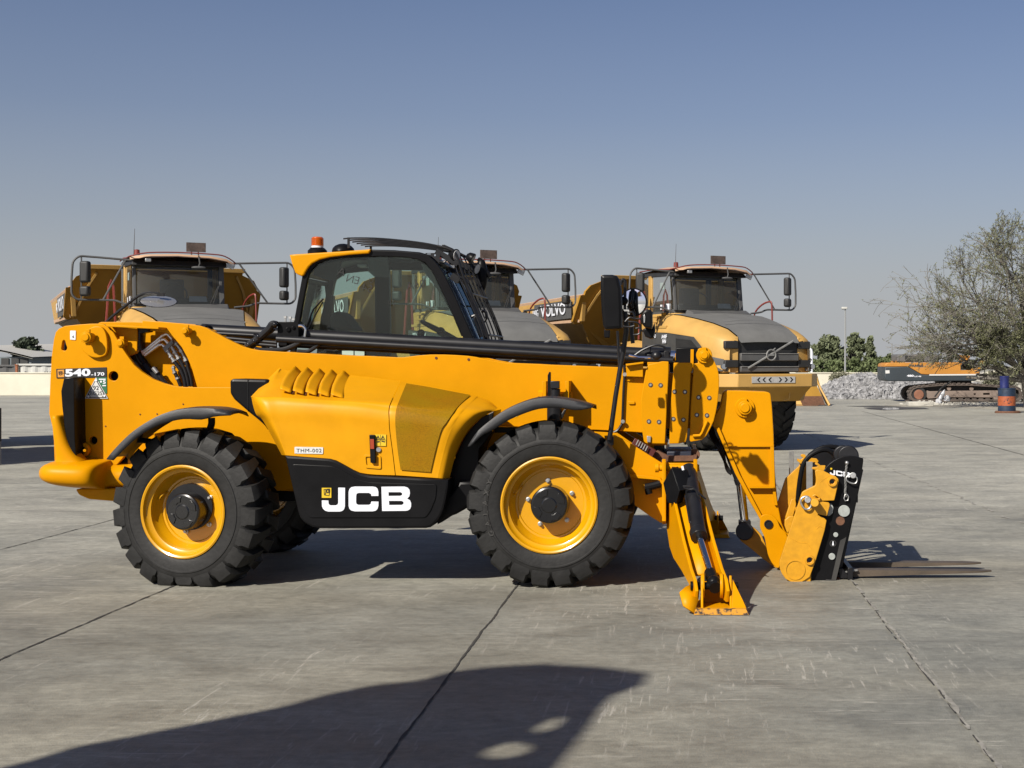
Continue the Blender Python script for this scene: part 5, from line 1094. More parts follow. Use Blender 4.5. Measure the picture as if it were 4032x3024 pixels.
# ================================================================ articulated dump trucks
VY = mat('truck_yellow', (.63, .375, .105), .5, var=.08, scale=2.5, spec=.4, rvar=.08)
VYD = mat('dump_body_yellow', (.50, .265, .035), .55, var=.10, scale=1.6, spec=.3)
VCR = mat('truck_cream', (.72, .47, .30), .5, var=.06, scale=3)
VGR = mat('truck_grey', (.10, .10, .10), .6, var=.15, scale=3)
VHD = mat('dusty_hood', (.155, .155, .15), .8, var=.12, scale=2.5, bump=.05)
VDK = mat('truck_dark', (.022, .022, .022), .6, var=.2, scale=4)
VRD = mat('rail_red', (.24, .04, .03), .5)
VPN = mat('vent_panel', (.06, .06, .058), .7, var=.2, scale=3)
VRT = mat('rusty_sign_back', (.09, .065, .055), .8, var=.4, scale=14)
def TR(b, name, m_, root, **k):
    o = b.out(name, m_, None, **k); o.parent = root; return o
def build_truck():
    r = thing('dump_truck', '', 'dump truck')
    # hood, lofted front to back
    def hood_rows(off=0, inner=False):
        st = [(-2.12, .86, 1.55, 2.10, .66, 2.13), (-2.05, .96, 1.55, 2.17, .66, 2.22), (-1.75, 1.06, 1.62, 2.25, .68, 2.36), (-1.3, 1.12, 1.75, 2.33, .75, 2.48), (-.8, 1.16, 1.9, 2.40, .84, 2.58), (-.3, 1.18, 2.0, 2.45, .93, 2.66), (.1, 1.18, 2.0, 2.47, .96, 2.69), (.45, 1.18, 2.0, 2.47, .96, 2.69)]
        return st
    rows = []
    for y, w_, zb, zs, g_, zt in hood_rows():
        rows.append([(-w_, y, zb), (-w_ - .01, y, (zb + zs) / 2), (-w_, y, zs - .06), (-w_ + .05, y, zs), (-(w_ + g_) / 2, y, (zs + zt) / 2 + .03), (-g_ - .02, y, zt + .0)])
    for sx in (1, -1):
        TR(B().grid([[Vector((p[0] * sx, p[1], p[2])) for p in q] for q in rows]), 'hood_side', VY, r, smooth=40)
    # front cheeks beside the grille
    for sx in (1, -1):
        TR(B().prism([(sx * .66, -2.10, 1.53), (sx * .97, -2.02, 1.53), (sx * .97, -2.04, 2.12), (sx * .88, -2.06, 2.18), (sx * .66, -2.10, 2.22)], (0, .12, 0)), 'hood_cheek', VY, r, bevel=.02)
    rows = []
    for y, w_, zb, zs, g_, zt in hood_rows():
        rows.append([Vector((x_ * g_ / 1.0, y, zt + .015 + .05 * (1 - x_ * x_))) for x_ in (-1, -.8, -.5, 0, .5, .8, 1)])
    rows.insert(0, [Vector((x_ * .645, -2.17, 2.10 + .02 * (1 - x_ * x_))) for x_ in (-1, -.8, -.5, 0, .5, .8, 1)])
    TR(B().grid(rows), 'hood_top', VHD, r, smooth=50)
    TR(B().grid([[Vector((x_, -1.55, 2.50 + .05 * (1 - x_ * x_ / .5))) for x_ in (-.68, -.3, 0, .3, .68)], [Vector((x_, -1.53, 2.503 + .05 * (1 - x_ * x_ / .5))) for x_ in (-.68, -.3, 0, .3, .68)]]), 'hood_seam', VDK, r, smooth=0)
    TR(B().hexa([(-.70, -.32, 2.66), (.70, -.32, 2.66), (.72, -.05, 2.70), (-.72, -.05, 2.70), (-.66, -.28, 2.73), (.66, -.28, 2.73), (.70, -.05, 2.80), (-.70, -.05, 2.80)]), 'hood_vent', VGR, r, bevel=.01)
    # grille
    TR(B().box((0, -2.02, 1.87), (1.34, .12, .66)), 'grille_backing', VDK, r)
    for zc, h_ in ((1.83, .15), (1.60, .11)):
        gb = TR(B().box((0, -2.13, zc), (1.29, .07, h_)), 'grille_bar', VGR, r, bevel=.015)
        o_ = TR(B().box((0, -2.168, zc + h_ / 2 - .008), (1.28, .02, .014)), 'bar_trim', GREY, r, bevel=.002)
    for zc in (2.06, 1.70):
        TR(B().box((-.83, -2.10, zc), (.30, .08, .15)), 'grille_wing', VDK, r, bevel=.02); TR(B().box((.80, -2.09, zc), (.28, .06, .15)), 'grille_wing', VDK, r, bevel=.02)
    TR(B().ring([(-.50, -2.185, 1.62), (.50, -2.185, 2.14)], .020, 6), 'grille_diagonal', GREY, r)
    TR(B().ring([(.10 * math.cos(a), -2.20, 1.87 + .10 * math.sin(a)) for a in [i * math.pi / 12 for i in range(24)]], .014, 6, closed=True).ring([(.02, -2.20, 1.95), (.09, -2.20, 2.0)], .012, 6).box((0, -2.205, 1.87), (.13, .012, .03)), 'grille_badge', GREY, r)
    # bumper
    pr = [(-.82, -2.36), (.82, -2.36), (1.12, -2.08), (1.22, -1.7), (-1.22, -1.7), (-1.12, -2.08)]
    TR(B().prism([(x_, y_, 1.26) for x_, y_ in pr], (0, 0, .25)), 'bumper', VY, r, bevel=.015)
    TR(B().hexa([(-.74, -2.0, .98), (.74, -2.0, .98), (1.05, -1.7, .98), (-1.05, -1.7, .98), (-.82, -2.33, 1.26), (.82, -2.33, 1.26), (1.15, -1.7, 1.26), (-1.15, -1.7, 1.26)]), 'bumper_skid', VYD, r, bevel=.01)
    TR(B().ring([(.30, -2.20, 1.2), (.42, -2.20, 1.18), (.42, -2.16, 1.02), (.3, -2.12, 1.0)], .012, 6), 'tow_rib', VY, r)
    bd = TR(B().box((-.05, -2.368, 1.40), (.96, .008, .12)), 'chevron_board', mat_board, r)
    cv = B()
    for cx, sg_ in ((-.42, -1), (-.30, -1), (-.17, -1), (.10, 1), (.23, 1), (.35, 1)):
        for up in (1, -1):
            cv.add([(cx, -2.374, 1.40), (cx + .035, -2.374, 1.40), (cx + .035 - sg_ * .045, -2.374, 1.40 + up * .045), (cx - sg_ * .045, -2.374, 1.40 + up * .045)], [(0, 1, 2, 3)])
    TR(cv, 'chevron_marks', SKB, bd, smooth=0, fix=False)
    # headlights
    for sx in (-1, 1):
        TR(B().prism([(sx * 1.10, -1.92, 1.56), (sx * .90, -2.12, 1.56), (sx * .92, -2.12, 1.70), (sx * 1.0, -2.09, 1.79), (sx * 1.11, -1.80, 1.84), (sx * 1.125, -1.60, 1.74)], (sx * -.06, .06, 0)), 'headlight_housing', VGR, r, bevel=.01)
        TR(B().cyl((sx * .98, -2.06, 1.65), (sx * .99, -2.13, 1.65), .05), 'headlight', CHR, r)
    # side vent panel with its opening
    for sx in (-1, 1):
        TR(B().prism([(sx * 1.215, .9, 2.10), (sx * 1.215, .9, 2.36), (sx * 1.205, -.2, 2.32), (sx * 1.165, -1.25, 2.22), (sx * 1.14, -1.5, 2.04), (sx * 1.14, -1.5, 1.80), (sx * 1.215, .9, 1.75)], (sx * .006, 0, 0)), 'vent_panel', VPN, r, smooth=0)
        vo = TR(B().prism([(sx * 1.20, -.60, 1.82), (sx * 1.20, -.60, 2.20), (sx * 1.175, -1.15, 2.16), (sx * 1.155, -1.40, 2.0), (sx * 1.15, -1.40, 1.80)], (sx * .02, 0, 0)), 'vent_opening', VDK, r, smooth=0)
    text_o = text('truck_lettering', 'VOLVO', WHT, None, (-1.225, .60, 2.225), (0, -1, 0), (0, 0, 1), .34, .075, off=.02); text_o.parent = r
    text_o = text('truck_lettering', 'A40F', WHT, None, (-1.222, .02, 2.205), (0, -1, 0), (0, 0, 1), .24, .08, off=.03); text_o.parent = r
    text_o = text('truck_lettering', 'HN', WHT, None, (-1.222, -.02, 2.11), (0, -1, 0), (0, 0, 1), .16, .08, off=.04); text_o.parent = r
    # front fender and steps at the cab side
    for sx in (-1, 1):
        rows = []
        for i in range(13):
            a = math.pi * (.02 + .96 * i / 12); rows.append([Vector((sx * 1.0, -.35 - 1.12 * math.cos(a), .95 + 1.15 * math.sin(a))), Vector((sx * 1.46, -.35 - 1.12 * math.cos(a), .92 + 1.12 * math.sin(a)))])
        rows = [[Vector((p.x, p.y + 1.9, p.z + .1)) for p in q] for q in rows]
        TR(B().grid(rows), 'mudguard', VY, r)
        TR(B().box((sx * 1.05, .35, 2.44), (.28, .9, .05)).box((sx * 1.0, .5, 2.56), (.2, .5, .03)).box((sx * 1.0, .55, 2.66), (.2, .4, .03)), 'cab_step', VY, r, bevel=.004)
        TR(B().box((sx * 1.0, .35, 2.6), (.06, .10, .28)), 'step_post', VYD, r)
    # cab
    TR(B().box((-.17, .75, 2.3), (1.55, 1.5, .85)), 'cab_base', VY, r, bevel=.03)
    TR(B().box((-.17, .75, 2.76), (1.50, 1.4, .10)), 'cab_sill', VGR, r, bevel=.02)
    z0, z1 = 2.78, 3.52
    def post(x_, y_, m_, wd=.05, dp=.05, tx=0, ty=0, nm='cab_pillar'):
        TR(B().hexa([(x_ - wd, y_ - dp, z0), (x_ + wd, y_ - dp, z0), (x_ + wd, y_ + dp, z0), (x_ - wd, y_ + dp, z0), (x_ - wd + tx, y_ - dp + ty, z1), (x_ + wd + tx, y_ - dp + ty, z1), (x_ + wd + tx, y_ + dp + ty, z1), (x_ - wd + tx, y_ + dp + ty, z1)]), nm, m_, r, bevel=.01)
    post(-.90, .03, VGR, .03, .03, 0, .10); post(.60, .0, VGR, .045, .04, 0, .10)
    post(-.93, 1.06, VY, .035, .07); post(-.93, 1.48, VGR, .03, .04); post(.62, 1.45, VGR, .03, .04); post(.62, .9, VY, .03, .05)
    TR(B().grid([[Vector((-.92 + .12 * 0, .10, z0)), Vector((-.80, -.07, z0)), Vector((-.2, -.13, z0)), Vector((.45, -.08, z0)), Vector((.60, -.02, z0))], [Vector((-.92, .20, z1)), Vector((-.80, .04, z1)), Vector((-.2, -.01, z1)), Vector((.45, .03, z1)), Vector((.60, .08, z1))]]), 'windscreen', GLT, r, smooth=60)
    TR(B().grid([[Vector((-.94, .10, z0)), Vector((-.94, 1.45, z0))], [Vector((-.94, .2, z1)), Vector((-.94, 1.45, z1))]]), 'side_window', GLT, r, smooth=0)
    TR(B().grid([[Vector((.64, .0, z0)), Vector((.64, 1.45, z0))], [Vector((.64, .1, z1)), Vector((.64, 1.45, z1))]]), 'side_window', GLT, r, smooth=0)
    TR(B().grid([[Vector((-.9, 1.49, z0)), Vector((.6, 1.49, z0))], [Vector((-.9, 1.49, z1)), Vector((.6, 1.49, z1))]]), 'rear_window', GLT, r, smooth=0)
    TR(B().hexa([(-.97, -.10, 3.47), (.72, -.10, 3.47), (.68, 1.55, 3.50), (-.97, 1.55, 3.50), (-.93, .0, 3.57), (.66, .0, 3.57), (.66, 1.55, 3.59), (-.95, 1.55, 3.59)]), 'roof_underside', VDK, r, bevel=.015)
    rf = [(-1.0, -.16, 3.555), (-.75, -.20, 3.60), (-.2, -.22, 3.625), (.35, -.20, 3.61), (.66, -.16, 3.57), (.80, -.10, 3.50)]
    TR(B().grid([[Vector(p) for p in rf], [Vector((p[0], p[1] + .02, p[2] + .05)) for p in rf], [Vector((p[0] * .97, .7, p[2] + .09)) for p in rf], [Vector((p[0] * .95, 1.6, p[2] + .03)) for p in rf], [Vector((p[0] * .95, 1.62, p[2] - .04)) for p in rf]]), 'roof', VCR, r, smooth=35)
    rail = [(-1.02, .1, 3.60), (-.98, -.20, 3.62), (-.70, -.24, 3.68), (-.2, -.26, 3.70), (.4, -.24, 3.69), (.62, -.22, 3.66), (.80, -.16, 3.56), (.82, .0, 3.54)]
    TR(B().ring(cr(rail, 3), .012, 6).ring([(-1.02, .1, 3.60), (-1.0, .8, 3.64), (-.98, 1.5, 3.63)], .012, 6), 'roof_rail', VRD, r)
    TR(B().box((.74, -.10, 3.50), (.14, .03, .10), Matrix.Rotation(R(25), 3, 'Y')), 'roof_lamp', STL, r, bevel=.008)
    TR(B().box((-.70, -.20, 3.55), (.10, .05, .06)), 'roof_lamp', STL, r, bevel=.008)
    TR(B().ball((.16, -.22, 3.44), (.13, .06, .03), 14, 8).ring([(.16, -.22, 3.46), (.18, -.22, 3.52), (.16, -.22, 3.66)], .012, 6), 'front_view_mirror', VGR, r)
    TR(B().box((.18, .2, 3.84), (.34, .03, .17)).cyl((.10, .2, 3.68), (.10, .2, 3.78), .012, seg=8).cyl((.22, .2, 3.68), (.22, .2, 3.78), .012, seg=8), 'roof_sign', VRT, r)
    TR(B().cyl((-.92, .0, 3.55), (-.90, .0, 4.12), .008, .004, seg=6), 'antenna', VGR, r)
    # inside
    TR(B().box((-.15, .85, 3.0), (.42, .16, .55)).box((-.15, .7, 2.85), (.5, .45, .12)), 'seat', VDK, r, bevel=.03)
    TR(B().box((-.15, .15, 2.84), (1.4, .3, .12)), 'dashboard', VDK, r, bevel=.02)
    TR(B().ring([(-.15 + .2 * math.cos(a), .38 + .06 * math.sin(a), 2.98 + .19 * math.sin(a)) for a in [i * math.pi / 8 for i in range(16)]], .015, 6, closed=True), 'steering_wheel', VDK, r)
    TR(B().add([(.02, -.075, 2.83), (.34, -.06, 2.83), (.32, -.045, 2.93), (.02, -.06, 2.93)], [(0, 1, 2, 3)]), 'dash_paper', STW, r, smooth=0)
    TR(B().add([(-.947, .42, 3.22), (-.947, .62, 3.22), (-.947, .62, 3.36), (-.947, .42, 3.36)], [(0, 1, 2, 3)]), 'window_label', mat_pale, r, smooth=0)
    TR(B().box((-.955, .26, 2.86), (.006, .14, .12)).box((-.955, .56, 2.86), (.006, .06, .10)), 'window_label', WHT, r, smooth=0)
    TR(B().ring([(.38, -.12, 2.80), (.52, -.10, 3.12)], .007, 5).ring([(.43, -.12, 2.80), (.54, -.10, 3.14), (.55, -.1, 3.16)], .007, 5), 'wiper', VDK, r)
    # mirror frames
    for sx, x0 in ((1, .80), (-1, -.95)):
        fr = [(x0, -.02, 3.55), (sx * 1.5, 0, 3.585), (sx * 1.82, 0, 3.60), (sx * 1.92, 0, 3.50), (sx * 1.94, 0, 3.2), (sx * 1.94, 0, 2.92), (sx * 1.86, 0, 2.83), (sx * 1.5, 0, 2.83), (sx * 1.22, 0, 2.83), (sx * 1.08, -.02, 2.77), (x0 * 1.02, -.05, 2.74)]
        f_ = TR(B().ring([Vector(p) for p in rnd3(fr, .06)], .019, 8).ring([(x0 + sx * .10, -.02, 3.56), (sx * 1.42, 0, 2.84)], .017, 6).ring([(sx * 1.78, 0, 3.59), (sx * 1.78, 0, 2.84)], .013, 6), 'mirror_frame', VGR, r, smooth=50)
        TR(B().box((sx * 1.72, -.03, 3.32), (.17, .13, .38), Matrix.Rotation(sx * R(35), 3, 'Z')), 'mirror', VDK, f_, bevel=.04, seg=3)
        TR(B().box((sx * 1.72, -.03, 2.98), (.17, .13, .18), Matrix.Rotation(sx * R(35), 3, 'Z')), 'mirror', VDK, f_, bevel=.04, seg=3)
    # handrails
    TR(B().ring(cr([(1.02, .2, 2.45), (1.0, .1, 2.75), (1.05, -.1, 2.92), (1.12, -.3, 2.98), (1.14, -.35, 2.9), (1.15, -.35, 2.45)], 4), .018, 6), 'handrail', VRD, r)
    TR(B().ring([(-1.30, .9, 2.2), (-1.24, .9, 3.12), (-1.2, .9, 3.24), (-1.16, .9, 3.12), (-1.12, .9, 2.3)], .022, 6), 'handrail', VRD, r)
    # wheels: the tyre shared by all six
    for sx in (-1, 1):
        for y_ in (-.75, 4.3, 6.0):
            xo = sx * .98 if y_ < 0 else sx * 1.45
            wpos = Vector((xo, y_, .92)); h_ = .62; rr_ = .36; Rm = .92
            pf = [(rr_, .06), (rr_ + .1, .01), (rr_ + .3, 0.0), (Rm - .12, .03), (Rm - .05, .09), (Rm - .035, h_ / 2)]
            pf += [(q[0], h_ - q[1]) for q in reversed(pf[:-1])]
            b = B().lathe([(q[0], -sx * q[1]) for q in pf], ax='X', seg=40)
            for k in range(22):
                for sd_ in (0, 1):
                    a0 = 2 * math.pi * (k + .5 * sd_) / 22
                    v_ = []
                    for t, x_, rad0, rad1, hw in ((0, .02, Rm - .16, Rm - .10, .085), (.2, .08, Rm - .07, Rm - .01, .075), (1, h_ * .52, Rm - .05, Rm, .055)):
                        ac = a0 + t * .22; xx = -sx * (x_ if sd_ == 0 else h_ - x_)
                        for rad, aw in ((rad0, hw), (rad1, hw * .8)):
                            for s2 in (-1, 1): v_.append((xx, rad * math.cos(ac + s2 * aw), rad * math.sin(ac + s2 * aw)))
                    b.add(v_, [(0, 1, 3, 2), (4, 5, 1, 0), (2, 3, 7, 6), (0, 2, 6, 4), (1, 5, 7, 3), (8, 9, 5, 4), (6, 7, 11, 10), (4, 6, 10, 8), (5, 9, 11, 7), (8, 10, 11, 9)])
            b.v = [tuple(Vector(q) + wpos) for q in b.v]
            ty_ = TR(b, 'tyre', RUB, r, smooth=30)
            TR(B().lathe([(rr_ + .02, -sx * .05), (rr_ - .02, -sx * .02), (rr_ - .05, -sx * .1), (.2, -sx * .12), (.15, -sx * .02), (0, -sx * .02)], o=wpos, ax='X', seg=28), 'rim', VYD, ty_)
    TR(B().box((0, 2.6, 1.1), (.9, 8.4, .5)).box((0, -1.0, 1.15), (.8, 1.6, .5)), 'chassis', VDK, r)
    TR(B().box((0, 2.1, 1.5), (1.2, .7, .8)), 'articulation', VDK, r, bevel=.03)
    # dump body
    top = [(1.42, 3.56), (1.42, 3.48), (1.66, 3.38), (1.74, 3.26), (1.74, 3.18), (1.83, 3.17), (1.84, 2.62), (1.78, 2.56), (1.60, 2.58), (1.28, 2.18), (.8, 1.86)]
    out_ = [(-x_, z_) for x_, z_ in top] + [(x_, z_) for x_, z_ in reversed(top)]
    yf = lambda z_: 2.35 + (3.56 - z_) * .75
    n = len(out_); vs = [(x_, yf(z_), z_) for x_, z_ in out_] + [(x_, yf(z_) + .10, z_) for x_, z_ in out_]
    b = B().add(vs, [tuple(range(n - 1, -1, -1)), tuple(range(n, 2 * n))] + [(i, (i + 1) % n, (i + 1) % n + n, i + n) for i in range(n)])
    body = TR(b, 'dump_body', VYD, r, smooth=0)
    for sx in (-1, 1):
        TR(B().hexa([(sx * 1.70, 2.9, 2.62), (sx * 1.62, 2.9, 2.62), (sx * 1.62, 7.4, 2.58), (sx * 1.70, 7.4, 2.58), (sx * 1.76, 2.7, 3.16), (sx * 1.66, 2.7, 3.16), (sx * 1.66, 7.6, 3.06), (sx * 1.76, 7.6, 3.06)]), 'body_side', VY, body, bevel=.008)
        TR(B().hexa([(sx * 1.75, 2.75, 3.12), (sx * 1.55, 2.75, 3.12), (sx * 1.55, 7.6, 3.02), (sx * 1.75, 7.6, 3.02), (sx * 1.78, 2.7, 3.2), (sx * 1.56, 2.7, 3.2), (sx * 1.56, 7.6, 3.10), (sx * 1.78, 7.6, 3.10)]), 'body_rail', VCR, body, bevel=.01)
        TR(B().hexa([(sx * 1.62, 3.1, 2.6), (sx * .7, 3.5, 1.9), (sx * .7, 7.3, 1.9), (sx * 1.62, 7.4, 2.58), (sx * 1.55, 3.1, 2.66), (sx * .6, 3.5, 1.98), (sx * .6, 7.3, 1.98), (sx * 1.55, 7.4, 2.64)]), 'body_flank', VYD, body)
        # bright edge flange between the front wall and its ear
        TR(B().ring([(sx * 1.30, yf(3.46) - .02, 3.46), (sx * 1.46, yf(3.2) - .02, 3.18), (sx * 1.68, yf(2.62) - .02, 2.60)], .03, 4), 'body_flange', VY, body, smooth=0)
        TR(B().hexa([(sx * 1.765, 3.30, 2.70), (sx * 1.770, 3.30, 2.70), (sx * 1.77, 5.55, 2.66), (sx * 1.765, 5.55, 2.66), (sx * 1.79, 3.25, 3.10), (sx * 1.795, 3.25, 3.10), (sx * 1.795, 5.40, 3.06), (sx * 1.79, 5.40, 3.06)]), 'body_panel', VGR, body, smooth=0)
    TR(B().box((0, 3.6, 1.95), (1.4, .1, .12)), 'body_beam', VDK, body)
    TR(B().hexa([(-1.44, 2.25, 3.52), (1.44, 2.25, 3.52), (1.44, 2.45, 3.52), (-1.44, 2.45, 3.52), (-1.44, 2.22, 3.60), (1.44, 2.22, 3.60), (1.44, 2.45, 3.60), (-1.44, 2.45, 3.60)]), 'body_lip', VY, body, bevel=.006)
    t_ = text('body_lettering', 'VOLVO', WHT, None, (-1.800, 5.0, 2.76), (0, -1, .02), (-.04, 0, 1), 1.45, .27, off=.02); t_.parent = body
    t_ = text('body_lettering', 'A40G', WHT, None, (-1.800, 5.50, 2.76), (0, -1, .02), (-.04, 0, 1), .36, .20, off=.02); t_.parent = body
    TR(B().grid([[Vector((-1.715 - .01, y_, 2.60)), Vector((-1.725 - .01, y_, 2.66))] for y_ in (2.95, 7.2)]), 'body_strip', VCR, body, smooth=0)
    return r
def rnd3(pts, rad, n=3):
    P = [Vector(p) for p in pts]; out = [P[0]]
    for i in range(1, len(P) - 1):
        a = P[i - 1] - P[i]; c = P[i + 1] - P[i]; q = min(rad, a.length * .45, c.length * .45); A = P[i] + a.normalized() * q; C = P[i] + c.normalized() * q
        for k in range(n + 1):
            t = k / n; out.append(A * (1 - t) ** 2 + P[i] * 2 * t * (1 - t) + C * t * t)
    out.append(P[-1]); return out
mat_board = mat('board_white', (.55, .54, .52), .6, var=.15, scale=12)
mat_pale = mat('pale_label', (.35, .42, .40), .6)
def copy_tree(o, parent=None):
    c = o.copy(); COL.objects.link(c)
    if parent: c.parent = parent; c.matrix_parent_inverse = o.matrix_parent_inverse.copy()
    for ch in list(o.children): copy_tree(ch, c)
    return c
trk = build_truck()
trk['group'] = 'dump trucks parked in a row'
spots = [(.55, 29.0, 'yellow dump truck on the right with its whole grille and chevron board in view'),
         (-3.97, 27.5, 'middle dump truck, mostly hidden behind the telehandler cab and black ram'),
         (-9.1, 25.8, 'leftmost dump truck, its cab rising behind the rear of the telehandler'),
         (-14.4, 24.2, 'dump truck off the left edge of the row, seen only by its shadow')]
for i, (x_, d_, lb) in enumerate(spots):
    o = trk if i == 0 else copy_tree(trk)
    o.location = (x_, d_ + CAMY, 0); o.rotation_euler = (0, 0, R(28)); o['label'] = lb
    if i == 0: TR(B().lathe([(0, 0), (.05, 0), (.045, .09), (0, .10)], o=(-.85, .1, 3.66), ax='Z', seg=16), 'beacon', VRD, o)
# ================================================================ yard edge: walls, sheds, poles
WW = mat('white_wall', (.78, .74, .60), .8, var=.06, scale=1.2)
def wall(name, label, x0, x1, Y, h, th=.25):
    o = B().box(((x0 + x1) / 2, Y + th / 2, h / 2), (x1 - x0, th, h)).box(((x0 + x1) / 2, Y + th / 2, h + .03), (x1 - x0 + .04, th + .08, .06)).out(name, WW, None, bevel=.01)
    return tag(o, label, 'wall')
YW = 65.2
wall('boundary_wall', 'long low cream wall across the far end of the yard', -75, 15.5, YW, 1.17)
o = B().prism([(15.5, YW, 0), (34, YW - 4, 0), (34, YW - 4, 2.3), (20, YW - .8, 2.1), (18.5, YW - .5, 1.75), (15.5, YW, 1.17)], (0, .25, 0)).out('boundary_wall', WW, None)
tag(o, 'taller end of the cream wall behind the excavator and the thorn tree', 'wall')
# left: sheds and containers behind the wall
def at(px, py, Y): return W(px, py, Y)
SH = mat('shed_grey', (.16, .19, .21), .7, var=.1, scale=1); RF = mat('shed_roof', (.62, .60, .55), .6, var=.05)
Ys = 84
a = at(-120, 1405, Ys); b_ = at(123, 1405, Ys)
sh = thing('shed', 'grey blue shed with pale curved roof behind the left wall', 'shed', (a.x, Ys, 0), world=True)
B().box(((a.x + b_.x) / 2, Ys + 6, a.z / 2), (b_.x - a.x, 12, a.z)).out('walls', SH, sh)
rows = []
for i in range(9):
    t = i / 8; p = at(-120 + 246 * t, 1362 + 44 * t ** 1.5, Ys - .4); rows.append([p, Vector((p.x, Ys + 12, p.z + .3)), Vector((p.x, Ys + 12, p.z + .15)), p + Vector((0, 0, -.12))])
B().grid(rows).out('roof', RF, sh)
for q in (20, 60, 95): B().box(at(q, 1425, Ys - .05), (.5, .06, .5)).out('window', VDK, sh)
Y2 = 95
c0_ = at(150, 1383, Y2); c1w = at(420, 1383, Y2)
s2 = thing('shed', 'pale roofed shed glimpsed between the dark tree and the telehandler', 'shed', (c0_.x, Y2, 0), world=True)
B().box(((c0_.x + c1w.x) / 2, Y2 + 5, 1.1), (c1w.x - c0_.x, 10, 2.2)).out('walls', SH, s2)
B().box(((c0_.x + c1w.x) / 2, Y2 + 5, 2.35), (c1w.x - c0_.x + .4, 10.6, .3)).out('roof', RF, s2, bevel=.05)
CW = mat('container_white', (.62, .62, .58), .6, var=.08, scale=2)
def container(label, px0, px1, ytop, Y, m_, group=None):
    a = at(px0, ytop, Y); b_ = at(px1, ytop, Y); t = thing('shipping_container', label, 'container', ((a.x + b_.x) / 2, Y, 0), world=True)
    if group: t['group'] = group
    pts = []; n = int((b_.x - a.x) / .14); 
    for i in range(n + 1):
        x_ = a.x + (b_.x - a.x) * i / n; pts.append((x_, Y + (.0 if (i // 2) % 2 else .05)))
    rows = [[Vector((x_, y_, .1)) for x_, y_ in pts], [Vector((x_, y_, a.z - .08)) for x_, y_ in pts]]
    B().grid(rows).out('side_panel', m_, t, smooth=0)
    B().box(((a.x + b_.x) / 2, Y + 1.2, a.z / 2), (b_.x - a.x - .02, 2.2, a.z - .04)).out('shell', m_, t)
    B().box(((a.x + b_.x) / 2, Y - .01, a.z - .05), (b_.x - a.x + .06, .10, .10)).out('top_rail', m_, t)
    for x_ in (a.x, b_.x): B().box((x_, Y, a.z / 2), (.12, .12, a.z)).out('corner_post', m_, t)
    return t
k1 = container('white shipping container with a black letter, behind the left end of the wall', 70, 430, 1432, 70, CW)
text('container_lettering', 'WA', SKB, k1, at(174, 1478, 69.9), (1, 0, 0), (0, 0, 1), .6, .22, off=.05)
container('dark slatted container at the far left edge behind the wall', -160, 62, 1436, 71, VGR)
tag(B().box(at(66, 1455, 69.5), (.12, .12, .55)).box(at(66, 1437, 69.5), (.16, .16, .06)).out('gate_post', mat('orange_post', (.35, .12, .05), .8, var=.4, scale=20), None), 'rusty orange post between the two containers behind the wall', 'post')
# lamp post, gantry, small mast
lp = thing('street_lamp', 'tall thin grey street lamp rising behind the wall near the rock pile', 'street lamp', (at(3328, 1457, 82).x, 82, 0), world=True)
tz = at(3328, 1216, 82); B().cyl((tz.x, 82, 0), tz, .07, .045, seg=12).out('pole', mat('lamp_grey', (.33, .34, .34), .6), lp)
B().box(tz + Vector((-.05, 0, .05)), (.38, .3, .14)).cyl(tz + Vector((-.15, 0, -.05)), tz + Vector((-.15, 0, .02)), .08).out('lamp_head', CW, lp, bevel=.03)
mz = at(3512, 1352, 75); mst = thing('mast', 'thin grey mast above the rear of the excavator', 'mast', (mz.x, 75, 0), world=True)
B().cyl((mz.x, 75, 0), mz, .05, .025, seg=8).out('pole', GREY, mst); B().box((mz.x, 75, .1), (.2, .2, .2)).out('base', GREY, mst)
gz0 = at(3180, 1457, 72); gz1 = at(3196, 1372, 72)
gt = thing('pipe_frame', 'white rounded pipe frame standing between the right truck and the wall', 'frame', (gz0.x, 72, 0), world=True)
B().ring(rnd3([(gz0.x - .6, 72, 0), (gz0.x - .6, 72, gz1.z), (gz1.x, 72, gz1.z), (gz1.x, 72, 0)], .2), .07, 8).out('hoop', WHT, gt)
for k in (0, 1, 2): B().cyl((gz0.x - .4 + k * .2, 72, .1), (gz0.x - .4 + k * .2, 72, gz1.z - .25), .03, seg=8).out('upright', WHT, gt)
# ================================================================ trees and shrubs
def leaf_mat(name, c1, c2, c3=None):
    m, n, p = newmat(name); L = n.links; tc = n.nodes.new('ShaderNodeTexCoord'); t = n.nodes.new('ShaderNodeTexNoise'); t.inputs['Scale'].default_value = 1.4; t.inputs['Detail'].default_value = 6; t.inputs['Roughness'].default_value = .75
    L.new(tc.outputs['Object'], t.inputs['Vector']); r = n.nodes.new('ShaderNodeValToRGB'); r.color_ramp.elements[0].position = .35; r.color_ramp.elements[0].color = (*[c / EXF for c in c1], 1); r.color_ramp.elements[1].position = .65; r.color_ramp.elements[1].color = (*[c / EXF for c in c2], 1)
    L.new(t.outputs['Fac'], r.inputs[0]); L.new(r.outputs[0], p.inputs['Base Color']); p.inputs['Roughness'].default_value = .7; p.inputs['Specular IOR Level'].default_value = .2
    return m
BARK = mat('bark', (.17, .155, .13), .9, var=.3, scale=6)
LF1 = leaf_mat('leaves_green', (.13, .155, .085), (.25, .28, .16)); LF2 = leaf_mat('leaves_dark', (.045, .062, .040), (.10, .12, .08)); LF3 = leaf_mat('leaves_olive', (.14, .15, .07), (.25, .26, .14)); LF4 = leaf_mat('hedge_leaves', (.11, .145, .06), (.20, .24, .11))
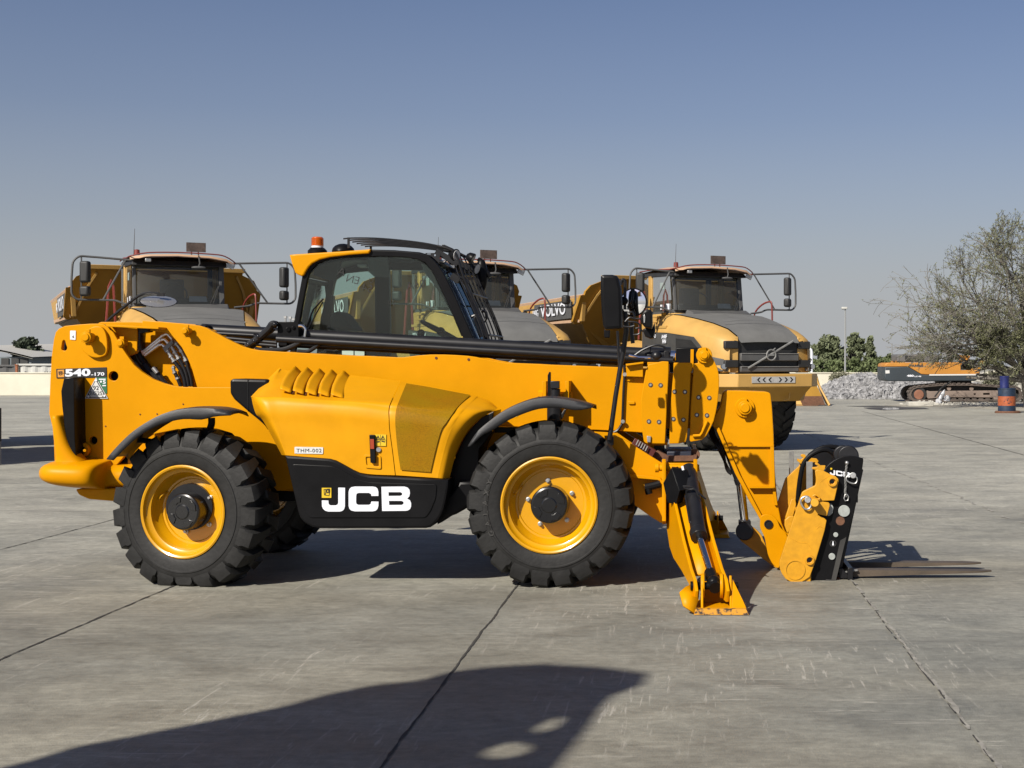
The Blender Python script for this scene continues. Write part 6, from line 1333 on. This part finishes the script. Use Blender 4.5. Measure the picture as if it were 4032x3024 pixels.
def leaves(b, rg_, c, rad, n, s, flat=1):
    for _ in range(n):
        u = Vector((rg_.gauss(0, 1), rg_.gauss(0, 1), rg_.gauss(0, 1))).normalized() * rad * (rg_.random() ** .45)
        p = Vector(c) + Vector((u.x, u.y, u.z * flat)); a = Vector((rg_.gauss(0, 1), rg_.gauss(0, 1), rg_.gauss(0, 1))).normalized(); d = a.orthogonal().normalized(); q = s * rg_.uniform(.6, 1.5)
        e_ = a.cross(d)
        b.v += [tuple(p - d * q), tuple(p + e_ * q * .6), tuple(p + d * q), tuple(p - e_ * q * .6)]; k = len(b.v); b.f.append((k - 4, k - 3, k - 2, k - 1))
def tree(name, label, cat, px, ybase, ytop, wpx, Y, m_, seed, n=5200, s=.11, blobs=None, group=None, cone=False):
    rg_ = random.Random(seed); base = at(px, ybase, Y); top = at(px, ytop, Y); k = (Y - CAMY) / K; wd = wpx * k / 2; H = top.z
    t = thing(name, label, cat, (base.x, Y, 0), world=True)
    if group: t['group'] = group
    tb = B().ring(cr([(base.x, Y, 0), (base.x + .1, Y, H * .3), (base.x - .05, Y, H * .75)], 4), [.22 * H / 6 * (1 - i / 10) for i in range(9)], 8)
    cb = B(); N = 64
    for i in range(N):
        f = i / (N - 1); zc = H * (.22 + .70 * f)
        env = (1 - f * .92) if cone else math.sqrt(max(.08, 1 - (2 * (f - .42)) ** 2 * .72))
        a = rg_.uniform(0, 6.28); rr_ = wd * env * rg_.uniform(.2, .95)
        c = Vector((base.x + rr_ * math.cos(a), Y + rr_ * math.sin(a), zc)); rad = wd * (.22 if not cone else .22) * rg_.uniform(.6, 1.5)
        leaves(cb, rg_, c, rad, n // N, s, .8)
        tb.ring([(base.x, Y, zc * .6), tuple((Vector((base.x, Y, zc * .6)) + c) / 2 + Vector((0, 0, .1))), tuple(c)], [.07, .05, .02], 5)
    tb.out('trunk', BARK, t); cb.out('crown', m_, t, smooth=0, fix=False)
    return t
tree('tree', 'dark round tree standing behind the shed and containers on the far left', 'tree', 106, 1431, 1322, 150, 88, LF2, 3, n=7000, s=.13)
gr = 'trees beyond the right wall'
tree('tree', 'broad grey green tree left of the street lamp beyond the wall', 'tree', 3262, 1457, 1318, 160, 100, LF1, 4, n=8000, s=.13, group=gr)
tree('tree', 'uneven green tree just right of the street lamp', 'tree', 3366, 1457, 1305, 110, 98, LF1, 5, n=5500, s=.13, group=gr)
tree('tree', 'small pointed conifer shaped tree right of the lamp trees', 'tree', 3426, 1457, 1316, 80, 96, LF1, 6, n=5000, s=.12, cone=True, group=gr)
for i, (px, yt, w_, lb) in enumerate(((3215, 1412, 90, 'low rounded shrub behind the white pipe frame'), (3290, 1418, 110, 'low shrub below the broad grey green tree'), (3372, 1408, 110, 'low shrub at the foot of the tree right of the lamp'), (3455, 1405, 110, 'low shrub under the pointed tree'), (3510, 1392, 100, 'bright green shrub behind the rear of the excavator'))):
    tree('shrub', lb, 'shrub', px, 1457, yt, w_ * 1.15, 90 + i, LF4, 20 + i, n=3800, s=.10, group='shrubs along the far side of the wall')
# dry bush before the wall
def bush(label, px, yb, yt, wpx, Y, m_, seed, n=900):
    rg_ = random.Random(seed); c = at(px, yb, Y); k = (Y - CAMY) / K; w_ = wpx * k / 2; H = (yb - yt) * k; z0 = max(0, c.z)
    b = B(); lb = B()
    for i in range(n // 5):
        a = rg_.uniform(0, 6.28); r_ = w_ * rg_.random() ** .5; e_ = Vector((c.x + r_ * math.cos(a), Y + r_ * math.sin(a) * .6, z0 + H * rg_.uniform(.5, 1.05) * (1 - .4 * (r_ / w_) ** 2))); s0 = Vector((c.x + r_ * .3 * math.cos(a), Y, z0))
        b.ring([s0, s0.lerp(e_, .5) + Vector((0, 0, H * .1)), e_], [.018, .012, .006], 3, caps=False)
        leaves(lb, rg_, s0.lerp(e_, rg_.uniform(.5, 1)), .15, 9, .045)
    t = thing('bush', label, 'bush', (c.x, Y, 0), world=True); b.out('twigs', BARK, t, smooth=0, fix=False); lb.out('foliage', m_, t, smooth=0, fix=False); return t
LFD = leaf_mat('dry_leaves', (.20, .20, .13), (.30, .30, .20))
bush('dry grey green bush in front of the wall, left of the rock pile top', 3312, 1510, 1462, 95, 63, LFD, 8, 1300)
bush('tall wispy green shrub between the excavator arm and the drums', 3935, 1545, 1440, 150, 58, LFD, 9, 2200)
# thorn tree
def thorn():
    rg_ = random.Random(11); Y = 44.0; k = (Y - CAMY) / K
    base = Vector((at(4060, 1600, Y).x, Y, 0)); t = thing('thorn_tree', 'large half bare thorn tree spreading over the excavator from the right edge', 'tree', base, world=True)
    tw = B(); lf = B(); tips = []
    TOP = ((3400, 1200), (3500, 1130), (3600, 1060), (3700, 1010), (3850, 960), (3950, 890), (4050, 850), (4500, 830))
    BOT = ((3400, 1290), (3500, 1390), (3560, 1440), (3700, 1425), (3850, 1440), (3930, 1480), (4000, 1560), (4500, 1570))
    def lerp_(tb, x):
        for (a, c), (a2, c2) in zip(tb, tb[1:]):
            if a <= x <= a2: return c + (c2 - c) * (x - a) / (a2 - a)
        return tb[0][1] if x < tb[0][0] else tb[-1][1]
    rows_t = [(W(x, y, Y).x, W(x, y, Y).z) for x, y in TOP]; rows_b = [(W(x, y, Y).x, W(x, y, Y).z) for x, y in BOT]
    def inside(q):
        nz = .38 * math.sin(q.x * 3.1 + q.y * 2.3) + .22 * math.sin(q.x * 7.7 - q.y * 3.9) + .12 * math.sin(q.z * 9 + q.y * 8)
        return q.x > rows_t[0][0] and lerp_(rows_b, q.x) + nz * .5 < q.z < lerp_(rows_t, q.x) + nz
    def grow(p, d, ln, r_, lv, green):
        n = 4; pts = [p]; q = p.copy(); dd = d.copy()
        for i in range(n):
            if lv > 1 and not inside(q): break
            dd = (dd + Vector((rg_.gauss(0, .13), rg_.gauss(0, .13), rg_.gauss(0, .10) - .012))).normalized(); q = q + dd * ln / n; pts.append(q.copy())
        n = len(pts) - 1
        if n < 1: return
        rad = [max(.0075, r_ * (1 - .5 * i / n)) for i in range(n + 1)]
        tw.ring(pts, rad, 6 if lv < 2 else (4 if lv < 4 else 3), caps=False)
        if lv >= 5:
            for pp in pts[1:]:
                if rg_.random() < green: leaves(lf, rg_, pp, .07, 4, .027)
            return
        kids = (4, 5, 4, 4, 3)[lv]
        for j in range(kids):
            f = rg_.uniform(.3, 1) if j else 1.0; i = min(int(f * n), n - 1); pp = pts[i].lerp(pts[i + 1], f * n - i)
            ax = Vector((rg_.gauss(0, 1), rg_.gauss(0, 1), rg_.gauss(0, 1))).normalized(); ang = rg_.uniform(.25, .85)
            nd = (Matrix.Rotation(ang, 3, dd.cross(ax).normalized()) @ dd).normalized()
            grow(pp, nd, ln * rg_.uniform(.58, .80), rad[i] * .62, lv + 1, green)
            if lv >= 3 and rg_.random() < green * .8: leaves(lf, rg_, pp, .08, 4, .027)
    sx0 = base
    tw.ring(cr([base, base + Vector((-.15, 0, 1.0)), base + Vector((-.1, .1, 1.7))], 4), [.28 - .012 * i for i in range(9)], 10)
    for (tx, ty, dy, gn, start) in ((3560, 1060, 0, .35, 1.2), (3600, 1230, -.8, .40, 1.0), (3500, 1270, .6, .5, 1.2), (3540, 1380, -.4, .5, 1.0), (3620, 1400, .9, .6, 1.0), (3680, 960, .7, .4, 1.4), (3800, 900, -.6, .7, 1.5), (3930, 860, .4, .9, 1.7), (4060, 840, 0, 1, 1.7), (4180, 900, .5, 1, 1.7), (3660, 1290, 1.2, .7, 1.2), (3780, 1180, -1.2, 1, 1.2), (3860, 1060, 1.0, 1, 1.4), (3900, 1300, -1.0, 1.6, 1.2), (3960, 1250, 1.3, 1.6, 1.3), (3990, 1120, -1.4, 1.4, 1.4), (4040, 1250, -1.5, 1.6, 1.2), (3830, 1250, .3, 1.2, 1.2), (4200, 1150, 0, 1, 1.4)):
        e_ = at(tx, ty, Y) + Vector((0, dy, 0)); s0 = base + Vector((-.1, 0, start)); v_ = e_ - s0
        grow(s0, (v_.normalized() + Vector((0, 0, .04))).normalized(), v_.length * .47, .095, 1, gn)
    tw.out('branches', BARK, t, smooth=0, fix=False); lf.out('leaves', LF3, t, smooth=0, fix=False)

thorn()
# ================================================================ rocks
RK = mat('grey_rock', (.31, .31, .315), .85, var=.55, scale=5)
rk = random.Random(2)
def rocks(name, label, prof, Y, depth, n, s0, s1, m_):
    b = B(); k = (Y - CAMY) / K
    xs = [at(x, y, Y).x for x, y in prof]; zs = [max(.02, at(x, y, Y).z) for x, y in prof]
    for i in range(n):
        t = rk.random(); X = xs[0] + (xs[-1] - xs[0]) * t
        for j in range(len(xs) - 1):
            if xs[j] <= X <= xs[j + 1]: h = zs[j] + (zs[j + 1] - zs[j]) * (X - xs[j]) / (xs[j + 1] - xs[j])
        v = rk.uniform(-1, 1); hh_ = h * (1 - abs(v) ** 1.5); p = Vector((X, Y + depth / 2 + v * depth / 2, hh_ - .06))
        s_ = rk.uniform(s0, s1) * (1.3 if rk.random() < .15 else 1); m3 = Matrix.Rotation(rk.uniform(0, 6.28), 3, Vector((rk.gauss(0, 1), rk.gauss(0, 1), rk.gauss(0, 1))).normalized())
        vs = [Vector(c) for c in ((-1, -1, -1), (1, -1, -1), (1, 1, -1), (-1, 1, -1), (-1, -1, 1), (1, -1, 1), (1, 1, 1), (-1, 1, 1))]
        b.hexa([tuple(p + m3 @ (Vector((c.x * rk.uniform(.6, 1.1), c.y * rk.uniform(.4, .9), c.z * rk.uniform(.35, .8))) * s_)) for c in vs])
    o = b.out(name, m_, None, smooth=0, fix=False); tag(o, label, 'rocks', kind='stuff'); return o
rocks('rock_pile', 'heap of broken grey rock against the far wall', [(3228, 1552), (3260, 1532), (3290, 1512), (3340, 1494), (3397, 1480), (3448, 1477), (3500, 1490), (3540, 1502), (3700, 1505), (3840, 1512), (3960, 1530)], 57, 5, 6500, .08, .17, RK)
RK2 = mat('pale_rubble', (.55, .53, .47), .85, var=.15, scale=3)
rocks('rubble', 'pale broken concrete rubble under and behind the excavator tracks', [(3800, 1512), (3830, 1500), (3880, 1492), (3960, 1500), (4100, 1505)], 60, 1.5, 160, .15, .4, RK2)
rocks('rubble', 'flat pale rubble and sand on the ground before the excavator', [(3560, 1592), (3640, 1586), (3760, 1590), (3800, 1596), (4000, 1600)], 47.5, 1.8, 420, .03, .11, RK2)
# ================================================================ excavator
zX = z((3440, 1350), .2676)
XO = mat('excavator_orange', (.58, .25, .035), .55, var=.12, scale=1.2); XD = mat('excavator_slate', (.035, .048, .060), .55, var=.15, scale=1); XT = mat('track_steel', (.12, .095, .08), .8, var=.3, scale=2.5); XF = mat('track_frame', (.26, .20, .165), .8, var=.2, scale=2)
Yx = 52.1; EX = thing('excavator', 'tracked excavator with orange and dark grey body half hidden by the thorn tree', 'excavator', (at(3700, 1582, Yx).x, Yx + 1, 0), world=True)
def xp(name, m_, pts, y0, y1, holes=(), bv=.02, parent=None): return plate(name, m_, zX(pts), Yx + y0, Yx + y1, parent or EX, bv, [zX(h) for h in holes])
trk_o = [(512, 770), (520, 715), (550, 670), (600, 642), (700, 628), (1000, 600), (1400, 598), (1900, 632), (2080, 640), (2160, 680), (2190, 750), (2180, 820), (2130, 862), (600, 862), (545, 840)]
trk_i = [(555, 770), (562, 730), (590, 690), (640, 665), (1000, 632), (1400, 630), (1900, 662), (2070, 672), (2130, 700), (2150, 750), (2140, 805), (2110, 832), (610, 832), (575, 812)]
tr = xp('track', XT, trk_o, 0, .45, [trk_i], .01)
xp('track_interior', VDK, [(p[0] + (12 if p[0] < 1000 else -12), p[1]) for p in trk_i], .25, .4)
# shoes round the loop
def shoes(pts, y0, y1, off):
    P_ = cr([W(x, y, Yx + y0) for x, y in zX(pts)], 6, True); b = B(); d = 0; last = P_[0]
    for i in range(1, len(P_)):
        d += (P_[i] - P_[i - 1]).length
        if d > .16:
            d = 0; tdir = (P_[(i + 1) % len(P_)] - P_[i - 1]).normalized(); nrm = Vector((tdir.z, 0, -tdir.x)) * (1)
            c = P_[i] + Vector((0, (y1 - y0) / 2, 0)); q = Matrix((tdir, Vector((0, 1, 0)), tdir.cross(Vector((0, 1, 0))))).transposed()
            b.box(c, (.12, y1 - y0, .05), q)
    return b.out('track_shoes', XT, tr)
shoes(trk_o, -.03, .48, 0)
far_o = [(W(*p, Yx).x, W(*p, Yx).z) for p in zX(trk_o)]
plate('track', XT, far_o, Yx + 2.0, Yx + 2.45, EX, .01, [[(W(*p, Yx).x, W(*p, Yx).z) for p in zX(trk_i)]], world=True)
plate('track_interior', VDK, [(W(*p, Yx).x, W(*p, Yx).z) for p in zX(trk_i)], Yx + 2.05, Yx + 2.3, EX, .01, world=True)
xp('track_frame', XF, [(785, 700), (830, 712), (1180, 706), (1890, 700), (2060, 705), (2060, 850), (1780, 852), (1760, 805), (1120, 802), (800, 822), (780, 790)], .05, .3, [[(1475, 745), (1505, 745), (1505, 765), (1475, 765)], [(1615, 740), (1710, 740), (1710, 765), (1615, 765)]])
IDR = mat('idler_rust', (.28, .12, .07), .8, var=.2, scale=4)
ic = W(*zX([(665, 762)])[0], Yx + .05); B().cyl(ic, ic + Vector((0, .3, 0)), .34, seg=32).out('idler', VDK, EX, bevel=.01); B().cyl(ic + Vector((0, -.04, 0)), ic, .22, seg=28).out('idler_hub', IDR, EX, bevel=.02)
for i in range(9):
    c = W(*zX([(1180 + i * 100, 835)])[0], Yx + .1); B().cyl(c, c + Vector((0, .25, 0)), .11, seg=16).out('track_roller', XT, EX)
for q in ((1110, 672), (1440, 675)):
    c = W(*zX([q])[0], Yx + .1); B().cyl(c, c + Vector((0, .25, 0)), .09, seg=16).out('carrier_roller', XF, EX)
xp('undercarriage', VDK, [(980, 560), (1440, 560), (1440, 640), (1000, 640)], .5, 2.0)
xp('counterweight', XD, [(165, 352), (500, 348), (700, 462), (760, 468), (1520, 468), (1540, 500), (1540, 535), (1490, 562), (220, 566), (175, 545), (162, 500)], 0, 2.5, bv=.05)
xp('body_panel', XO, [(168, 350), (172, 318), (190, 300), (225, 290), (1278, 284), (1282, 402), (1510, 402), (1530, 380), (1560, 380), (1556, 480), (1520, 466), (760, 466), (700, 460), (505, 348)], .02, 2.48, bv=.03)
xp('body_stripe', STW, [(820, 462), (1510, 458), (1510, 478), (820, 482)], -.03, .0, bv=0)
xp('rear_label', STW, [(172, 405), (232, 402), (236, 448), (176, 452)], -.02, .0, bv=0)
a = W(*zX([(488, 500)])[0], Yx - .015); text('body_lettering', '480', WHT, EX, a, (1, 0, 0), (0, 0, 1), .31, .095, off=.05); text('body_lettering', 'LC-9S', WHT, EX, a + Vector((.34, 0, -.01)), (1, 0, 0), (0, 0, 1), .30, .06, off=.04)
a = W(*zX([(520, 352)])[0], Yx - .0); text('brand_lettering', 'HYUNDAI', XD, EX, a, (1, 0, 0), (0, 0, 1), .62, .10, off=.05)
EG = mat('engine_cover_grey', (.14, .14, .14), .7, var=.1, scale=2)
xp('engine_cover', EG, rnd([(345, 280), (345, 180), (370, 165), (900, 165), (960, 200), (970, 284)], 15), .3, 2.2, bv=.05)
xp('engine_grille', VDK, rnd([(465, 270), (462, 195), (475, 185), (735, 190), (735, 272)], 8), .26, .3, bv=0)
xp('exhaust_stack', VDK, [(1095, 284), (1100, 60), (1165, 55), (1160, 200), (1165, 284)], 1.1, 1.3)
xp('cab_bulkhead', XO, [(1282, 330), (1300, 310), (1400, 240), (1430, 195), (1380, 180), (1250, 175), (1245, 200), (1282, 284)], .9, 1.2)
xp('cab_window', VDK, [(1305, 395), (1300, 330), (1420, 240), (1500, 250), (1520, 390)], 1.5, 2.3)
xp('boom_foot', CHIP, [(1500, 395), (1540, 340), (1600, 250), (1640, 210), (1655, 222), (1640, 290), (1570, 380), (1560, 480), (1530, 470), (1528, 405)], .6, .9)
B().ring(cr([W(*q, Yx + .7) for q in zX([(1560, 490), (1620, 460), (1630, 400), (1600, 340)])], 4), .02, 6).out('boom_hose', VDK, EX)
for q in ((270, 285), (340, 282)): B().ring([W(q_[0], q_[1], Yx + .5) for q_ in zX([(q[0] - 14, q[1] + 5), (q[0] - 10, q[1] - 14), (q[0] + 10, q[1] - 14), (q[0] + 14, q[1] + 5)])], .02, 6).out('lifting_eye', XO, EX)
# ================================================================ drums, bottles, slabs, puddle, bucket
DB = mat('drum_blue', (.015, .035, .075), .55, var=.35, scale=7, bump=.1); DB2 = mat('drum_royal', (.012, .02, .13), .5, var=.25, scale=8); DO = mat('drum_orange', (.42, .10, .03), .6, var=.3, scale=9)
Yd = 37.9; c = G(3970, 1627); c = Vector((c.x, Yd + .3, 0)); k = (Yd - CAMY) / K
dr = thing('drum', 'blue drum with a faded orange band standing at the right edge', 'drum', c, world=True)
zt = at(3970, 1529, Yd + .3).z; r_ = .30
def band(z0_, z1_, m_, nm, extra=0): return B().lathe([(0, z0_), (r_ + extra, z0_), (r_ + extra, (z0_ * 3 + z1_) / 4), (r_ + .006 + extra, (z0_ + z1_) / 2), (r_ + extra, (z0_ + z1_ * 3) / 4), (r_ + extra, z1_), (0, z1_)], o=(c.x, c.y, 0), ax='Z', seg=36).out(nm, m_, dr)
zo0, zo1 = at(3970, 1597, Yd + .3).z, at(3970, 1560, Yd + .3).z
band(0.02, zo0, DB, 'lower_wall'); band(zo0 + .001, zo1, DO, 'orange_band', .002); band(zo1 + .001, zt, DB, 'upper_wall')
B().lathe([(r_ + .012, zt - .02), (r_ + .012, zt + .01), (r_ - .01, zt + .012), (r_ - .02, zt - .01), (0, zt - .01)], o=(c.x, c.y, 0), ax='Z', seg=36).out('rim', DB, dr)
b = B()
for q in ((-.14, .62, .05, .02), (-.05, .66, .03, .05), (.06, .60, .06, .02), (.0, .56, .07, .02), (-.02, .71, .04, .02)): b.box((c.x + q[0], c.y - math.sqrt(r_ ** 2 - q[0] ** 2) - .008, (zo0 + zo1) / 2 + (q[1] - .63)), (q[2], .01, q[3]))
b.out('worn_marks', DB, dr)
zu = at(3962, 1481, Yd + .3).z
d2 = tag(B().lathe([(0, zt - .005), (.16, zt - .005), (.165, zt + .02), (.16, zt + .05), (.16, zu - .03), (.165, zu - .015), (.155, zu), (.14, zu - .01), (0, zu - .012)], o=(c.x - .08, c.y, 0), ax='Z', seg=30).out('pail', DB2, None), 'smaller bright blue pail standing on top of the blue drum', 'pail')
rust_ring = tag(B().ring([(c.x + .03 + .40 * math.cos(a), c.y + .34 * math.sin(a), .025) for a in [i * math.pi / 12 for i in range(24)]], .05, 8, closed=True).out('steel_ring', RUST, None), 'rusty ring on the ground round the foot of the blue drum', 'ring')
# white bottles leaning by the tracks
wm = mat('bottle_white', (.62, .63, .66), .4, var=.1, scale=6)
Yq = 48.5
def tube(label, a, b_, r_):
    A_, B_ = at(*a, Yq), at(*b_, Yq); d = (B_ - A_); o = B().ring([A_, A_ + d * .04, A_ + d * .7, A_ + d * .86, B_], [r_ * .8, r_, r_, r_ * .5, r_ * .35], 16).out('gas_bottle', wm, None); return tag(o, label, 'gas bottle')
tube('long white bottle leaning steeply before the excavator track, left of the other', zX([(955, 860)])[0], zX([(1045, 690)])[0], .10)
tube('short white bottle lying end on right of the leaning one', zX([(1075, 860)])[0], zX([(1085, 770)])[0], .14)
tag(B().ring([at(*zX([(900, 790)])[0], Yq - .2), at(*zX([(1000, 660)])[0], Yq - .1), at(*zX([(1140, 570)])[0], Yq)], .035, 6).out('steel_bar', VDK, None), 'dark bar leaning up against the white bottles', 'bar')
tag(B().cyl(at(*zX([(955, 862)])[0], Yq - .3), at(*zX([(955, 862)])[0], Yq - .05), .13, seg=20).out('bottle_cap', wm, None, bevel=.02), 'round white end cap lying at the foot of the leaning bottle', 'cap')
zs = at(*zX([(700, 868)])[0], 46); sb = B().box((zs.x, 46.4, max(zs.z, .1) / 2), (at(*zX([(915, 868)])[0], 46).x - at(*zX([(548, 868)])[0], 46).x, .8, max(zs.z, .12))).out('concrete_slab', RK2, None, bevel=.02)
tag(sb, 'thick pale concrete slab lying before the excavator track', 'slab')
# pale sandy verge and puddle
SAND = mat('sandy_ground', (.42, .39, .32), .9, var=.15, scale=.8, bump=.3, bscale=3)
def patch(name, pts, m_, z_):
    o = B().add([(G(*p).x, G(*p).y, z_) for p in pts], [tuple(range(len(pts)))]).out(name, m_, None, smooth=0); o['kind'] = 'structure'; return o
patch('sand_verge', [(3480, 1597), (3560, 1590), (3700, 1583), (4200, 1578), (4300, 1640), (4032, 1622), (3900, 1612), (3760, 1603), (3600, 1601)], SAND, .004)
WAT = mat('water', (.35, .36, .37), .06, .0, spec=1.0)
patch('puddle', [(3472, 1612), (3480, 1607), (3520, 1606), (3540, 1608), (3541, 1613), (3500, 1615)], WAT, .012)
MUD = mat('damp_patch', (.07, .065, .06), .7)
patch('damp_patch', [(3400, 1606), (3470, 1604), (3545, 1603), (3640, 1606), (3660, 1611), (3560, 1613), (3480, 1616), (3420, 1611)], MUD, .008)
patch('damp_patch', [(3330, 1600), (3440, 1598), (3560, 1600), (3440, 1603)], MUD, .008)
# bucket on the ground behind the right truck
zQ = z((2780, 1250), .2713); Yb_ = 47.1
BK = thing('loader_bucket', 'rusty yellow loader bucket on the ground, poking out behind the right truck', 'bucket', (at(3150, 1596, Yb_).x, Yb_, 0), world=True)
xr = at(3215, 1560, Yb_).x; xl = xr - 2.9
sd2 = [(0, .0), (.0, .10), (-.25, .55), (-.30, 1.0), (-.2, 1.22), (.10, 1.18), (-.02, .75), (.28, .08), (.6, .0)]
prof_b = [(-.62, .0), (-.1, .02), (.35, .08), (.62, .35), (.66, .7), (.5, 1.0), (.25, 1.18)]
rows = [[Vector((xl, Yb_ + y_, z_)), Vector((xr, Yb_ + y_, z_))] for y_, z_ in prof_b]
o = B().grid(rows).out('shell', RUST, BK, smooth=50); s_ = o.modifiers.new('s', 'SOLIDIFY'); s_.thickness = .04
for X_ in (xl, xr):
    me = curve_mesh([[(y_, z_) for y_, z_ in ([(-.62, 0)] + prof_b[1:] + [(.05, 1.1)])]], .05, .004)
    for v in me.vertices: v.co = (X_ + v.co.z + (.45 * (1.1 - v.co.y) / 1.1 if X_ == xr else 0), Yb_ + v.co.x, v.co.y)
    fin(me, 'side_plate', VYD, BK)
plate('back_plate', VYD, [(3140, 1478), (3197, 1478), (3236, 1560), (3148, 1560)], Yb_ - .55, Yb_ - .48, BK, .004)
plate('lower_plate', RUST, [(3148, 1560), (3236, 1560), (3250, 1595), (3156, 1595), (3140, 1575)], Yb_ - .58, Yb_ - .50, BK, .004)
B().ring([Vector((xr + .02, Yb_ + .25, 1.2)), Vector((xr + .1, Yb_ - .1, .8)), Vector((xr + .48, Yb_ - .62, .03))], .045, 4).out('wear_edge', VY, BK, smooth=0)
B().box(((xl + xr) / 2, Yb_ - .66, .03), (2.9, .16, .05)).out('cutting_edge', RUST, BK)
B().prism([(xr - .95, Yb_ - .75, .01), (xr - .62, Yb_ - .75, .01), (xr - .72, Yb_ - .6, .24), (xr - 1.05, Yb_ - .6, .22)], (0, .05, 0)).out('bucket_tooth', VY, BK)
# post at the left edge
cp_ = G(-2, 1832); ps = thing('bollard', 'slim dark and grey post cut by the left edge of the photo', 'post', cp_, world=True)
zt_ = at(0, 1604, cp_.y).z; B().cyl((cp_.x, cp_.y, 0), (cp_.x, cp_.y, zt_ * .42), .022, seg=12).out('post', GREY, ps)
B().box((cp_.x - .01, cp_.y, zt_ * .70), (.07, .05, zt_ * .58)).out('sleeve', VDK, ps, bevel=.01)
# ================================================================ made-up unseen machine left of the camera, shaped to cast the foreground shadow
def lift(p, Y0=-10.3):
    g_ = G(*p); t = (g_.y - Y0) / 1.07; return (g_.x - .74 * t, t)
sh_px = [(55, 3020), (273, 2953), (547, 2902), (820, 2847), (1094, 2793), (1276, 2743), (1458, 2707), (1641, 2688), (1768, 2652), (1932, 2634), (2133, 2621), (2370, 2634), (2552, 2658), (2534, 2689), (2425, 2725), (2379, 2771), (2315, 2862), (2242, 2953), (2188, 3020), (2150, 3075), (1500, 3085), (600, 3095), (-400, 3180), (-900, 3260), (-900, 3160), (-300, 3090)]
hl = [(1880, 2980), (1935, 2935), (2010, 2912), (2080, 2922), (2100, 2955), (2040, 2988), (1950, 3000)]
hl2 = [(2085, 2872), (2190, 2815), (2225, 2822), (2180, 2880), (2130, 2895)]
LD = thing('shadow_caster', 'unseen stand-in machine left of the camera, added to cast the foreground shadow', 'shadow caster', (-10.4, -10.3, 0), world=True)
plate('shadow_cutout', VYD, [lift(p) for p in sh_px], -10.36, -10.24, LD, .01, [[lift(p) for p in hl], [lift(p) for p in hl2]], world=True)  # outline is the wanted ground shadow carried back along the sun
B().box((-10.6, -10.3, 1.5), (2.6, 1.8, 1.4)).out('body', VYD, LD, bevel=.1)  # body, mast and wheels added only to hold up the shadow shape
B().hexa([(-10.4, -10.4, 1.6), (-9.9, -10.4, 1.6), (-9.9, -10.2, 1.6), (-10.4, -10.2, 1.6), (-8.9, -10.4, 4.6), (-8.4, -10.4, 4.6), (-8.4, -10.2, 4.6), (-8.9, -10.2, 4.6)]).out('mast', VYD, LD)
for x_ in (-11.6, -9.6):
    for y_ in (-11.5, -9.6): B().lathe([(.2, 0), (.6, -.05), (.7, .1), (.7, .35), (.6, .5), (.2, .45)], o=(x_, y_, .7), ax='Y', seg=32).out('wheel', RUB, LD)
